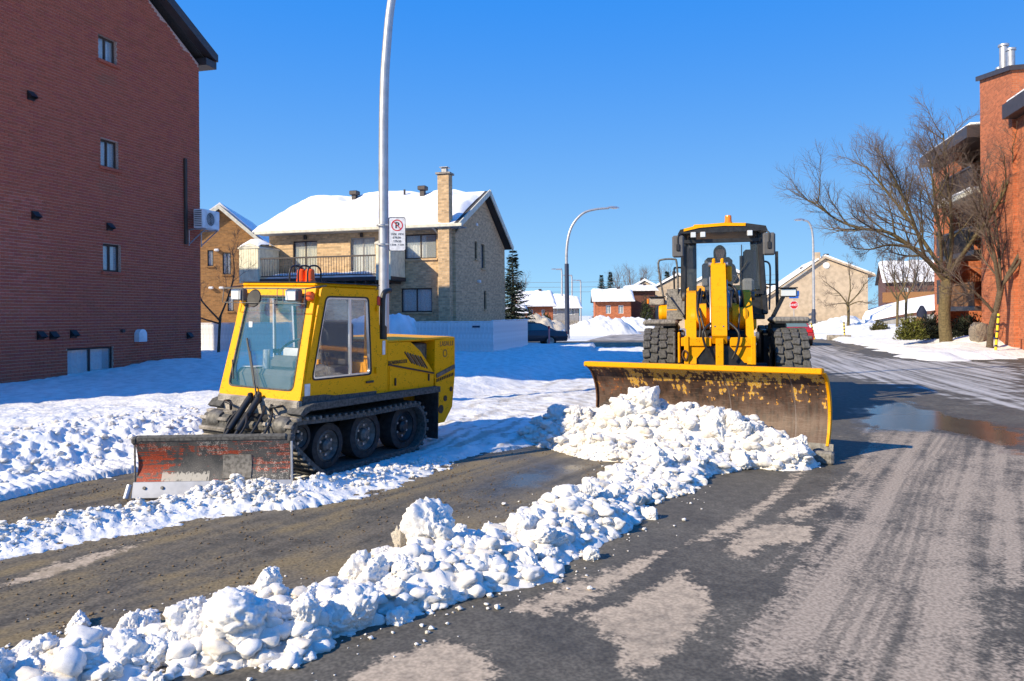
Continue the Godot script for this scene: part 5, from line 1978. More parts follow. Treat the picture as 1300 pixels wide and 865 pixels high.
func build_vegetation() -> void:
	var k := 1.0 / 30.6
	var P := func(du: float, dv: float, z: float) -> Vector3: return Vector3(du * k * (0.97 if dv < -100.0 else 1.0), -(dv if dv > -90.0 else -90.0 + (dv + 90.0) * 0.90) * k, z)
	bare_tree("big_tree", "big spreading bare tree in the snow before the orange brick block", Vector3(17.95, 0.45, -31.0), [P.call(2, 8, 0.0), P.call(0, -10, 0.0), P.call(-1, -35, 0), P.call(1, -60, 0), P.call(4, -85, 0)], [0.33, 0.27, 0.245, 0.24, 0.235, 0.23, 0.225, 0.225, 0.22, 0.22, 0.22, 0.2, 0.17], [
		[0.115, P.call(0, -76, 0), P.call(-25, -100, 0.3), P.call(-52, -118, 0.6), P.call(-85, -140, 0.7), P.call(-120, -148, 0.4), P.call(-150, -165, 0.2), P.call(-172, -190, 0.1)],
		[0.095, P.call(2, -82, 0), P.call(-14, -120, -0.4), P.call(-32, -165, -0.9), P.call(-55, -205, -1.2), P.call(-82, -245, -1.3)],
		[0.08, P.call(-30, -103, 0.3), P.call(-60, -150, 1.2), P.call(-90, -195, 1.9), P.call(-115, -235, 2.2)],
		[0.10, P.call(4, -82, 0), P.call(0, -125, 0.5), P.call(-8, -175, 0.9), P.call(-18, -225, 1.1), P.call(-22, -272, 1.2)],
		[0.105, P.call(6, -80, 0), P.call(28, -105, -0.4), P.call(52, -128, -0.9), P.call(78, -150, -1.3), P.call(108, -190, -1.5), P.call(135, -230, -1.6)],
		[0.085, P.call(4, -84, 0), P.call(16, -130, 1.2), P.call(30, -180, 2.2), P.call(38, -235, 2.8), P.call(45, -270, 3.0)],
		[0.07, P.call(-4, -88, 0), P.call(-22, -135, 0.9), P.call(-42, -190, 1.6), P.call(-52, -240, 1.9)],
		[0.07, P.call(6, -86, 0), P.call(14, -135, -0.9), P.call(10, -195, -1.6), P.call(2, -250, -2.0)],
		[0.06, P.call(-55, -120, 0.6), P.call(-88, -122, 0.9), P.call(-118, -115, 1.3), P.call(-145, -118, 1.5)],
		[0.08, P.call(40, -118, -0.7), P.call(62, -170, -0.2), P.call(70, -215, 0.3), P.call(72, -250, 0.7)]], 301, 3, 9, M.mossy_bark, M.twig)
	bare_tree("garden_tree", "forked bare tree leaning against the orange brick chimney wall", Vector3(18.0, 0.35, -28.2), [Vector3(0, -0.2, 0), Vector3(0.05, 0.6, 0), Vector3(0.3, 1.5, 0), Vector3(0.45, 2.2, 0)], [0.16, 0.12, 0.11], [
		[0.09, Vector3(0.4, 2.0, 0), Vector3(0.0, 3.4, 0.3), Vector3(-0.4, 4.8, 0.4), Vector3(-0.5, 6.4, 0.3)],
		[0.08, Vector3(0.45, 2.2, 0), Vector3(1.0, 3.3, 0.1), Vector3(1.6, 4.6, 0.1), Vector3(1.9, 6.2, 0.3)],
		[0.08, Vector3(0.35, 1.7, 0), Vector3(0.8, 2.8, -0.6), Vector3(0.9, 4.4, -0.9), Vector3(0.6, 6.6, -1.0)],
		[0.06, Vector3(0.2, 1.2, 0), Vector3(-0.6, 2.0, 0.1), Vector3(-1.5, 2.5, 0.2), Vector3(-2.2, 3.4, 0.2)],
		[0.06, Vector3(0.45, 2.2, 0), Vector3(1.1, 3.4, 0.4), Vector3(1.9, 4.9, 0.6), Vector3(2.4, 6.6, 0.6)]], 302, 3, 7, M.bark, M.twig)
	bare_tree("small_tree", "small round crowned bare tree before the beige house", Vector3(24.7, 0.6, -55.0), [Vector3(0, -0.3, 0), Vector3(0.05, 0.9, 0), Vector3(0, 1.7, 0)], [0.13, 0.11, 0.1], [
		[0.06, Vector3(0, 1.6, 0), Vector3(-0.6, 2.4, 0), Vector3(-1.3, 2.9, 0.2), Vector3(-1.9, 3.4, 0.2)],
		[0.06, Vector3(0, 1.7, 0), Vector3(0.1, 2.7, 0.2), Vector3(0.0, 3.9, 0.3), Vector3(-0.1, 4.7, 0.4)],
		[0.06, Vector3(0, 1.6, 0), Vector3(0.7, 2.3, 0), Vector3(1.3, 3.0, -0.2), Vector3(1.8, 3.6, -0.2)],
		[0.05, Vector3(0, 1.5, 0), Vector3(-0.5, 1.7, 0.5), Vector3(-1.4, 1.6, 0.7), Vector3(-2.1, 1.5, 0.8)],
		[0.05, Vector3(0, 1.5, 0), Vector3(0.6, 1.8, 0.4), Vector3(1.2, 1.7, 0.6), Vector3(1.9, 1.9, 0.7)]], 303, 4, 4, M.mossy_bark, M.twig)
	for q in [["slim bare tree left of the twin sapling behind the yew shrubs", 24.2, -47.0, 304], ["slim bare tree just left of the big tree trunk", 25.0, -47.5, 305]]:
		bare_tree("slim_tree", q[0], Vector3(q[1], 0.45, q[2]), [Vector3(0, -0.3, 0), Vector3(0.02, 1.2, 0), Vector3(0.06, 2.2, 0)], [0.13, 0.10, 0.08], [
			[0.05, Vector3(0.05, 1.9, 0), Vector3(-0.5, 2.6, 0.2), Vector3(-0.9, 3.6, 0.2), Vector3(-1.0, 4.6, 0.2)],
			[0.05, Vector3(0.06, 2.1, 0), Vector3(0.5, 3.0, 0.1), Vector3(0.8, 4.0, 0.0), Vector3(0.8, 4.9, 0.0)],
			[0.05, Vector3(0.05, 2.0, 0), Vector3(0.0, 3.0, -0.3), Vector3(0.1, 4.2, -0.4), Vector3(0.1, 5.0, -0.4)]], q[3], 4, 4, M.mossy_bark, M.twig)
	bare_tree("yard_tree", "thin bare tree behind the white fence beside the red building", Vector3(-11.6, 0.2, -29.5), [Vector3(0, -0.2, 0), Vector3(0.05, 0.9, 0), Vector3(0.1, 1.5, 0)], [0.07, 0.06, 0.05], [
		[0.04, Vector3(0.1, 1.3, 0), Vector3(-0.7, 2.2, 0), Vector3(-1.2, 3.2, 0.1), Vector3(-1.4, 4.2, 0.1)],
		[0.04, Vector3(0.1, 1.5, 0), Vector3(0.5, 2.4, 0.1), Vector3(0.7, 3.3, 0.1), Vector3(0.6, 4.2, 0.1)],
		[0.035, Vector3(0.08, 1.2, 0), Vector3(-1.0, 1.6, 0.2), Vector3(-1.9, 2.3, 0.3), Vector3(-2.4, 3.2, 0.3)]], 306, 4, 4, M.bark, M.twig)
	spruce("tall dark spruce right of the duplex gable", Vector3(0.1, 0, -60.0), 6.9, 4.0, 311)
	spruce("dark spruce behind the loader's left handrail", Vector3(24.5, 0, -118.0), 8.4, 4.2, 312)
	spruce("second smaller spruce close to the loader cab", Vector3(27.5, 0, -120.0), 7.6, 4.0, 313)
	spruce("left one of two pointed far spruces above the houses", Vector3(18.0, 0, -150.0), 9.6, 4.5, 314)
	spruce("right one of two pointed far spruces above the houses", Vector3(19.8, 0, -150.0), 10.2, 4.5, 315)
	var far := [["far bare tree left of the curved lamp", 1.3, -150.0, 9.2, 321], ["far bare tree right of the two pointed spruces", 22.5, -155.0, 10.2, 322], ["wide far bare tree above the two windowed house", 26.0, -158.0, 11.0, 323], ["far bare tree over the brown walled house", 31.5, -160.0, 11.5, 324], ["far bare tree close behind the spruce", -2.8, -120.0, 7.0, 325], ["reddish bare tree behind the snowy garage", 41.5, -78.0, 7.4, 326], ["bare tree left of the brown house behind the garage", 44.0, -80.0, 6.4, 327]]
	for q in far:
		var h: float = q[3]
		var ls := []
		var r_ := RandomNumberGenerator.new()
		r_.seed = q[4]
		for i in 6:
			var a := TAU * i / 6.0 + r_.randf()
			var d := Vector3(cos(a), 0, sin(a)) * h * r_.randf_range(0.12, 0.3)
			ls.append([0.1, Vector3(0, h * 0.3, 0), d * 0.5 + Vector3(0, h * 0.55, 0), d + Vector3(0, h * 0.8, 0), d * 1.1 + Vector3(0, h * r_.randf_range(0.88, 1.0), 0)])
		bare_tree("far_tree", q[0], Vector3(q[1], 0, q[2]), [Vector3(0, -0.3, 0), Vector3(0, h * 0.2, 0), Vector3(0, h * 0.4, 0)], [0.22, 0.18, 0.14], ls, q[4], 3, 5, M.twig_far, M.twig_far, "far bare trees")
	shrub("yew_shrub", "yellow green yew shrub left of the big tree trunk", Vector3(17.1, 0.45, -32.0), Vector3(1.5, 1.1, 1.3), Color(0.16, 0.17, 0.02), 2600, 0.07, 331)
	shrub("yew_shrub", "low yellow green shrub in the snow near the beige house corner", Vector3(22.6, 0.45, -46.0), Vector3(1.2, 0.65, 1.0), Color(0.12, 0.12, 0.03), 1500, 0.07, 332)
	shrub("evergreen_hedge", "dark green hedge behind the big tree trunk", Vector3(18.4, 0.45, -33.0), Vector3(1.8, 1.15, 1.3), Color(0.045, 0.06, 0.03), 3000, 0.07, 333)
	shrub("evergreen_hedge", "dark green hedge right of the big tree trunk under the wooden balcony", Vector3(19.8, 0.45, -32.6), Vector3(1.9, 1.2, 1.2), Color(0.04, 0.055, 0.028), 3000, 0.07, 334)
	for q in [["clipped cedar left of the small orange house", 1.2, -90.0, 1.1, 2.0, 341], ["second clipped cedar left of the small orange house", 2.2, -92.0, 1.0, 2.1, 342], ["rounded cedar before the small orange house", 4.2, -91.0, 1.5, 1.9, 343], ["tall cedar right of the two windowed house", 16.2, -90.0, 2.0, 4.0, 344]]:
		shrub("cedar", q[0], Vector3(q[1], 0.2, q[2]), Vector3(q[3], q[4], q[3]), Color(0.05, 0.075, 0.02), 900, 0.16, q[5], "cedars by the far houses")
	# wrapped shrubs beside the path
	var g := thing("wrapped_shrub", "burlap wrapped shrub with dark hood beside the garage", "shrub", Vector3(26.2, 0.4, -48.0))
	var b := mb()
	b.lathe([Vector2(0.0, 0.0), Vector2(0.42, 0.0), Vector2(0.45, 0.3), Vector2(0.3, 0.8), Vector2(0.12, 1.0), Vector2(0.0, 1.02)], 12)
	obj("wrapping", b, M.burlap, g)
	b = mb()
	b.at(Transform3D(Basis(), Vector3(0.1, 0.75, 0)))
	b.lathe([Vector2(0.3, 0.0), Vector2(0.28, 0.5), Vector2(0.1, 0.85), Vector2(0.0, 0.88)], 12)
	obj("hood", b, M.jacket, g)
	var st := put("boulder", clod(977, 3, 0.8), M.stone)
	st.transform = Transform3D(Basis.from_euler(Vector3(0.2, 0.4, 0.1)) * Basis.from_scale(Vector3(0.42, 0.62, 0.4)), Vector3(18.55, 0.75, -29.6))
	tag(st, "upright pale boulder in the snow against the orange chimney wall", "boulder")


# ---------------------------------------------------------------- parked cars
func car(called: String, label: String, at: Vector3, turn: float, paint: Material, prof: Array, cabin: Array, w: float, L: float) -> Node3D:
	# prof and cabin: (z, y) outlines along the length, front at +z
	var o := thing(called, label, "car", at, turn, "parked cars")
	var shell := func(p: PackedVector2Array, hw: Callable) -> MB:
		var b := mb()
		var idx := Geometry2D.triangulate_polygon(p)
		for s in [-1.0, 1.0]:
			for i in range(0, idx.size(), 3):
				b.poly([Vector3(s * hw.call(p[idx[i]].y), p[idx[i]].y, p[idx[i]].x), Vector3(s * hw.call(p[idx[i + 1]].y), p[idx[i + 1]].y, p[idx[i + 1]].x), Vector3(s * hw.call(p[idx[i + 2]].y), p[idx[i + 2]].y, p[idx[i + 2]].x)], Vector3(s, 0.3, 0))
		var area := 0.0
		for i in p.size():
			area += p[i].cross(p[(i + 1) % p.size()])
		for i in p.size():
			var a := p[i]
			var c := p[(i + 1) % p.size()]
			var nn := Vector3(0, -(c - a).x, (c - a).y) * signf(area)
			b.poly([Vector3(-hw.call(a.y), a.y, a.x), Vector3(hw.call(a.y), a.y, a.x), Vector3(hw.call(c.y), c.y, c.x), Vector3(-hw.call(c.y), c.y, c.x)], nn)
		return b
	var wide := func(y: float) -> float: return w * 0.5 * (1.0 - 0.10 * pow(absf(y - 0.5) / 0.4, 2.0))
	var top := func(y: float) -> float: return w * 0.5 * (0.88 - 0.28 * clampf((y - 0.75) / 0.5, 0.0, 1.0))
	obj("body", shell.call(V2(prof), wide), paint, o)
	obj("roof", shell.call(V2(cabin), top), paint, o)
	# glass set a little proud of the cabin
	var c := V2(cabin)
	var n := c.size()
	var y0 := 1e9
	var y1 := -1e9
	for q in c:
		y0 = minf(y0, q.y)
		y1 = maxf(y1, q.y)
	for s in [-1.0, 1.0]:
		var lo := lerpf(y0, y1, 0.16)
		var hi := lerpf(y0, y1, 0.84)
		var mid := (c[0].x + c[n - 1].x) * 0.5
		for e in 2:
			var za := lerpf(c[0].x, mid, 0.14) if e == 0 else mid + 0.04
			var zb := mid - 0.04 if e == 0 else lerpf(c[n - 1].x, mid, 0.14)
			var zc := mid - 0.04 if e == 0 else lerpf(c[n - 2].x, mid, 0.06)
			var zd := lerpf(c[1].x, mid, 0.06) if e == 0 else mid + 0.04
			var b := mb()
			b.poly([Vector3(s * (top.call(lo) + 0.006), lo, za), Vector3(s * (top.call(lo) + 0.006), lo, zb), Vector3(s * (top.call(hi) + 0.006), hi, zc), Vector3(s * (top.call(hi) + 0.006), hi, zd)], Vector3(s, 0, 0))
			obj("side_window", b, M.car_glass, o)
	for e in [[0, 1, 1.0], [n - 1, n - 2, -1.0]]:
		var a: Vector2 = c[e[0]].lerp(c[e[1]], 0.14)
		var d: Vector2 = c[e[0]].lerp(c[e[1]], 0.9)
		var off := Vector3(0, 0.006, 0.006 * e[2])
		var b := mb()
		b.poly([Vector3(-top.call(a.y) + 0.06, a.y, a.x) + off, Vector3(top.call(a.y) - 0.06, a.y, a.x) + off, Vector3(top.call(d.y) - 0.05, d.y, d.x) + off, Vector3(-top.call(d.y) + 0.05, d.y, d.x) + off], Vector3(0, 0.3, e[2]))
		obj("windscreen" if e[2] > 0 else "rear_window", b, M.car_glass, o)
	for s in [-1.0, 1.0]:
		for z in [L * 0.31, -L * 0.30]:
			var wh := Node3D.new()
			wh.name = "wheel"
			o.add_child(wh, true)
			wh.transform = Transform3D(Basis(Vector3.BACK, -s * PI / 2), Vector3(s * (w * 0.5 - 0.19), 0.30, z))
			var b := mb()
			b.lathe([Vector2(0.0, 0.0), Vector2(0.28, 0.0), Vector2(0.30, 0.02), Vector2(0.30, 0.17), Vector2(0.27, 0.2), Vector2(0.19, 0.2), Vector2(0.19, 0.18)], 24)
			obj("tyre", b, M.rubber, wh)
			b = mb()
			b.lathe([Vector2(0.19, 0.185), Vector2(0.16, 0.19), Vector2(0.05, 0.175), Vector2(0.0, 0.175)], 20)
			obj("rim", b, M.steel, wh)
	for s in [-1.0, 1.0]:
		part_box("taillight", Vector3(s * (w * 0.5 - 0.2), 0.72, -L * 0.5 + 0.03), Vector3(0.28, 0.14, 0.08), 0.02, M.red_lens, o)
		part_box("headlight", Vector3(s * (w * 0.5 - 0.22), 0.62, L * 0.5 - 0.06), Vector3(0.3, 0.12, 0.1), 0.02, M.clear_lens, o)
		part_box("side_mirror", Vector3(s * (w * 0.5 + 0.03), 0.88, L * 0.16), Vector3(0.16, 0.11, 0.09), 0.03, paint, o)
	part_box("bumper", Vector3(0, 0.42, -L * 0.5 + 0.02), Vector3(w * 0.9, 0.16, 0.1), 0.03, M.grey_plastic, o)
	part_box("licence_plate", Vector3(0, 0.62, -L * 0.5 - 0.01), Vector3(0.3, 0.15, 0.02), 0.004, M.sign_white, o)
	return o


func build_cars() -> void:
	glass("car_glass", Color(0.12, 0.22, 0.24), 0.75)
	var h := 2.15
	car("parked_car", "dark blue sedan half hidden behind the white side fence", Vector3(0.55, 0.0, -38.6), -84.0, M.navy_car, [-h, 0.30, h, 0.28, h + 0.05, 0.5, h - 0.15, 0.68, 1.0, 0.80, -1.35, 0.84, -h + 0.05, 0.80, -h - 0.05, 0.55], [1.05, 0.78, 0.35, 1.18, -0.25, 1.27, -0.85, 1.22, -1.65, 0.82], 1.76, 4.35)
	h = 1.95
	car("parked_car", "dark red hatchback seen from behind beside the loader's right tyre", Vector3(14.4, 0.0, -38.6), 166.0, M.red_car, [-h, 0.32, h, 0.3, h + 0.03, 0.55, h - 0.2, 0.75, 1.0, 0.86, -h + 0.1, 0.9, -h - 0.02, 0.6], [1.1, 0.84, 0.4, 1.26, -0.6, 1.34, -1.45, 1.28, -1.8, 0.88], 1.68, 3.95)


# ---------------------------------------------------------------- the small tracked plough
func sub(called: String, parent: Node, t := Transform3D.IDENTITY) -> Node3D:
	var o := Node3D.new()
	o.name = called
	parent.add_child(o, true)
	o.transform = t
	return o


func rounded(p: Array, r: float, n := 4) -> PackedVector2Array:
	# a polygon with rounded corners
	var out := PackedVector2Array()
	var q := V2(p)
	var m := q.size()
	for i in m:
		var a := q[(i + m - 1) % m]
		var b := q[i]
		var c := q[(i + 1) % m]
		var p0 := b + (a - b).normalized() * r
		var p1 := b + (c - b).normalized() * r
		for k in n + 1:
			var t := float(k) / n
			out.append(p0.lerp(b, t).lerp(b.lerp(p1, t), t))
	return out


func blade_paint(kind: String, w: int, h: int) -> StandardMaterial3D:
	# worn paint, rust and packed snow on a mould board; u runs along it, v from the top edge down
	var f1 := fast_noise(51, 0.012, 4)
	var f2 := fast_noise(52, 0.05, 4)
	var f3 := fast_noise(53, 0.2, 3)
	var im := Image.create(w, h, false, Image.FORMAT_RGB8)
	var r := RandomNumberGenerator.new()
	r.seed = 5
	for y in h:
		var v := float(y) / h
		for x in w:
			var u := float(x) / w
			var a := f1.get_noise_2d(x, y)
			var b := f2.get_noise_2d(x, y * 0.5)
			var c := f3.get_noise_2d(x, y)
			var s := f2.get_noise_2d(x * 1.2 + 300.0, y * 0.06)       # streaks running down
			var e := r.randf_range(0.9, 1.1)
			var col: Color
			if kind == "rust":
				col = Color(0.060, 0.030, 0.018).lerp(Color(0.115, 0.072, 0.052), clampf(0.5 + 1.2 * a + 0.25 * s + 0.4 * c, 0.0, 1.0))
				col = col.lerp(Color(0.022, 0.017, 0.015), clampf((0.7 * b - 0.3 * a + 0.25 * s - 0.05) * 3.0, 0.0, 0.8))
				col = col.lerp(Color(0.125, 0.088, 0.065), clampf((v - 0.45 + 0.5 * s + 0.3 * b) * 1.3, 0.0, 0.65) * clampf(u * 1.6 - 0.5, 0.0, 1.0))
				# yellow left near the top with rusty rims
				var k := 0.36 - v * 1.25 + 0.5 * a + 0.5 * b + 0.3 * f2.get_noise_2d(x * 0.12, y * 1.1)
				k *= 1.0 if u > 0.16 else 0.3
				if k > 0.0:
					col = col.lerp(Color(0.30, 0.09, 0.02), clampf(k * 9.0, 0.0, 1.0))
				if k > 0.07:
					col = col.lerp(Color(0.60, 0.50, 0.36) if c > 0.16 else Color(0.66, 0.34, 0.005), clampf((k - 0.07) * 30.0, 0.0, 1.0))
				# scrapes along the blade and two weld seams
				var sc := f3.get_noise_2d(x * 0.05, y * 1.4)
				if sc > 0.34:
					col = col.lerp(Color(0.20, 0.15, 0.12), clampf((sc - 0.34) * 4.0, 0.0, 0.4))
				if absf(u - 0.60 - 0.03 * v) < 0.0022 or absf(u - 0.865 - 0.02 * v) < 0.0022:
					col = Color(0.14, 0.11, 0.10)
				if v < 0.035:
					col = Color(0.70, 0.33, 0.005)
			else:
				col = Color(0.040, 0.043, 0.046).lerp(Color(0.11, 0.105, 0.098), clampf(0.45 + 0.8 * a + 0.7 * c, 0.0, 1.0))
				var hl := f2.get_noise_2d(x * 0.10 + 90.0, y * 1.6)      # rows of wear along the blade
				var red := -0.5
				red = maxf(red, 0.26 - 5.0 * maxf(0.0, u - 0.17) - 5.0 * maxf(0.0, 0.25 - v))
				red = maxf(red, 0.02 - 4.0 * maxf(0.0, absf(v - 0.22) - 0.10) - 3.0 * maxf(0.0, u - 0.6))
				red = maxf(red, 0.03 - 4.0 * maxf(0.0, 0.64 - u) - 4.0 * maxf(0.0, v - 0.75))
				col = col.lerp(Color(0.40, 0.05, 0.010) * (0.8 + 0.7 * maxf(c, -0.3)), clampf((red + 0.8 * hl + 0.45 * b) * 4.0, 0.0, 0.9))
				var sn := 0.8 * c + 0.6 * b - 0.50
				if v > 0.78 + 0.1 * b and u > 0.16 and u < 0.47:
					sn = 0.6 + b
				if u > 0.66:
					sn += 0.34 + 0.35 * hl
				if v < 0.34 and u > 0.40 and u < 0.60:
					sn += 0.42
				if u < 0.25 and v < 0.24:
					sn += 0.3
				col = col.lerp(Color(0.42, 0.40, 0.355), clampf(sn * 2.5, 0.0, 0.85))
			im.set_pixel(x, y, Color(clampf(col.r * e, 0, 1), clampf(col.g * e, 0, 1), clampf(col.b * e, 0, 1)).linear_to_srgb())
	var m := StandardMaterial3D.new()
	m.albedo_texture = ImageTexture.create_from_image(im)
	m.roughness = 0.62
	m.metallic = 0.15
	return m


func curved_plate(prof: PackedVector2Array, x0: float, x1: float, thick: float, nx := 24) -> MB:
	# prof: (z, y) from the top down; front face carries uv
	var b := mb()
	var n := prof.size()
	var front := []
	var back := []
	var uvs := []
	for i in n:
		var t := (prof[mini(i + 1, n - 1)] - prof[maxi(i - 1, 0)]).normalized()
		var nn := Vector2(-t.y, t.x)
		if nn.x < 0.0:
			nn = -nn
		var fr := []
		var bk := []
		var ur := []
		for k in nx + 1:
			var u := float(k) / nx
			var x := lerpf(x0, x1, u)
			fr.append(Vector3(x, prof[i].y, prof[i].x))
			bk.append(Vector3(x, prof[i].y - nn.y * thick, prof[i].x - nn.x * thick))
			ur.append(Vector2(u, float(i) / (n - 1)))
		front.append(fr)
		back.append(bk)
		uvs.append(ur)
	b.grid(front, Vector3(0, 0.1, 1), uvs)
	b.grid(back, Vector3(0, -0.1, -1), uvs)
	for k in [0, nx]:
		for i in n - 1:
			b.poly([front[i][k], front[i + 1][k], back[i + 1][k], back[i][k]], Vector3(-1 if k == 0 else 1, 0, 0))
	for i in [0, n - 1]:
		b.poly([front[i][0], front[i][nx], back[i][nx], back[i][0]], Vector3(0, 1 if i == 0 else -1, 0))
	return b


func hose_line(called: String, p: Array, r: float, parent: Node) -> void:
	part_tube(called, smooth_pts(p, 5), [r], 7, M.hose, parent)


func build_tractor() -> void:
	var o := thing("sidewalk_plough", "small yellow tracked sidewalk plough with tall glass cab", "tractor", Vector3(-2.18, 0.035, -8.51))
	o.basis = Basis(Vector3.UP, deg_to_rad(-27.4)) * Basis(Vector3.BACK, -0.030)
	var side := Transform3D(Basis(Vector3.FORWARD, Vector3.UP, Vector3.RIGHT), Vector3.ZERO)   # x of a drawing -> -z, so draw with -z values
	var b: MB
	# ---- tracks
	var loop: Array = []
	var key := [Vector2(1.05, 0.615), Vector2(1.12, 0.56), Vector2(1.14, 0.47), Vector2(1.09, 0.37), Vector2(0.98, 0.26), Vector2(0.78, 0.09), Vector2(0.66, 0.02), Vector2(0.55, 0.0), Vector2(0.0, 0.0), Vector2(-0.45, 0.0), Vector2(-0.9, 0.0), Vector2(-1.06, 0.04), Vector2(-1.17, 0.13), Vector2(-1.21, 0.27), Vector2(-1.17, 0.42), Vector2(-1.07, 0.53), Vector2(-0.93, 0.575), Vector2(-0.4, 0.575), Vector2(0.2, 0.58), Vector2(0.7, 0.60)]
	for i in key.size():
		for k in 5:
			var p: Vector2 = key[i].cubic_interpolate(key[(i + 1) % key.size()], key[(i + key.size() - 1) % key.size()], key[(i + 2) % key.size()], k / 5.0)
			loop.append(p)
	for s in [-1.0, 1.0]:
		var tr := sub("track", o)
		b = mb()
		var m := loop.size()
		for i in m:
			var p: Vector2 = loop[i]
			var q: Vector2 = loop[(i + 1) % m]
			var t := (q - p).normalized()
			var nn := Vector2(t.y, -t.x)
			if nn.dot(p - Vector2(0, 0.3)) < 0.0:
				nn = -nn
			var xa: float = s * 0.26
			var xb: float = s * 0.615
			var w := 0.045
			b.poly([Vector3(xa, p.y, p.x), Vector3(xb, p.y, p.x), Vector3(xb, q.y, q.x), Vector3(xa, q.y, q.x)], Vector3(0, nn.y, nn.x))
			b.poly([Vector3(xa, p.y - nn.y * w, p.x - nn.x * w), Vector3(xb, p.y - nn.y * w, p.x - nn.x * w), Vector3(xb, q.y - nn.y * w, q.x - nn.x * w), Vector3(xa, q.y - nn.y * w, q.x - nn.x * w)], Vector3(0, -nn.y, -nn.x))
			for x in [xa, xb]:
				b.poly([Vector3(x, p.y, p.x), Vector3(x, q.y, q.x), Vector3(x, q.y - nn.y * w, q.x - nn.x * w), Vector3(x, p.y - nn.y * w, p.x - nn.x * w)], Vector3(x - s * 0.43, 0, 0))
		obj("belt", b, M.dusty_rubber, tr)
		# cleats spaced along the belt
		var cl := mb()
		cl.box(Vector3.ZERO, Vector3(0.385, 0.036, 0.038), 0.006)
		cl.box(Vector3(s * 0.09, -0.032, 0), Vector3(0.02, 0.04, 0.03), 0.004)
		cl.box(Vector3(-s * 0.09, -0.032, 0), Vector3(0.02, 0.04, 0.03), 0.004)
		var cm := cl.mesh()
		var run := 0.0
		for i in m:
			var p: Vector2 = loop[i]
			var q: Vector2 = loop[(i + 1) % m]
			var d := p.distance_to(q)
			while run < d:
				var at := p.lerp(q, run / d)
				var t := (q - p).normalized()
				var nn := Vector2(t.y, -t.x)
				if nn.dot(at - Vector2(0, 0.3)) < 0.0:
					nn = -nn
				var y := Vector3(0, nn.y, nn.x)
				var c := put("cleat", cm, M.concrete if at.x > 0.7 and at.y > 0.1 else M.dirty_steel, tr)
				c.transform = Transform3D(Basis(y.cross(Vector3(0, t.y, t.x)), y, Vector3(0, t.y, t.x)), Vector3(s * 0.438, at.y, at.x) + y * 0.010)
				run += 0.098
			run -= d
		# wheels
		for wq in [[0.93, 0.43, 0.15, "sprocket"], [0.52, 0.285, 0.235, "wheel"], [-0.10, 0.31, 0.262, "wheel"], [-0.83, 0.298, 0.265, "wheel"]]:
			var wh := sub(wq[3], tr, Transform3D(Basis(Vector3.BACK, -s * PI / 2), Vector3(s * 0.34, wq[1], wq[0])))
			var r: float = wq[2]
			b = mb()
			b.lathe([Vector2(r * 0.6, 0.0), Vector2(r - 0.015, 0.0), Vector2(r, 0.015), Vector2(r, 0.20), Vector2(r - 0.02, 0.205), Vector2(r * 0.72, 0.208), Vector2(r * 0.70, 0.18)], 32)
			obj("tyre", b, M.rubber, wh)
			b = mb()
			b.lathe([Vector2(0.0, 0.02), Vector2(r * 0.7, 0.02), Vector2(r * 0.7, 0.19), Vector2(r * 0.62, 0.205), Vector2(r * 0.5, 0.16), Vector2(r * 0.28, 0.15), Vector2(r * 0.27, 0.19), Vector2(r * 0.16, 0.215), Vector2(0.0, 0.215)], 28)
			obj("rim", b, M.dirty_steel if wq[0] > -0.5 else M.black_paint, wh)
			for k in 6:
				var a := TAU * k / 6.0
				part_tube("wheel_nut", [Vector3(cos(a) * r * 0.4, 0.15, sin(a) * r * 0.4), Vector3(cos(a) * r * 0.4, 0.175, sin(a) * r * 0.4)], [0.014, 0.014], 6, M.steel, wh)
	# ---- chassis
	part_box("chassis", Vector3(0, 0.46, -0.1), Vector3(0.50, 0.36, 2.3), 0.03, M.black_paint, o)
	part_box("chassis_deck", Vector3(0, 0.70, -0.25), Vector3(1.02, 0.10, 2.35), 0.02, M.black_paint, o)
	for s in [-1.0, 1.0]:
		b = mb()
		b.at(side)
		b.extr(V2([-1.0, 0.655, -0.9, 0.70, 1.46, 0.665, 1.46, 0.735, -0.85, 0.77, -0.98, 0.74, -1.04, 0.68]), s * 0.46, s * 0.645)
		obj("fender", b, M.dusty_rubber, o)
		part_box("mud_flap", Vector3(s * 0.45, 0.37, -1.44), Vector3(0.36, 0.60, 0.02), 0.004, M.rubber, o)
	# ---- cab
	var cab := sub("cab", o)
	var base := Vector3(0, 0.80, 0.965)
	var sl := Vector3(0, 1.94 - 0.80, 0.70 - 0.965)
	var fl := sl.length()
	var up := sl.normalized()
	var face := Transform3D(Basis(Vector3.RIGHT, up, Vector3.RIGHT.cross(up)), base)
	b = mb()
	b.at(face)
	b.ring(rounded([-0.565, 0.0, 0.565, 0.0, 0.515, fl, -0.50, fl], 0.02), rounded([-0.455, 0.085, 0.455, 0.085, 0.430, fl - 0.10, -0.42, fl - 0.10], 0.07), -0.05, 0.0)
	obj("windshield_frame", b, M.yellow, cab)
	b = mb()
	b.at(face)
	b.ring(rounded([-0.455, 0.085, 0.455, 0.085, 0.430, fl - 0.10, -0.42, fl - 0.10], 0.07), rounded([-0.438, 0.102, 0.438, 0.102, 0.414, fl - 0.117, -0.404, fl - 0.117], 0.06), -0.02, 0.006)
	obj("windshield_seal", b, M.dusty_rubber, cab)
	b = mb()
	b.at(face)
	b.extr(rounded([-0.44, 0.10, 0.44, 0.10, 0.416, fl - 0.115, -0.406, fl - 0.115], 0.06), -0.012, -0.006)
	obj("windshield", b, M.cab_glass, cab)
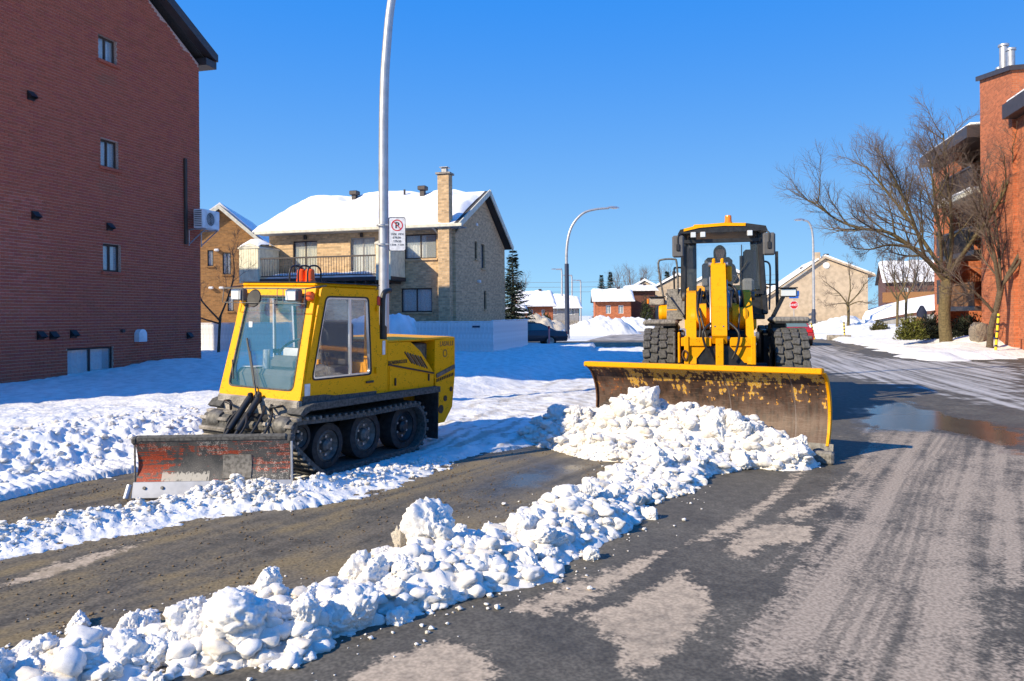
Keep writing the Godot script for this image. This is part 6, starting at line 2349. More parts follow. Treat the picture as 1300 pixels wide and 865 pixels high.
	# side doors with sliding windows
	for s in [-1.0, 1.0]:
		var dr := sub("door", cab)
		b = mb()
		b.at(side)
		var outer := rounded([-0.935, 0.80, 0.25, 0.78, 0.225, 1.93, -0.665, 1.935], 0.03)
		var inner := rounded([-0.80, 0.985, 0.165, 0.975, 0.095, 1.845, -0.605, 1.845], 0.06)
		var za: float = s * 0.515
		var zb: float = s * 0.56
		b.ring(outer, inner, za, zb)
		obj("door_panel", b, M.yellow, dr)
		b = mb()
		b.at(side)
		var i2 := rounded([-0.785, 1.0, 0.15, 0.99, 0.082, 1.83, -0.594, 1.83], 0.05)
		b.ring(inner, i2, s * 0.52, s * 0.568)
		obj("window_seal", b, M.rubber, dr)
		b = mb()
		b.at(side)
		var i3 := rounded([-0.765, 1.017, 0.133, 1.007, 0.068, 1.813, -0.580, 1.813], 0.04)
		b.ring(i2, i3, s * 0.535, s * 0.56)
		b.at(Transform3D.IDENTITY)
		b.bar(Vector3(s * 0.548, 1.012, 0.19), Vector3(s * 0.548, 1.816, 0.215), 0.022, 0.028)
		obj("window_frame", b, M.aluminium, dr)
		b = mb()
		b.at(side)
		b.extr(i3, s * 0.541, s * 0.546)
		obj("window_pane", b, M.clear_glass, dr)
		part_box("handle", Vector3(s * 0.575, 0.90, -0.12), Vector3(0.02, 0.022, 0.13), 0.005, M.black_paint, dr)
		b = mb()
		b.at(side)
		b.extr(V2([-0.93, 0.745, 0.25, 0.735, 0.25, 0.787, -0.45, 0.805, -0.6, 0.83, -0.93, 0.84]), s * 0.50, s * 0.569)
		obj("scuffed_sill", b, M.dusty_rubber, dr)
		part_box("sticker", Vector3(s * 0.563, 0.90, 0.86), Vector3(0.006, 0.12, 0.075), 0.0, M.sign_white, dr)
		for k in 2:
			part_box("hinge", Vector3(s * 0.575, [1.02, 1.72][k], -0.235), Vector3(0.03, 0.07, 0.035), 0.006, M.yellow, dr)
		# post behind the door
		b = mb()
		b.at(side)
		b.extr(V2([0.256, 0.74, 0.46, 0.73, 0.46, 1.36, 0.31, 1.37, 0.275, 1.93, 0.23, 1.93]), s * 0.44, s * 0.557)
		obj("rear_post", b, M.yellow, cab)
		part_box("sticker", Vector3(s * 0.562, 1.27, -0.38), Vector3(0.006, 0.16, 0.05), 0.0, M.sign_white, cab)
	# back wall with its window
	b = mb()
	b.at(Transform3D(Basis(), Vector3(0, 0, -0.27)))
	b.ring(V2([-0.44, 0.75, 0.44, 0.75, 0.44, 1.93, -0.44, 1.93]), V2([-0.38, 1.1, 0.38, 1.1, 0.38, 1.84, -0.38, 1.84]), -0.02, 0.02)
	obj("back_wall", b, M.yellow, cab)
	part_box("rear_window", Vector3(0, 1.47, -0.27), Vector3(0.76, 0.74, 0.006), 0.0, M.clear_glass, cab)
	b = mb()
	b.at(Transform3D(Basis(), Vector3(0, 0, 0.21)))
	b.box(Vector3(0.005, 1.955, 0.0), Vector3(1.05, 0.045, 1.02), 0.02)
	obj("roof", b, M.yellow, cab)
	part_box("roof_edge", Vector3(0.005, 1.982, 0.2), Vector3(1.07, 0.012, 1.04), 0.004, M.black_paint, cab)
	part_box("cab_floor", Vector3(0, 0.78, 0.33), Vector3(1.02, 0.03, 1.2), 0.0, M.black_paint, cab)
	# inside: seat, console, levers
	var seat := part_box("seat", Vector3(0.05, 1.0, 0.02), Vector3(0.48, 0.12, 0.44), 0.04, M.seat_cloth, cab)
	part_box("seat_back", Vector3(0.05, 1.30, -0.17), Vector3(0.46, 0.55, 0.12), 0.05, M.seat_cloth, seat)
	part_box("seat_base", Vector3(0.05, 0.87, 0.02), Vector3(0.36, 0.16, 0.36), 0.02, M.interior, seat)
	b = mb()
	b.box(Vector3(-0.05, 0.93, 0.72), Vector3(0.86, 0.28, 0.26), 0.05)
	b.box(Vector3(0.1, 1.13, 0.66), Vector3(0.40, 0.16, 0.16), 0.05)
	obj("dashboard", b, M.interior, cab)
	b = mb()
	b.at(Transform3D(Basis(Vector3.RIGHT, deg_to_rad(35.0)), Vector3(0.05, 1.28, 0.50)))
	var wheel_pts := []
	for k in 25:
		wheel_pts.append(Vector3(cos(TAU * k / 24.0) * 0.17, 0, sin(TAU * k / 24.0) * 0.17))
	b.tube(wheel_pts, [0.014], 8, false)
	b.tube([Vector3(-0.17, 0, 0), Vector3(0.17, 0, 0)], [0.01], 6)
	b.tube([Vector3(0, 0, 0), Vector3(0, -0.28, 0.02)], [0.022], 8)
	obj("steering_wheel", b, M.black_paint, cab)
	for x in [-0.3, -0.36, 0.38]:
		b = mb()
		b.tube([Vector3(x, 0.9, 0.35), Vector3(x + 0.02, 1.2, 0.40)], [0.009, 0.009], 6)
		b.at(Transform3D(Basis(), Vector3(x + 0.02, 1.2, 0.40)))
		b.lathe([Vector2(0, 0), Vector2(0.022, 0.01), Vector2(0.022, 0.05), Vector2(0, 0.06)], 10)
		obj("lever", b, M.black_paint, cab)
	part_box("paper", Vector3(-0.30, 1.085, 0.74), Vector3(0.21, 0.006, 0.15), 0.0, M.sign_white, cab)
	part_tube("flask", [Vector3(-0.12, 1.07, 0.74), Vector3(-0.12, 1.27, 0.74)], [0.04, 0.035], 12, M.aluminium, cab)
	part_box("gauge_cluster", Vector3(0.12, 1.24, 0.60), Vector3(0.26, 0.10, 0.06), 0.02, M.white_paint, cab)
	part_box("heater_box", Vector3(-0.34, 0.98, 0.30), Vector3(0.2, 0.36, 0.3), 0.03, M.steel, cab)
	part_box("sun_visor", Vector3(0.10, 1.80, 0.66), Vector3(0.36, 0.13, 0.02), 0.006, M.interior, cab)
	part_tube("inner_pillar", [Vector3(0.36, 1.0, 0.80), Vector3(0.36, 1.86, 0.66)], [0.012, 0.012], 8, M.aluminium, cab)
	part_box("coat_hanging", Vector3(-0.25, 1.45, -0.2), Vector3(0.22, 0.5, 0.08), 0.04, M.grey_plastic, cab)
	# wiper
	b = mb()
	b.at(face)
	b.tube([Vector3(0.0, 0.02, 0.03), Vector3(-0.22, 0.50, 0.035)], [0.009, 0.006], 6)
	b.tube([Vector3(0.0, 0.02, 0.03), Vector3(-0.19, 0.46, 0.035)], [0.006, 0.006], 6)
	b.bar(Vector3(-0.06, 0.10, 0.012), Vector3(-0.30, 0.60, 0.012), 0.012, 0.016)
	b.box(Vector3(0.0, 0.02, 0.012), Vector3(0.07, 0.07, 0.03), 0.01)
	obj("wiper", b, M.black_paint, cab)
	b = mb()
	b.at(face)
	b.tube([Vector3(-0.43, 0.36, 0.03), Vector3(-0.36, 0.16, 0.03)], [0.007, 0.007], 6)
	obj("spare_wiper_arm", b, M.black_paint, cab)
	# lights under the roof edge with their wire guard
	for x in [-0.44, 0.33]:
		var l := part_box("work_light", Vector3(x, 1.845, 0.815), Vector3(0.16, 0.13, 0.10), 0.02, M.grey_plastic, cab)
		part_box("lens", Vector3(x, 1.845, 0.868), Vector3(0.135, 0.105, 0.012), 0.004, M.clear_lens, l)
	for x in [-0.53, 0.49]:
		part_box("marker_light", Vector3(x, 1.84, 0.76), Vector3(0.07, 0.09, 0.07), 0.015, M.orange_lens, cab)
	part_box("rear_marker_light", Vector3(0.55, 1.80, -0.27), Vector3(0.05, 0.12, 0.05), 0.012, M.red_lens, cab)
	b = mb()
	b.tube([Vector3(-0.58, 1.91, 0.90), Vector3(0.56, 1.91, 0.90)], [0.008], 6)
	b.tube([Vector3(-0.56, 1.76, 0.92), Vector3(0.58, 1.76, 0.92)], [0.005], 6)
	for x in [-0.58, 0.56]:
		b.tube([Vector3(x, 1.91, 0.90), Vector3(x, 1.95, 0.6)], [0.008], 6)
		b.tube([Vector3(x, 1.91, 0.90), Vector3(x, 1.76, 0.92)], [0.005], 6)
	for x in [-0.36, -0.30, 0.18, 0.26]:
		b.tube([Vector3(x, 1.91, 0.90), Vector3(x + 0.02, 1.76, 0.92)], [0.004], 6)
	obj("light_guard", b, M.dirty_steel, cab)
	b = mb()
	b.at(Transform3D(Basis(Vector3.RIGHT, deg_to_rad(80.0)), Vector3(-0.15, 1.80, 0.84)))
	b.lathe([Vector2(0.0, 0.0), Vector2(0.06, 0.01), Vector2(0.095, 0.05), Vector2(0.09, 0.06), Vector2(0.0, 0.055)], 20)
	obj("round_mirror", b, M.print_black, cab)
	part_box("cab_label", Vector3(-0.30, 1.53, 0.79), Vector3(0.05, 0.06, 0.006), 0.0, M.sign_white, cab)
	# beacon with hoop guard
	var bc := sub("beacon", cab, Transform3D(Basis(), Vector3(0.14, 1.985, 0.46)))
	for x in [-0.05, 0.07]:
		b = mb()
		b.at(Transform3D(Basis(), Vector3(x, 0.0, 0)))
		b.lathe([Vector2(0.055, 0.0), Vector2(0.055, 0.03), Vector2(0.052, 0.035), Vector2(0.047, 0.13), Vector2(0.035, 0.145), Vector2(0.0, 0.147)], 20)
		obj("beacon_lens", b, M.orange_lens, bc)
	for x in [-0.12, 0.0, 0.13]:
		b = mb()
		b.tube(smooth_pts([Vector3(x, -0.01, 0.10), Vector3(x, 0.12, 0.10), Vector3(x, 0.175, 0.05), Vector3(x, 0.175, -0.05), Vector3(x, 0.12, -0.10), Vector3(x, -0.01, -0.10)], 4), [0.010], 7)
		obj("guard_hoop", b, M.black_paint, bc)
	# ---- rear engine body
	var en := sub("engine_body", o)
	part_box("engine_core", Vector3(0, 0.98, -0.97), Vector3(0.86, 0.60, 1.0), 0.02, M.dirty_steel, en)
	for s in [-1.0, 1.0]:
		b = mb()
		b.at(side)
		b.extr(V2([0.475, 0.75, 1.44, 0.70, 1.45, 0.90, 1.33, 1.02, 1.13, 1.20, 1.0, 1.275, 0.92, 1.315, 0.475, 1.325]), s * 0.49, s * 0.55)
		var hp := obj("hood_panel", b, M.yellow, en)
		b = mb()
		b.at(side)
		b.extr(V2([0.50, 0.76, 1.42, 0.715, 1.425, 0.875, 0.50, 1.045]), s * 0.54, s * 0.562)
		obj("access_hatch", b, M.yellow, hp)
		b = mb()
		b.bar(Vector3(s * 0.558, 1.068, -0.48), Vector3(s * 0.558, 0.90, -1.44), 0.012, 0.02)
		obj("hatch_gap", b, M.black_paint, hp)
		for k in 7:
			b = mb()
			var z0 := -0.80 - k * 0.055
			b.bar(Vector3(s * 0.553, 1.20 - k * 0.012, z0), Vector3(s * 0.553, 1.055 - k * 0.014, z0 - 0.16), 0.012, 0.016)
			obj("louvre", b, M.dirty_steel if k % 2 else M.black_paint, hp)
		for z in [-0.60, -1.30]:
			part_box("latch", Vector3(s * 0.572, 0.86, z), Vector3(0.02, 0.09, 0.02), 0.004, M.black_paint, hp)
		var tx := letters("BOMBARDIER", 0.058, M.print_black, hp, Vector3(s * 0.552, 1.088, -0.67), 0.003, "lettering", true)
		tx.basis = Basis(Vector3.UP, s * PI / 2) * Basis(Vector3.BACK, -s * 0.0)
	b = mb()
	b.box(Vector3(0, 1.335, -1.2), Vector3(1.08, 0.035, 1.48), 0.015)
	obj("top_cover", b, M.yellow, en)
	b = mb()
	b.at(side)
	b.extr(V2([1.46, 0.83, 1.46, 1.315, 1.935, 1.345, 1.955, 0.85, 1.90, 0.42, 1.72, 0.24, 1.52, 0.24, 1.48, 0.83]), -0.55, 0.55)
	var rb := obj("rear_box", b, M.yellow, en)
	b = mb()
	b.bar(Vector3(0.556, 0.86, -1.50), Vector3(0.556, 0.955, -1.93), 0.02, 0.05)
	obj("bent_strip", b, M.dirty_steel, rb)
	for k in 10:
		part_box("slot", Vector3(0.553, 0.80 + k * 0.006, -1.52 - k * 0.042), Vector3(0.008, 0.04, 0.022), 0.0, M.black_paint, rb)
	for q in [[0.55, -1.72, 0.07], [0.42, -1.62, 0.10], [0.66, -1.86, 0.06]]:
		b = mb()
		b.at(Transform3D(Basis(Vector3.BACK, -PI / 2), Vector3(0.548, q[0], q[1])))
		b.lathe([Vector2(q[2] * 0.55, 0.0), Vector2(q[2] * 0.55, 0.012), Vector2(0, 0.012)], 12)
		obj("bolt_boss", b, M.black_paint, rb)
	var t2 := letters("LASALLE", 0.085, M.wood_rail, rb, Vector3(0.551, 1.265, -1.74), 0.003, "lettering", true)
	t2.basis = Basis(Vector3.UP, PI / 2)
	b = mb()
	b.at(Transform3D(Basis(Vector3.BACK, -PI / 2), Vector3(0.551, 1.14, -1.70)))
	b.lathe([Vector2(0.052, 0.0), Vector2(0.052, 0.003), Vector2(0.038, 0.003), Vector2(0.038, 0.0)], 18)
	obj("ring_mark", b, M.wood_rail, rb)
	# exhaust
	b = mb()
	b.tube([Vector3(0.40, 1.33, -0.56), Vector3(0.40, 1.50, -0.56), Vector3(0.40, 1.52, -0.56)], [0.055, 0.055, 0.035], 14)
	b.tube(smooth_pts([Vector3(0.40, 1.50, -0.56), Vector3(0.40, 1.82, -0.56), Vector3(0.40, 1.91, -0.60), Vector3(0.40, 1.93, -0.70)], 4), [0.032], 12)
	obj("exhaust_pipe", b, M.black_paint, o)
	# ---- dirty front panel, linkage and hoses
	var fr := sub("front_linkage", o)
	b = mb()
	b.box(Vector3(0, 0.70, 0.955), Vector3(1.13, 0.20, 0.07), 0.015)
	obj("front_panel", b, M.concrete, fr)
	for s in [-1.0, 1.0]:
		b = mb()
		b.tube(smooth_pts([Vector3(s * 0.37, 0.74, 1.0), Vector3(s * 0.37, 0.74, 1.06), Vector3(s * 0.28, 0.72, 1.07), Vector3(s * 0.28, 0.66, 1.06)], 4), [0.014], 7)
		obj("tow_hook", b, M.black_paint, fr)
		part_box("lift_arm", Vector3(s * 0.2, 0.36, 1.25), Vector3(0.08, 0.14, 0.72), 0.02, M.black_paint, fr)
		b = mb()
		b.at(Transform3D(Basis(Vector3.BACK, PI / 2), Vector3(s * 0.46, 0.55, 1.06)))
		b.lathe([Vector2(0.0, -0.09), Vector2(0.085, -0.09), Vector2(0.1, -0.05), Vector2(0.1, 0.05), Vector2(0.085, 0.09), Vector2(0.0, 0.09)], 18)
		obj("hydraulic_motor", b, M.dirty_steel, fr)
	part_box("cross_tube", Vector3(0, 0.52, 1.06), Vector3(1.0, 0.10, 0.10), 0.03, M.dirty_steel, fr)
	for x in [-0.06, 0.06]:
		b = mb()
		b.tube([Vector3(x, 0.79, 1.02), Vector3(x, 0.5, 1.28)], [0.035, 0.035], 10)
		b.tube([Vector3(x, 0.5, 1.28), Vector3(x, 0.34, 1.42)], [0.02, 0.02], 10)
		b.box(Vector3(x, 0.80, 1.01), Vector3(0.05, 0.09, 0.06), 0.015)
		obj("lift_cylinder", b, M.black_paint, fr)
	hose_line("hose", [Vector3(-0.05, 0.76, 1.0), Vector3(-0.16, 0.60, 1.16), Vector3(-0.12, 0.42, 1.30), Vector3(0.02, 0.36, 1.45)], 0.013, fr)
	hose_line("hose", [Vector3(0.12, 0.72, 1.0), Vector3(0.25, 0.66, 1.15), Vector3(0.26, 0.46, 1.35), Vector3(0.10, 0.36, 1.5)], 0.013, fr)
	hose_line("hose", [Vector3(0.22, 0.74, 1.0), Vector3(0.34, 0.62, 1.12), Vector3(0.38, 0.45, 1.3), Vector3(0.42, 0.5, 1.45)], 0.013, fr)
	hose_line("hose", [Vector3(0.0, 0.62, 1.05), Vector3(0.1, 0.66, 1.2), Vector3(0.2, 0.56, 1.32), Vector3(0.18, 0.36, 1.5)], 0.011, fr)
	# ---- blade, swung towards the street
	var bl := sub("plough_blade", o, o.transform.affine_inverse() * Transform3D(Basis(Vector3.UP, deg_to_rad(2.5)), Vector3(-2.755, 0.0, -6.86)))
	var pr := PackedVector2Array()
	for k in 12:
		var t := k / 11.0
		pr.append(Vector2(0.02 - 0.10 * sin(t * PI * 0.75) + 0.06 * t, lerpf(0.52, 0.14, t)))
	obj("mould_board", curved_plate(pr, -0.69, 0.69, 0.02), blade_paint("worn", 512, 160), bl)
	b = mb()
	b.box(Vector3(0.0, 0.545, 0.0), Vector3(1.36, 0.065, 0.06), 0.018)
	b.box(Vector3(-0.70, 0.53, -0.035), Vector3(0.06, 0.075, 0.12), 0.02)
	b.box(Vector3(0.70, 0.53, -0.035), Vector3(0.06, 0.075, 0.12), 0.02)
	obj("rubber_lip", b, M.dusty_rubber, bl)
	b = mb()
	b.box(Vector3(0.01, 0.085, 0.035), Vector3(1.44, 0.15, 0.022), 0.005, Basis(Vector3.RIGHT, -0.35))
	obj("cutting_edge", b, M.steel, bl)
	for x in [-0.60, -0.44, -0.10, 0.20, 0.5]:
		b = mb()
		b.at(Transform3D(Basis(Vector3.RIGHT, PI / 2 - 0.35), Vector3(x, 0.105, 0.04)))
		b.lathe([Vector2(0.016, 0), Vector2(0.014, 0.012), Vector2(0, 0.012)], 8)
		obj("bolt", b, M.dirty_steel, bl)
	part_tube("corner_shoe", [Vector3(-0.75, 0.02, 0.08), Vector3(-0.74, 0.13, 0.02)], [0.025, 0.025], 10, M.galvanised, bl)
	part_box("end_rod", Vector3(0.72, 0.30, 0.02), Vector3(0.02, 0.42, 0.02), 0.004, M.galvanised, bl)
	part_box("end_rod", Vector3(-0.71, 0.33, -0.02), Vector3(0.015, 0.36, 0.02), 0.004, M.grey_dirty, bl)
	var pp := PackedVector2Array()
	for k in range(4, 11):
		pp.append(pr[k] + Vector2(0.008, 0.0))
	obj("welded_patch", curved_plate(pp, 0.08, 0.34, 0.012, 4), M.grey_dirty, bl)
	for x in [-0.4, 0.0, 0.4]:
		part_box("rib", Vector3(x, 0.33, -0.12), Vector3(0.03, 0.36, 0.10), 0.005, M.black_paint, bl)
	part_box("push_frame", Vector3(0.0, 0.30, -0.26), Vector3(0.9, 0.12, 0.14), 0.02, M.black_paint, bl)


# ---------------------------------------------------------------- the wheel loader
func lugged_wheel(parent: Node, x: float, z: float, r: float, w: float, rim: Material) -> void:
	var s := signf(x)
	var wh := sub("wheel", parent, Transform3D(Basis(Vector3.BACK, -s * PI / 2), Vector3(x - s * w * 0.5, r, z)))
	var b := mb()
	var ri := r * 0.52
	b.lathe([Vector2(ri, 0.02), Vector2(r * 0.72, -0.005), Vector2(r * 0.90, 0.0), Vector2(r * 0.955, 0.04), Vector2(r * 0.965, w * 0.5), Vector2(r * 0.955, w - 0.04), Vector2(r * 0.90, w), Vector2(r * 0.72, w + 0.005), Vector2(ri, w - 0.02)], 48)
	var ty := obj("tyre", b, M.dusty_rubber, wh)
	# tread blocks in staggered rows
	b = mb()
	var n := 26
	for k in n:
		for row in 4:
			var a := TAU * (k + (0.5 if row % 2 else 0.0)) / n + rng.randf_range(-0.012, 0.012)
			var d := Vector3(cos(a), 0, sin(a))
			var t := Vector3(-sin(a), 0, cos(a))
			var y: float = w * [0.10, 0.365, 0.635, 0.90][row]
			var bs := Basis(t, Vector3.UP, t.cross(Vector3.UP)) * Basis(Vector3.BACK, [0.12, -0.18, 0.18, -0.12][row])
			b.box(d * (r - 0.012) + Vector3(0, y, 0), Vector3(TAU * r / n * 0.80, w * 0.235, 0.045), 0.010, bs)
	obj("tread", b, M.dusty_rubber, ty).set_meta("kind", "stuff")
	b = mb()
	b.lathe([Vector2(0, 0.1), Vector2(ri, 0.06), Vector2(ri + 0.015, w - 0.03), Vector2(ri - 0.03, w - 0.02), Vector2(ri * 0.8, w - 0.14), Vector2(ri * 0.4, w - 0.12), Vector2(ri * 0.35, w - 0.03), Vector2(0, w - 0.03)], 32)
	obj("rim", b, rim, wh)


func build_loader() -> void:
	var o := thing("wheel_loader", "big yellow wheel loader with a wide rusty snow blade facing the camera", "loader", Vector3(3.43, 0, -12.0), -14.0)
	var Y: Material = M.loader_yellow
	var K: Material = M.black_paint
	var b: MB
	for z in [0.0, -2.85]:
		for x in [-1.035, 0.945]:
			lugged_wheel(o, x + (0.245 if x > 0 else -0.245) * 0.0 + signf(x) * 0.0, z, 0.70, 0.47, M.loader_yellow)
	# frames
	part_box("front_frame", Vector3(-0.08, 0.85, 0.25), Vector3(0.9, 0.7, 1.5), 0.04, K, o)
	part_box("front_axle", Vector3(-0.05, 0.70, 0.0), Vector3(1.5, 0.3, 0.34), 0.08, K, o)
	part_box("rear_frame", Vector3(-0.03, 0.95, -2.3), Vector3(1.0, 0.8, 2.8), 0.05, K, o)
	part_box("rear_axle", Vector3(-0.05, 0.70, -2.85), Vector3(1.5, 0.3, 0.34), 0.08, K, o)
	var hd := part_box("engine_hood", Vector3(-0.03, 1.72, -3.0), Vector3(1.3, 0.9, 2.0), 0.10, Y, o)
	part_tube("exhaust_stack", [Vector3(0.4, 2.1, -2.6), Vector3(0.4, 2.75, -2.6)], [0.05, 0.05], 10, K, hd)
	# fenders and steps
	for s in [-1.0, 1.0]:
		var fx: float = -1.03 if s < 0 else 0.98
		var fd := part_box("fender", Vector3(fx, 1.50 if s < 0 else 1.53, -0.35), Vector3(0.56, 0.10, 1.0), 0.04, M.grey_dirty, o)
		part_box("fender_skirt", Vector3(fx - s * 0.15, 1.36, -0.55), Vector3(0.24, 0.26, 0.6), 0.03, K, fd)
		var st := sub("steps", o)
		for k in 3:
			part_box("step", Vector3(fx * 0.92, 0.72 + k * 0.32, -1.15), Vector3(0.36, 0.04, 0.3), 0.01, M.dirty_steel, st)
		part_box("side_tank", Vector3(fx * 0.80, 1.0, -1.55), Vector3(0.3, 0.7, 0.7), 0.04, K, o)
	# yellow tank and grey hose box seen left under the cab
	b = mb()
	b.at(Transform3D(Basis(Vector3.BACK, PI / 2), Vector3(-0.9, 1.66, -0.95)))
	b.lathe([Vector2(0, -0.2), Vector2(0.13, -0.2), Vector2(0.15, -0.15), Vector2(0.15, 0.15), Vector2(0.13, 0.2), Vector2(0, 0.2)], 16)
	obj("tank", b, Y, o)
	b = mb()
	b.at(Transform3D(Basis(Vector3.FORWARD, Vector3.UP, Vector3.RIGHT), Vector3.ZERO))
	b.extr(V2([0.75, 1.55, 1.25, 1.55, 1.25, 2.08, 0.95, 2.08]), -0.96, -0.66)
	obj("stair_box", b, M.grey_dirty, o)
	b = mb()
	b.bar(Vector3(-0.97, 2.0, -0.8), Vector3(-0.68, 1.6, -0.74), 0.05, 0.03)
	obj("stair_rail", b, M.dirty_steel, o)
	# ---- cab
	var cab := sub("cab", o)
	var xl := -0.66
	var xr := 0.655
	var zf := -0.92
	var zb := -2.15
	for q in [[xl, 3.03, zf - 0.06, xl - 0.02, 1.62, zf, 0.10], [xr - 0.06, 3.03, zf - 0.06, xr + 0.02, 1.62, zf, 0.10], [xl + 0.03, 3.03, zb, xl + 0.03, 1.62, zb, 0.10], [xr - 0.09, 3.03, zb, xr, 1.62, zb, 0.10], [xl - 0.02, 3.03, -1.5, xl - 0.02, 1.62, -1.5, 0.07], [xr - 0.06, 3.03, -1.5, xr + 0.02, 1.62, -1.5, 0.07]]:
		b = mb()
		b.bar(Vector3(q[0], q[1], q[2]), Vector3(q[3], q[4], q[5]), q[6], q[6], 0.02)
		obj("pillar", b, K, cab)
	# roof, arched a little
	var arch := V2([-0.76, 3.03, -0.72, 3.10, -0.4, 3.17, 0.0, 3.19, 0.4, 3.17, 0.69, 3.12, 0.72, 3.04])
	b = mb()
	b.extr(arch, zb - 0.1, zf + 0.12)
	obj("roof", b, K, cab)
	var band := V2([-0.66, 3.112, -0.4, 3.172, 0.0, 3.192, 0.36, 3.175, 0.36, 3.125, 0.0, 3.14, -0.4, 3.12, -0.66, 3.065])
	b = mb()
	b.extr(band, zf + 0.05, zf + 0.14)
	obj("roof_band", b, M.yellow, cab)
	part_box("roof_top", Vector3(-0.05, 3.18, -1.5), Vector3(0.9, 0.05, 1.0), 0.02, Y, cab)
	b = mb()
	b.bar(Vector3(xl, 2.90, zf - 0.03), Vector3(xr - 0.05, 2.90, zf - 0.03), 0.12, 0.06)
	obj("header_bar", b, K, cab)
	b = mb()
	b.bar(Vector3(xl, 2.0, zf + 0.01), Vector3(xr, 2.0, zf + 0.01), 0.10, 0.06)
	obj("sill_bar", b, K, cab)
	part_box("front_panel", Vector3(0.0, 1.78, zf - 0.04), Vector3(1.3, 0.33, 0.06), 0.01, K, cab)
	b = mb()
	b.poly([Vector3(xl + 0.05, 2.05, zf + 0.005), Vector3(xr - 0.05, 2.05, zf + 0.005), Vector3(xr - 0.09, 2.84, zf - 0.03), Vector3(xl + 0.05, 2.84, zf - 0.03)], Vector3.BACK)
	obj("windshield", b, M.loader_glass, cab)
	for s in [-1.0, 1.0]:
		var x: float = xl - 0.02 if s < 0 else xr - 0.02
		b = mb()
		b.poly([Vector3(x, 1.75, zf - 0.05), Vector3(x, 1.75, zb + 0.06), Vector3(x, 2.98, zb + 0.06), Vector3(x, 2.98, zf - 0.1)], Vector3(s, 0, 0))
		obj("side_glass", b, M.loader_glass, cab)
		b = mb()
		b.bar(Vector3(x, 1.78, zf), Vector3(x, 1.78, zb), 0.3, 0.06, 0.0, Vector3.RIGHT)
		obj("side_panel", b, K, cab)
	b = mb()
	b.poly([Vector3(xl + 0.06, 2.0, zb), Vector3(xr - 0.06, 2.0, zb), Vector3(xr - 0.1, 2.95, zb), Vector3(xl + 0.06, 2.95, zb)], Vector3.FORWARD)
	obj("rear_glass", b, M.loader_glass, cab)
	part_box("rear_panel", Vector3(0, 1.8, zb), Vector3(1.25, 0.42, 0.06), 0.01, K, cab)
	part_box("cab_floor", Vector3(0, 1.58, -1.53), Vector3(1.34, 0.08, 1.3), 0.01, K, cab)
	# wide dark inner column on the left as seen, where the door stands
	part_box("door_column", Vector3(xl + 0.14, 2.35, -1.25), Vector3(0.14, 1.35, 0.08), 0.02, K, cab)
	part_box("wiper", Vector3(0.30, 2.43, zf + 0.0), Vector3(0.015, 0.78, 0.02), 0.0, K, cab)
	b = mb()
	b.tube([Vector3(0.12, 2.1, zf + 0.03), Vector3(0.40, 2.55, zf + 0.02)], [0.008, 0.006], 6)
	obj("wiper_arm", b, K, cab)
	for x in [-0.50, -0.34, 0.43]:
		var l := part_box("work_light", Vector3(x, 3.0, zf + 0.10), Vector3(0.10, 0.11, 0.10), 0.02, M.grey_plastic, cab)
		part_box("lens", Vector3(x, 3.0, zf + 0.155), Vector3(0.085, 0.09, 0.012), 0.01, M.clear_lens, l)
	b = mb()
	b.at(Transform3D(Basis(), Vector3(0.09, 3.20, -1.05)))
	b.lathe([Vector2(0.07, 0.0), Vector2(0.07, 0.03), Vector2(0.058, 0.035), Vector2(0.055, 0.12), Vector2(0.05, 0.145), Vector2(0.0, 0.15)], 20)
	obj("beacon", b, M.amber_lens, cab)
	# mirrors on arms
	for s in [-1.0, 1.0]:
		var mx: float = -0.755 if s < 0 else 0.73
		var mi := part_box("mirror", Vector3(mx, 2.80, zf + 0.22), Vector3(0.20, 0.38, 0.06), 0.04, M.grey_plastic, cab)
		part_box("mirror_glass", Vector3(mx, 2.80, zf + 0.186), Vector3(0.17, 0.34, 0.006), 0.0, M.mirror, mi)
		b = mb()
		b.tube(smooth_pts([Vector3(mx - s * 0.14, 3.0, zf + 0.05), Vector3(mx - s * 0.06, 3.02, zf + 0.2), Vector3(mx, 2.98, zf + 0.25), Vector3(mx, 2.85, zf + 0.25)], 4), [0.014], 7)
		obj("mirror_arm", b, K, mi)
		b = mb()
		b.box(Vector3(mx, 2.78, zf + 0.26), Vector3(0.06, 0.12, 0.03), 0.01)
		obj("mirror_clamp", b, K, mi)
	# grab rails
	b = mb()
	b.tube(smooth_pts([Vector3(-1.02, 1.95, zf), Vector3(-1.08, 2.3, zf), Vector3(-1.10, 2.55, zf), Vector3(-1.02, 2.60, zf), Vector3(-0.84, 2.60, zf), Vector3(-0.79, 2.55, zf), Vector3(-0.77, 2.2, zf), Vector3(-0.78, 1.95, zf)], 5), [0.017], 8)
	obj("grab_rail", b, M.dirty_steel, cab)
	b = mb()
	b.tube(smooth_pts([Vector3(-0.83, 1.85, zf - 0.2), Vector3(-0.84, 2.4, zf - 0.2), Vector3(-0.80, 2.46, zf - 0.2), Vector3(-0.70, 2.46, zf - 0.2)], 4), [0.016], 8)
	obj("grab_rail", b, K, cab)
	b = mb()
	b.bar(Vector3(0.90, 1.75, -1.2), Vector3(0.895, 2.71, -1.2), 0.05, 0.05)
	b.bar(Vector3(0.68, 2.67, -1.2), Vector3(0.88, 2.69, -1.2), 0.025, 0.025)
	b.bar(Vector3(0.68, 2.14, -1.2), Vector3(0.90, 2.14, -1.2), 0.025, 0.025)
	obj("door_frame", b, K, cab)
	b = mb()
	b.tube(smooth_pts([Vector3(0.76, 1.7, -1.1), Vector3(0.78, 2.3, -1.1), Vector3(0.76, 2.5, -1.1), Vector3(0.66, 2.54, -1.1)], 4), [0.016], 8)
	obj("grab_rail", b, M.dirty_steel, cab)
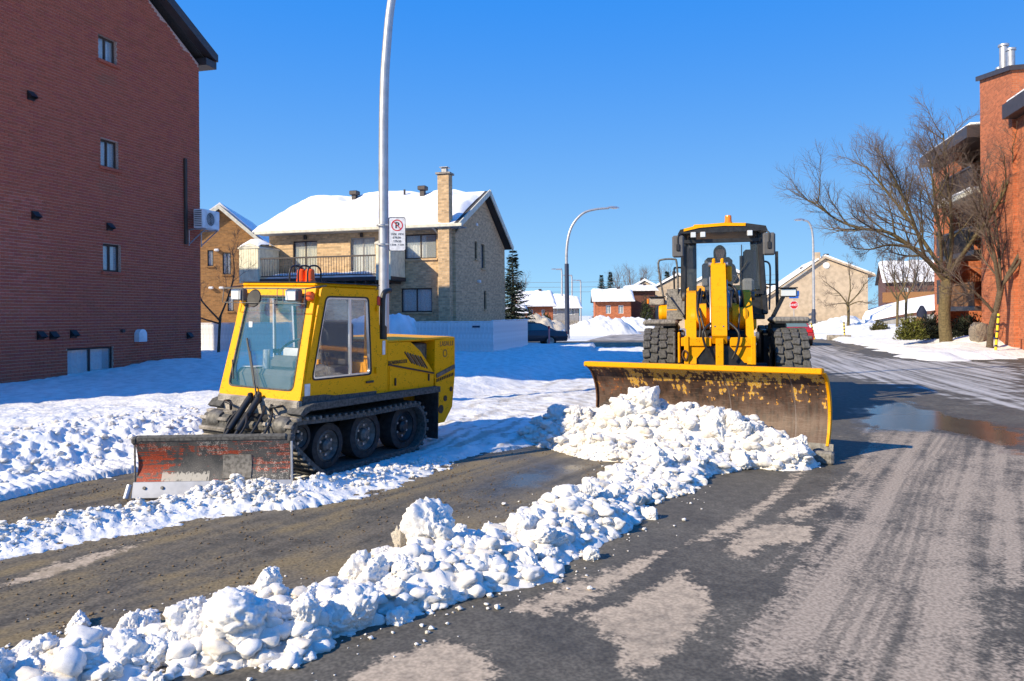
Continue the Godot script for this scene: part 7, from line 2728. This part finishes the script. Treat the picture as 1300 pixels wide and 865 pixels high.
	# headlights on stalks at both sides
	for s in [-1.0, 1.0]:
		var lx: float = -1.13 if s < 0 else 1.05
		var hl := part_box("headlight", Vector3(lx, 1.865 if s < 0 else 1.985, -0.95), Vector3(0.27, 0.145, 0.14), 0.02, M.grey_dirty, o)
		part_box("lens", Vector3(lx, 1.865 if s < 0 else 1.985, -0.876), Vector3(0.24, 0.115, 0.012), 0.005, M.concrete if s < 0 else M.clear_lens, hl)
		part_box("top_plate", Vector3(lx, 1.945 if s < 0 else 2.065, -0.93), Vector3(0.29, 0.018, 0.2), 0.004, K, hl)
		part_box("turn_signal", Vector3(lx + s * 0.155, 1.87 if s < 0 else 1.97, -0.93), Vector3(0.035, 0.09, 0.08), 0.01, M.amber_lens if s < 0 else M.blue_sign, hl)
		b = mb()
		b.bar(Vector3(lx - s * 0.08, 1.80 if s < 0 else 1.92, -0.95), Vector3(lx - s * 0.3, 1.5, -0.8), 0.05, 0.05)
		obj("light_stalk", b, K, hl)
	# black hose bundle and valve block between cab and arms
	var vb := part_box("valve_block", Vector3(0.12, 1.62, -0.3), Vector3(0.52, 0.5, 0.4), 0.04, K, o)
	for k in 9:
		var x := -0.42 + k * 0.09
		hose_line("hose", [Vector3(x, 1.9, -0.75), Vector3(x + 0.03, 2.05 - 0.03 * (k % 3), -0.35), Vector3(x + 0.05 * sin(k * 2.0), 1.9, 0.05), Vector3(x * 0.8, 1.55, 0.25)], 0.02, vb)
	for x in [0.05, 0.22]:
		part_tube("rod_end", [Vector3(x, 1.5, 0.2), Vector3(x, 2.0, -0.2)], [0.03, 0.03], 8, M.steel, vb)
	# ---- lift arms, cross tube and tilt lever
	var arm := sub("lift_arms", o)
	var side := Transform3D(Basis(Vector3.FORWARD, Vector3.UP, Vector3.RIGHT), Vector3.ZERO)
	for q in [[-0.61, -0.46], [0.26, 0.37]]:
		b = mb()
		b.at(side)
		b.extr(V2([0.55, 1.55, 0.45, 1.85, 0.1, 2.02, -0.2, 1.98, -0.55, 1.75, -0.95, 1.25, -1.05, 0.9, -0.85, 0.85, -0.65, 1.15, -0.3, 1.5, 0.1, 1.6, 0.3, 1.5]), q[0], q[1])
		obj("arm_plate", b, Y, arm)
	b = mb()
	b.at(Transform3D(Basis(Vector3.BACK, PI / 2), Vector3(-0.12, 1.57, 0.55)))
	b.lathe([Vector2(0, -0.42), Vector2(0.14, -0.42), Vector2(0.165, -0.38), Vector2(0.165, 0.36), Vector2(0.15, 0.42), Vector2(0, 0.42)], 24)
	obj("cross_tube", b, Y, arm)
	for x in [-0.36, 0.12]:
		b = mb()
		b.at(Transform3D(Basis(Vector3.BACK, PI / 2), Vector3(x, 1.60, 0.58)))
		b.lathe([Vector2(0, -0.05), Vector2(0.20, -0.05), Vector2(0.20, 0.05), Vector2(0, 0.05)], 24)
		obj("tube_collar", b, Y, arm)
	var lev := sub("tilt_lever", o)
	b = mb()
	b.at(side)
	b.extr(V2([-1.02, 1.20, -1.10, 1.32, -1.0, 1.75, -0.72, 2.25, -0.58, 2.42, -0.44, 2.38, -0.42, 2.25, -0.66, 1.75, -0.80, 1.30, -0.88, 1.18]), -0.235, -0.02)
	obj("lever_plate", b, Y, lev)
	b = mb()
	b.box(Vector3(-0.19, 2.38, 0.50), Vector3(0.05, 0.22, 0.2), 0.015)
	b.box(Vector3(-0.065, 2.38, 0.50), Vector3(0.05, 0.22, 0.2), 0.015)
	b.box(Vector3(0.03, 2.26, 0.42), Vector3(0.10, 0.24, 0.14), 0.02)
	obj("lever_fork", b, Y, lev)
	part_tube("pin", [Vector3(-0.27, 2.40, 0.52), Vector3(0.02, 2.40, 0.52)], [0.035, 0.035], 12, M.steel, lev)
	part_tube("tilt_cylinder", [Vector3(-0.127, 2.36, 0.5), Vector3(-0.127, 2.0, -0.7)], [0.06, 0.06], 12, K, lev)
	part_tube("pin", [Vector3(-0.27, 1.27, 0.98), Vector3(0.02, 1.27, 0.98)], [0.04, 0.04], 12, M.steel, lev)
	hose_line("hose", [Vector3(-0.42, 2.0, 0.1), Vector3(-0.44, 1.7, 0.75), Vector3(-0.40, 1.45, 0.9), Vector3(-0.42, 1.2, 1.0)], 0.018, lev)
	hose_line("hose", [Vector3(-0.36, 2.0, 0.1), Vector3(-0.40, 1.72, 0.72), Vector3(-0.35, 1.45, 0.92), Vector3(-0.30, 1.2, 1.0)], 0.018, lev)
	hose_line("hose", [Vector3(0.16, 1.95, 0.0), Vector3(0.17, 1.65, 0.74), Vector3(0.15, 1.4, 0.85), Vector3(0.18, 1.2, 1.0)], 0.016, lev)
	# greased pins and bolts on the arms and lever
	for q in [[-0.66, 1.92, 0.0], [-0.66, 1.30, 0.85], [0.42, 1.92, 0.0], [0.42, 1.30, 0.85]]:
		part_tube("pin", [Vector3(q[0] - 0.02, q[1], q[2]), Vector3(q[0] + 0.02, q[1], q[2])], [0.07, 0.07], 14, M.dirty_steel, arm)
	for x in [-0.19, -0.07]:
		for y in [1.45, 1.62, 1.80, 2.0]:
			b = mb()
			b.at(Transform3D(Basis(Vector3.RIGHT, PI / 2 - 0.4), Vector3(x, y, 1.085 - absf(y - 1.4) * 0.5)))
			b.lathe([Vector2(0.014, -0.01), Vector2(0.014, 0.012), Vector2(0, 0.012)], 6)
			obj("bolt", b, M.dirty_steel, lev)
	part_tube("steel_line", smooth_pts([Vector3(-0.25, 2.2, 0.62), Vector3(-0.25, 1.8, 0.86), Vector3(-0.25, 1.4, 1.0)], 4), [0.011], 7, M.steel, lev)
	part_tube("steel_line", smooth_pts([Vector3(0.0, 2.15, 0.62), Vector3(0.0, 1.8, 0.86), Vector3(0.0, 1.4, 1.0)], 4), [0.011], 7, M.steel, lev)
	hose_line("hose", [Vector3(0.0, 2.1, 0.5), Vector3(0.12, 2.0, 0.75), Vector3(0.16, 1.75, 0.6), Vector3(0.1, 1.6, 0.2)], 0.02, lev)
	hose_line("hose", [Vector3(-0.25, 1.5, 1.02), Vector3(-0.36, 1.38, 1.12), Vector3(-0.34, 1.2, 1.10), Vector3(-0.25, 1.0, 1.08)], 0.018, lev)
	hose_line("hose", [Vector3(0.02, 1.5, 1.0), Vector3(0.14, 1.36, 1.12), Vector3(0.12, 1.15, 1.10), Vector3(0.05, 0.98, 1.08)], 0.018, lev)
	# ---- yellow coupler frame
	var cp := sub("coupler", o)
	part_box("cross_beam", Vector3(-0.46, 1.225, 1.0), Vector3(0.44, 0.13, 0.10), 0.01, Y, cp)
	part_box("cross_beam", Vector3(0.20, 1.225, 1.0), Vector3(0.36, 0.13, 0.10), 0.01, Y, cp)
	part_box("centre_post", Vector3(-0.125, 1.07, 1.02), Vector3(0.115, 0.42, 0.12), 0.01, Y, cp)
	for q in [[-0.63, -0.57], [0.32, 0.38]]:
		part_box("upright", Vector3((q[0] + q[1]) * 0.5, 1.10, 1.0), Vector3(0.07, 0.42, 0.14), 0.01, Y, cp)
	for s in [-1.0, 1.0]:
		b = mb()
		if s < 0:
			b.extr(V2([-0.60, 1.16, -0.32, 1.16, -0.50, 0.92, -0.60, 0.92]), 0.98, 1.02)
		else:
			b.extr(V2([0.35, 1.16, 0.02, 1.16, 0.22, 0.92, 0.35, 0.92]), 0.98, 1.02)
		obj("gusset", b, Y, cp)
	part_box("back_plate", Vector3(-0.12, 0.78, 0.92), Vector3(0.95, 0.42, 0.06), 0.01, Y, cp)
	for x in [-0.78, -0.71]:
		part_box("side_link", Vector3(x, 1.14, 0.98), Vector3(0.035, 0.46, 0.10), 0.01, M.dirty_steel if x < -0.75 else Y, cp)
	part_tube("lift_ring", smooth_pts([Vector3(-0.62, 0.95, 1.08), Vector3(-0.66, 1.03, 1.08), Vector3(-0.63, 1.10, 1.08), Vector3(-0.58, 1.04, 1.08), Vector3(-0.61, 0.95, 1.08)], 5), [0.014], 7, M.rusty, cp)
	for x in [-0.42, 0.12]:
		part_tube("angle_cylinder", [Vector3(x, 0.75, 0.9), Vector3(x + 0.1, 0.55, 1.75)], [0.06, 0.06], 12, K, cp)
	# ---- the blade
	var bl := sub("snow_blade", o, o.transform.affine_inverse() * Transform3D(Basis(Vector3.UP, deg_to_rad(-33.8)), Vector3(2.17, 0.0, -9.0)))
	var pr := PackedVector2Array()
	for q in smooth_pts([Vector3(0.02, 0.985, 0), Vector3(-0.13, 0.90, 0), Vector3(-0.25, 0.72, 0), Vector3(-0.29, 0.52, 0), Vector3(-0.25, 0.33, 0), Vector3(-0.15, 0.17, 0)], 5):
		pr.append(Vector2(q.x, q.y))
	# the right end flares, so the plate is cut slanting
	var pm := curved_plate(pr, -1.42, 1.47, 0.025, 40)
	obj("mould_board", pm, blade_paint("rust", 1024, 300), bl)
	b = mb()
	b.box(Vector3(0.0, 1.0, -0.03), Vector3(2.94, 0.065, 0.13), 0.012)
	obj("top_lip", b, Y, bl)
	var ce := curved_plate(V2([-0.14, 0.19, -0.10, 0.10, -0.05, 0.01]), -1.40, 1.55, 0.03, 6)
	obj("cutting_edge", ce, M.dirty_steel, bl)
	var ep := PackedVector2Array()
	for q in pr:
		ep.append(Vector2(-q.x - 0.035, q.y))
	for i in range(pr.size() - 1, -1, -1):
		ep.append(Vector2(-pr[i].x + 0.055, pr[i].y))
	for s in [-1.0, 1.0]:
		b = mb()
		b.at(side)
		b.extr(ep, 1.472 if s > 0 else -1.44, 1.50 if s > 0 else -1.422)
		obj("end_plate", b, Y if s > 0 else M.rusty, bl)
	part_box("end_shoe", Vector3(1.48, 0.07, 0.05), Vector3(0.22, 0.14, 0.10), 0.02, M.grey_dirty, bl)
	for x in [-1.0, -0.5, 0.0, 0.5, 1.0]:
		b = mb()
		b.at(side)
		b.extr(V2([0.12, 0.95, 0.29, 0.76, 0.33, 0.52, 0.30, 0.33, 0.22, 0.18, 0.34, 0.16, 0.48, 0.5, 0.24, 0.95]), x - 0.02, x + 0.02)
		obj("rib", b, Y, bl)
	part_box("push_beam", Vector3(0.0, 0.5, -0.42), Vector3(1.8, 0.2, 0.16), 0.02, Y, bl)
	# ---- seat and controls
	var seat := part_box("seat", Vector3(-0.04, 1.93, -1.62), Vector3(0.5, 0.14, 0.5), 0.05, M.seat_cloth, cab)
	part_box("seat_back", Vector3(-0.06, 2.32, -1.86), Vector3(0.5, 0.72, 0.14), 0.06, M.seat_cloth, seat)
	part_box("seat_base", Vector3(-0.04, 1.74, -1.62), Vector3(0.36, 0.26, 0.36), 0.02, M.interior, seat)
	b = mb()
	b.at(Transform3D(Basis(Vector3.RIGHT, deg_to_rad(42.0)), Vector3(-0.02, 2.24, -1.18)))
	var ring := []
	for k in 25:
		ring.append(Vector3(cos(TAU * k / 24.0) * 0.19, 0, sin(TAU * k / 24.0) * 0.19))
	b.tube(ring, [0.014], 8, false)
	b.tube([Vector3(-0.19, 0, 0), Vector3(0.19, 0, 0)], [0.011], 6)
	b.tube([Vector3(0, 0, 0), Vector3(0, -0.5, 0.1)], [0.03, 0.05], 8)
	obj("steering_wheel", b, K, cab)
	part_box("side_console", Vector3(0.42, 2.08, -1.5), Vector3(0.22, 0.35, 0.6), 0.05, M.interior, cab)
	part_box("side_monitor", Vector3(-0.30, 2.32, -1.18), Vector3(0.12, 0.42, 0.12), 0.03, M.grey_plastic, cab)
	part_box("hanging_cloth", Vector3(0.48, 2.5, -1.75), Vector3(0.22, 0.6, 0.1), 0.05, M.jacket, cab)
	build_driver(o.transform * Vector3(-0.04, 2.0, -1.60))


# ---------------------------------------------------------------- the driver
func cap_dist(p: Vector3, a: Vector3, b: Vector3, ra: float, rb: float) -> float:
	var d := b - a
	var t := clampf((p - a).dot(d) / maxf(d.length_squared(), 1e-9), 0.0, 1.0)
	return p.distance_to(a + d * t) - lerpf(ra, rb, t)


func field_mesh(bones: Array, cell: float, blend: float) -> MB:
	# surface nets of a smooth union of tapered capsules [a, b, ra, rb]
	var lo := Vector3.ONE * 1e9
	var hi := -lo
	for q in bones:
		var r := maxf(q[2], q[3]) + blend
		for p in [q[0], q[1]]:
			lo = lo.min(p - Vector3.ONE * r)
			hi = hi.max(p + Vector3.ONE * r)
	var n := ((hi - lo) / cell).ceil() + Vector3.ONE * 2
	var nx := int(n.x)
	var ny := int(n.y)
	var nzz := int(n.z)
	var f := PackedFloat32Array()
	f.resize(nx * ny * nzz)
	f.fill(1.0)
	for q in bones:
		var r := maxf(q[2], q[3]) + blend * 1.5 + cell * 2.0
		var a: Vector3 = ((q[0] as Vector3).min(q[1]) - Vector3.ONE * r - lo) / cell
		var c: Vector3 = ((q[0] as Vector3).max(q[1]) + Vector3.ONE * r - lo) / cell
		for z in range(maxi(0, int(a.z)), mini(nzz, int(c.z) + 2)):
			for y in range(maxi(0, int(a.y)), mini(ny, int(c.y) + 2)):
				for x in range(maxi(0, int(a.x)), mini(nx, int(c.x) + 2)):
					var i := (z * ny + y) * nx + x
					var d := cap_dist(lo + Vector3(x, y, z) * cell, q[0], q[1], q[2], q[3])
					var o := f[i]
					var h := maxf(blend - absf(o - d), 0.0) / blend
					f[i] = minf(o, d) - h * h * blend * 0.25
	var vid := {}
	var vs := PackedVector3Array()
	var ns := PackedVector3Array()
	var offs := [0, 1, nx, nx + 1, nx * ny, nx * ny + 1, nx * ny + nx, nx * ny + nx + 1]
	var ed := [[0, 1], [2, 3], [4, 5], [6, 7], [0, 2], [1, 3], [4, 6], [5, 7], [0, 4], [1, 5], [2, 6], [3, 7]]
	for z in nzz - 1:
		for y in ny - 1:
			for x in nx - 1:
				var i := (z * ny + y) * nx + x
				var m := 0
				for k in 8:
					if f[i + offs[k]] < 0.0:
						m += 1
				if m == 0 or m == 8:
					continue
				var s := Vector3.ZERO
				var cnt := 0
				for e in ed:
					var a := f[i + offs[e[0]]]
					var c := f[i + offs[e[1]]]
					if (a < 0.0) != (c < 0.0):
						var pa := Vector3(e[0] & 1, (e[0] >> 1) & 1, (e[0] >> 2) & 1)
						var pc := Vector3(e[1] & 1, (e[1] >> 1) & 1, (e[1] >> 2) & 1)
						s += pa.lerp(pc, a / (a - c))
						cnt += 1
				vid[i] = vs.size()
				vs.append(lo + (Vector3(x, y, z) + s / cnt) * cell)
				ns.append(Vector3(f[i + 1] - f[i] + f[i + nx + 1] - f[i + nx], f[i + nx] - f[i] + f[i + nx + 1] - f[i + 1], f[i + nx * ny] - f[i] + f[i + nx * ny + 1] - f[i + 1]).normalized())
	var b := mb()
	for i in vid.keys():
		var st := [1, nx, nx * ny]
		for ax in 3:
			var s0: int = st[ax]
			var s1: int = st[(ax + 1) % 3]
			var s2: int = st[(ax + 2) % 3]
			if (f[i] < 0.0) == (f[i + s0] < 0.0):
				continue
			var q := [i, i - s1, i - s1 - s2, i - s2]
			if not (vid.has(q[1]) and vid.has(q[2]) and vid.has(q[3])):
				continue
			var w := []
			for k in q:
				w.append(vid[k])
			b.tri(vs[w[0]], vs[w[1]], vs[w[2]], ns[w[0]], ns[w[1]], ns[w[2]])
			b.tri(vs[w[0]], vs[w[2]], vs[w[3]], ns[w[0]], ns[w[2]], ns[w[3]])
	return b


func build_driver(at: Vector3) -> void:
	# seated, facing forward, hands on the wheel; origin at the seat, +z towards the blade
	var o := thing("person", "loader driver in dark hooded jacket with hands on the steering wheel", "person", at, -14.0)
	var bones := [
		[Vector3(0, 0.08, -0.02), Vector3(0, 0.30, -0.06), 0.155, 0.15], [Vector3(0, 0.30, -0.06), Vector3(0, 0.46, -0.05), 0.155, 0.13],
		[Vector3(-0.17, 0.47, -0.05), Vector3(0.17, 0.47, -0.05), 0.085, 0.085], [Vector3(0, 0.48, -0.05), Vector3(0, 0.58, -0.02), 0.075, 0.06],
		[Vector3(-0.20, 0.46, -0.05), Vector3(-0.26, 0.24, 0.06), 0.072, 0.055], [Vector3(-0.26, 0.24, 0.06), Vector3(-0.15, 0.28, 0.30), 0.055, 0.042],
		[Vector3(0.20, 0.46, -0.05), Vector3(0.27, 0.24, 0.05), 0.072, 0.055], [Vector3(0.27, 0.24, 0.05), Vector3(0.16, 0.30, 0.30), 0.055, 0.042],
		[Vector3(-0.09, 0.06, 0.0), Vector3(-0.13, 0.05, 0.42), 0.095, 0.07], [Vector3(0.09, 0.06, 0.0), Vector3(0.13, 0.05, 0.42), 0.095, 0.07],
		[Vector3(-0.13, 0.05, 0.42), Vector3(-0.13, -0.30, 0.50), 0.065, 0.05], [Vector3(0.13, 0.05, 0.42), Vector3(0.13, -0.30, 0.50), 0.065, 0.05],
		[Vector3(-0.13, -0.31, 0.48), Vector3(-0.13, -0.34, 0.62), 0.05, 0.04], [Vector3(0.13, -0.31, 0.48), Vector3(0.13, -0.34, 0.62), 0.05, 0.04]]
	obj("body", field_mesh(bones, 0.02, 0.05), M.jacket, o)
	var vest := [[Vector3(-0.10, 0.16, 0.02), Vector3(-0.10, 0.45, 0.0), 0.105, 0.09], [Vector3(0.10, 0.16, 0.02), Vector3(0.10, 0.45, 0.0), 0.105, 0.09]]
	obj("vest", field_mesh(vest, 0.02, 0.04), M.vest, o)
	# head with nose, brow, ears and sunken eyes, turned to the camera
	var c := Vector3(0, 0.71, 0.0)
	var skull := [[c + Vector3(0, 0.03, -0.015), c + Vector3(0, 0.035, 0.01), 0.088, 0.085], [c + Vector3(0, -0.06, 0.03), c + Vector3(0, -0.02, 0.03), 0.055, 0.068], [c + Vector3(0, 0.0, 0.095), c + Vector3(0, -0.03, 0.108), 0.010, 0.014], [c + Vector3(-0.03, 0.022, 0.085), c + Vector3(0.03, 0.022, 0.085), 0.012, 0.012], [c + Vector3(-0.085, -0.01, 0.0), c + Vector3(-0.085, 0.02, 0.0), 0.016, 0.018], [c + Vector3(0.085, -0.01, 0.0), c + Vector3(0.085, 0.02, 0.0), 0.016, 0.018], [c + Vector3(-0.02, -0.065, 0.082), c + Vector3(0.02, -0.065, 0.082), 0.009, 0.009], [c + Vector3(0, -0.12, -0.01), c + Vector3(0, -0.05, 0.0), 0.05, 0.055]]
	var head := obj("head", field_mesh(skull, 0.007, 0.014), M.skin, o)
	for s in [-1.0, 1.0]:
		b_eye(head, c + Vector3(s * 0.032, 0.004, 0.084))
	var hood := [[c + Vector3(0, 0.055, -0.065), c + Vector3(0, -0.05, -0.08), 0.112, 0.10], [c + Vector3(0, 0.105, -0.02), c + Vector3(0, 0.10, 0.02), 0.07, 0.055], [c + Vector3(-0.085, 0.03, 0.01), c + Vector3(-0.08, -0.08, 0.01), 0.03, 0.03], [c + Vector3(0.085, 0.03, 0.01), c + Vector3(0.08, -0.08, 0.01), 0.03, 0.03], [c + Vector3(-0.05, -0.15, 0.02), c + Vector3(0.05, -0.15, 0.02), 0.05, 0.05]]
	obj("hood", field_mesh(hood, 0.012, 0.03), M.jacket, o)
	# hands closed round the rim
	for s in [-1.0, 1.0]:
		var w := Vector3(s * 0.155, 0.285, 0.30)
		var hb := [[w, w + Vector3(0, 0.0, 0.06), 0.032, 0.036]]
		for k in 4:
			var x: float = -0.03 + k * 0.02
			var l: float = [0.85, 1.0, 0.95, 0.75][k]
			hb.append([w + Vector3(x, 0.01, 0.08), w + Vector3(x, 0.02, 0.08 + 0.035 * l), 0.010, 0.009])
			hb.append([w + Vector3(x, 0.02, 0.08 + 0.035 * l), w + Vector3(x, -0.012, 0.08 + 0.045 * l), 0.009, 0.008])
			hb.append([w + Vector3(x, -0.012, 0.08 + 0.045 * l), w + Vector3(x, -0.028, 0.08 + 0.02 * l), 0.008, 0.008])
		hb.append([w + Vector3(-s * 0.03, 0.0, 0.03), w + Vector3(-s * 0.055, -0.015, 0.06), 0.012, 0.010])
		hb.append([w + Vector3(-s * 0.055, -0.015, 0.06), w + Vector3(-s * 0.05, -0.025, 0.09), 0.010, 0.009])
		obj("hand", field_mesh(hb, 0.005, 0.008), M.skin, o)


func b_eye(parent: Node, at: Vector3) -> void:
	var b := mb()
	b.at(Transform3D(Basis(Vector3.RIGHT, PI / 2), at))
	b.lathe([Vector2(0.012, 0.0), Vector2(0.008, 0.005), Vector2(0.0, 0.006)], 10)
	obj("eye", b, M.print_black, parent)
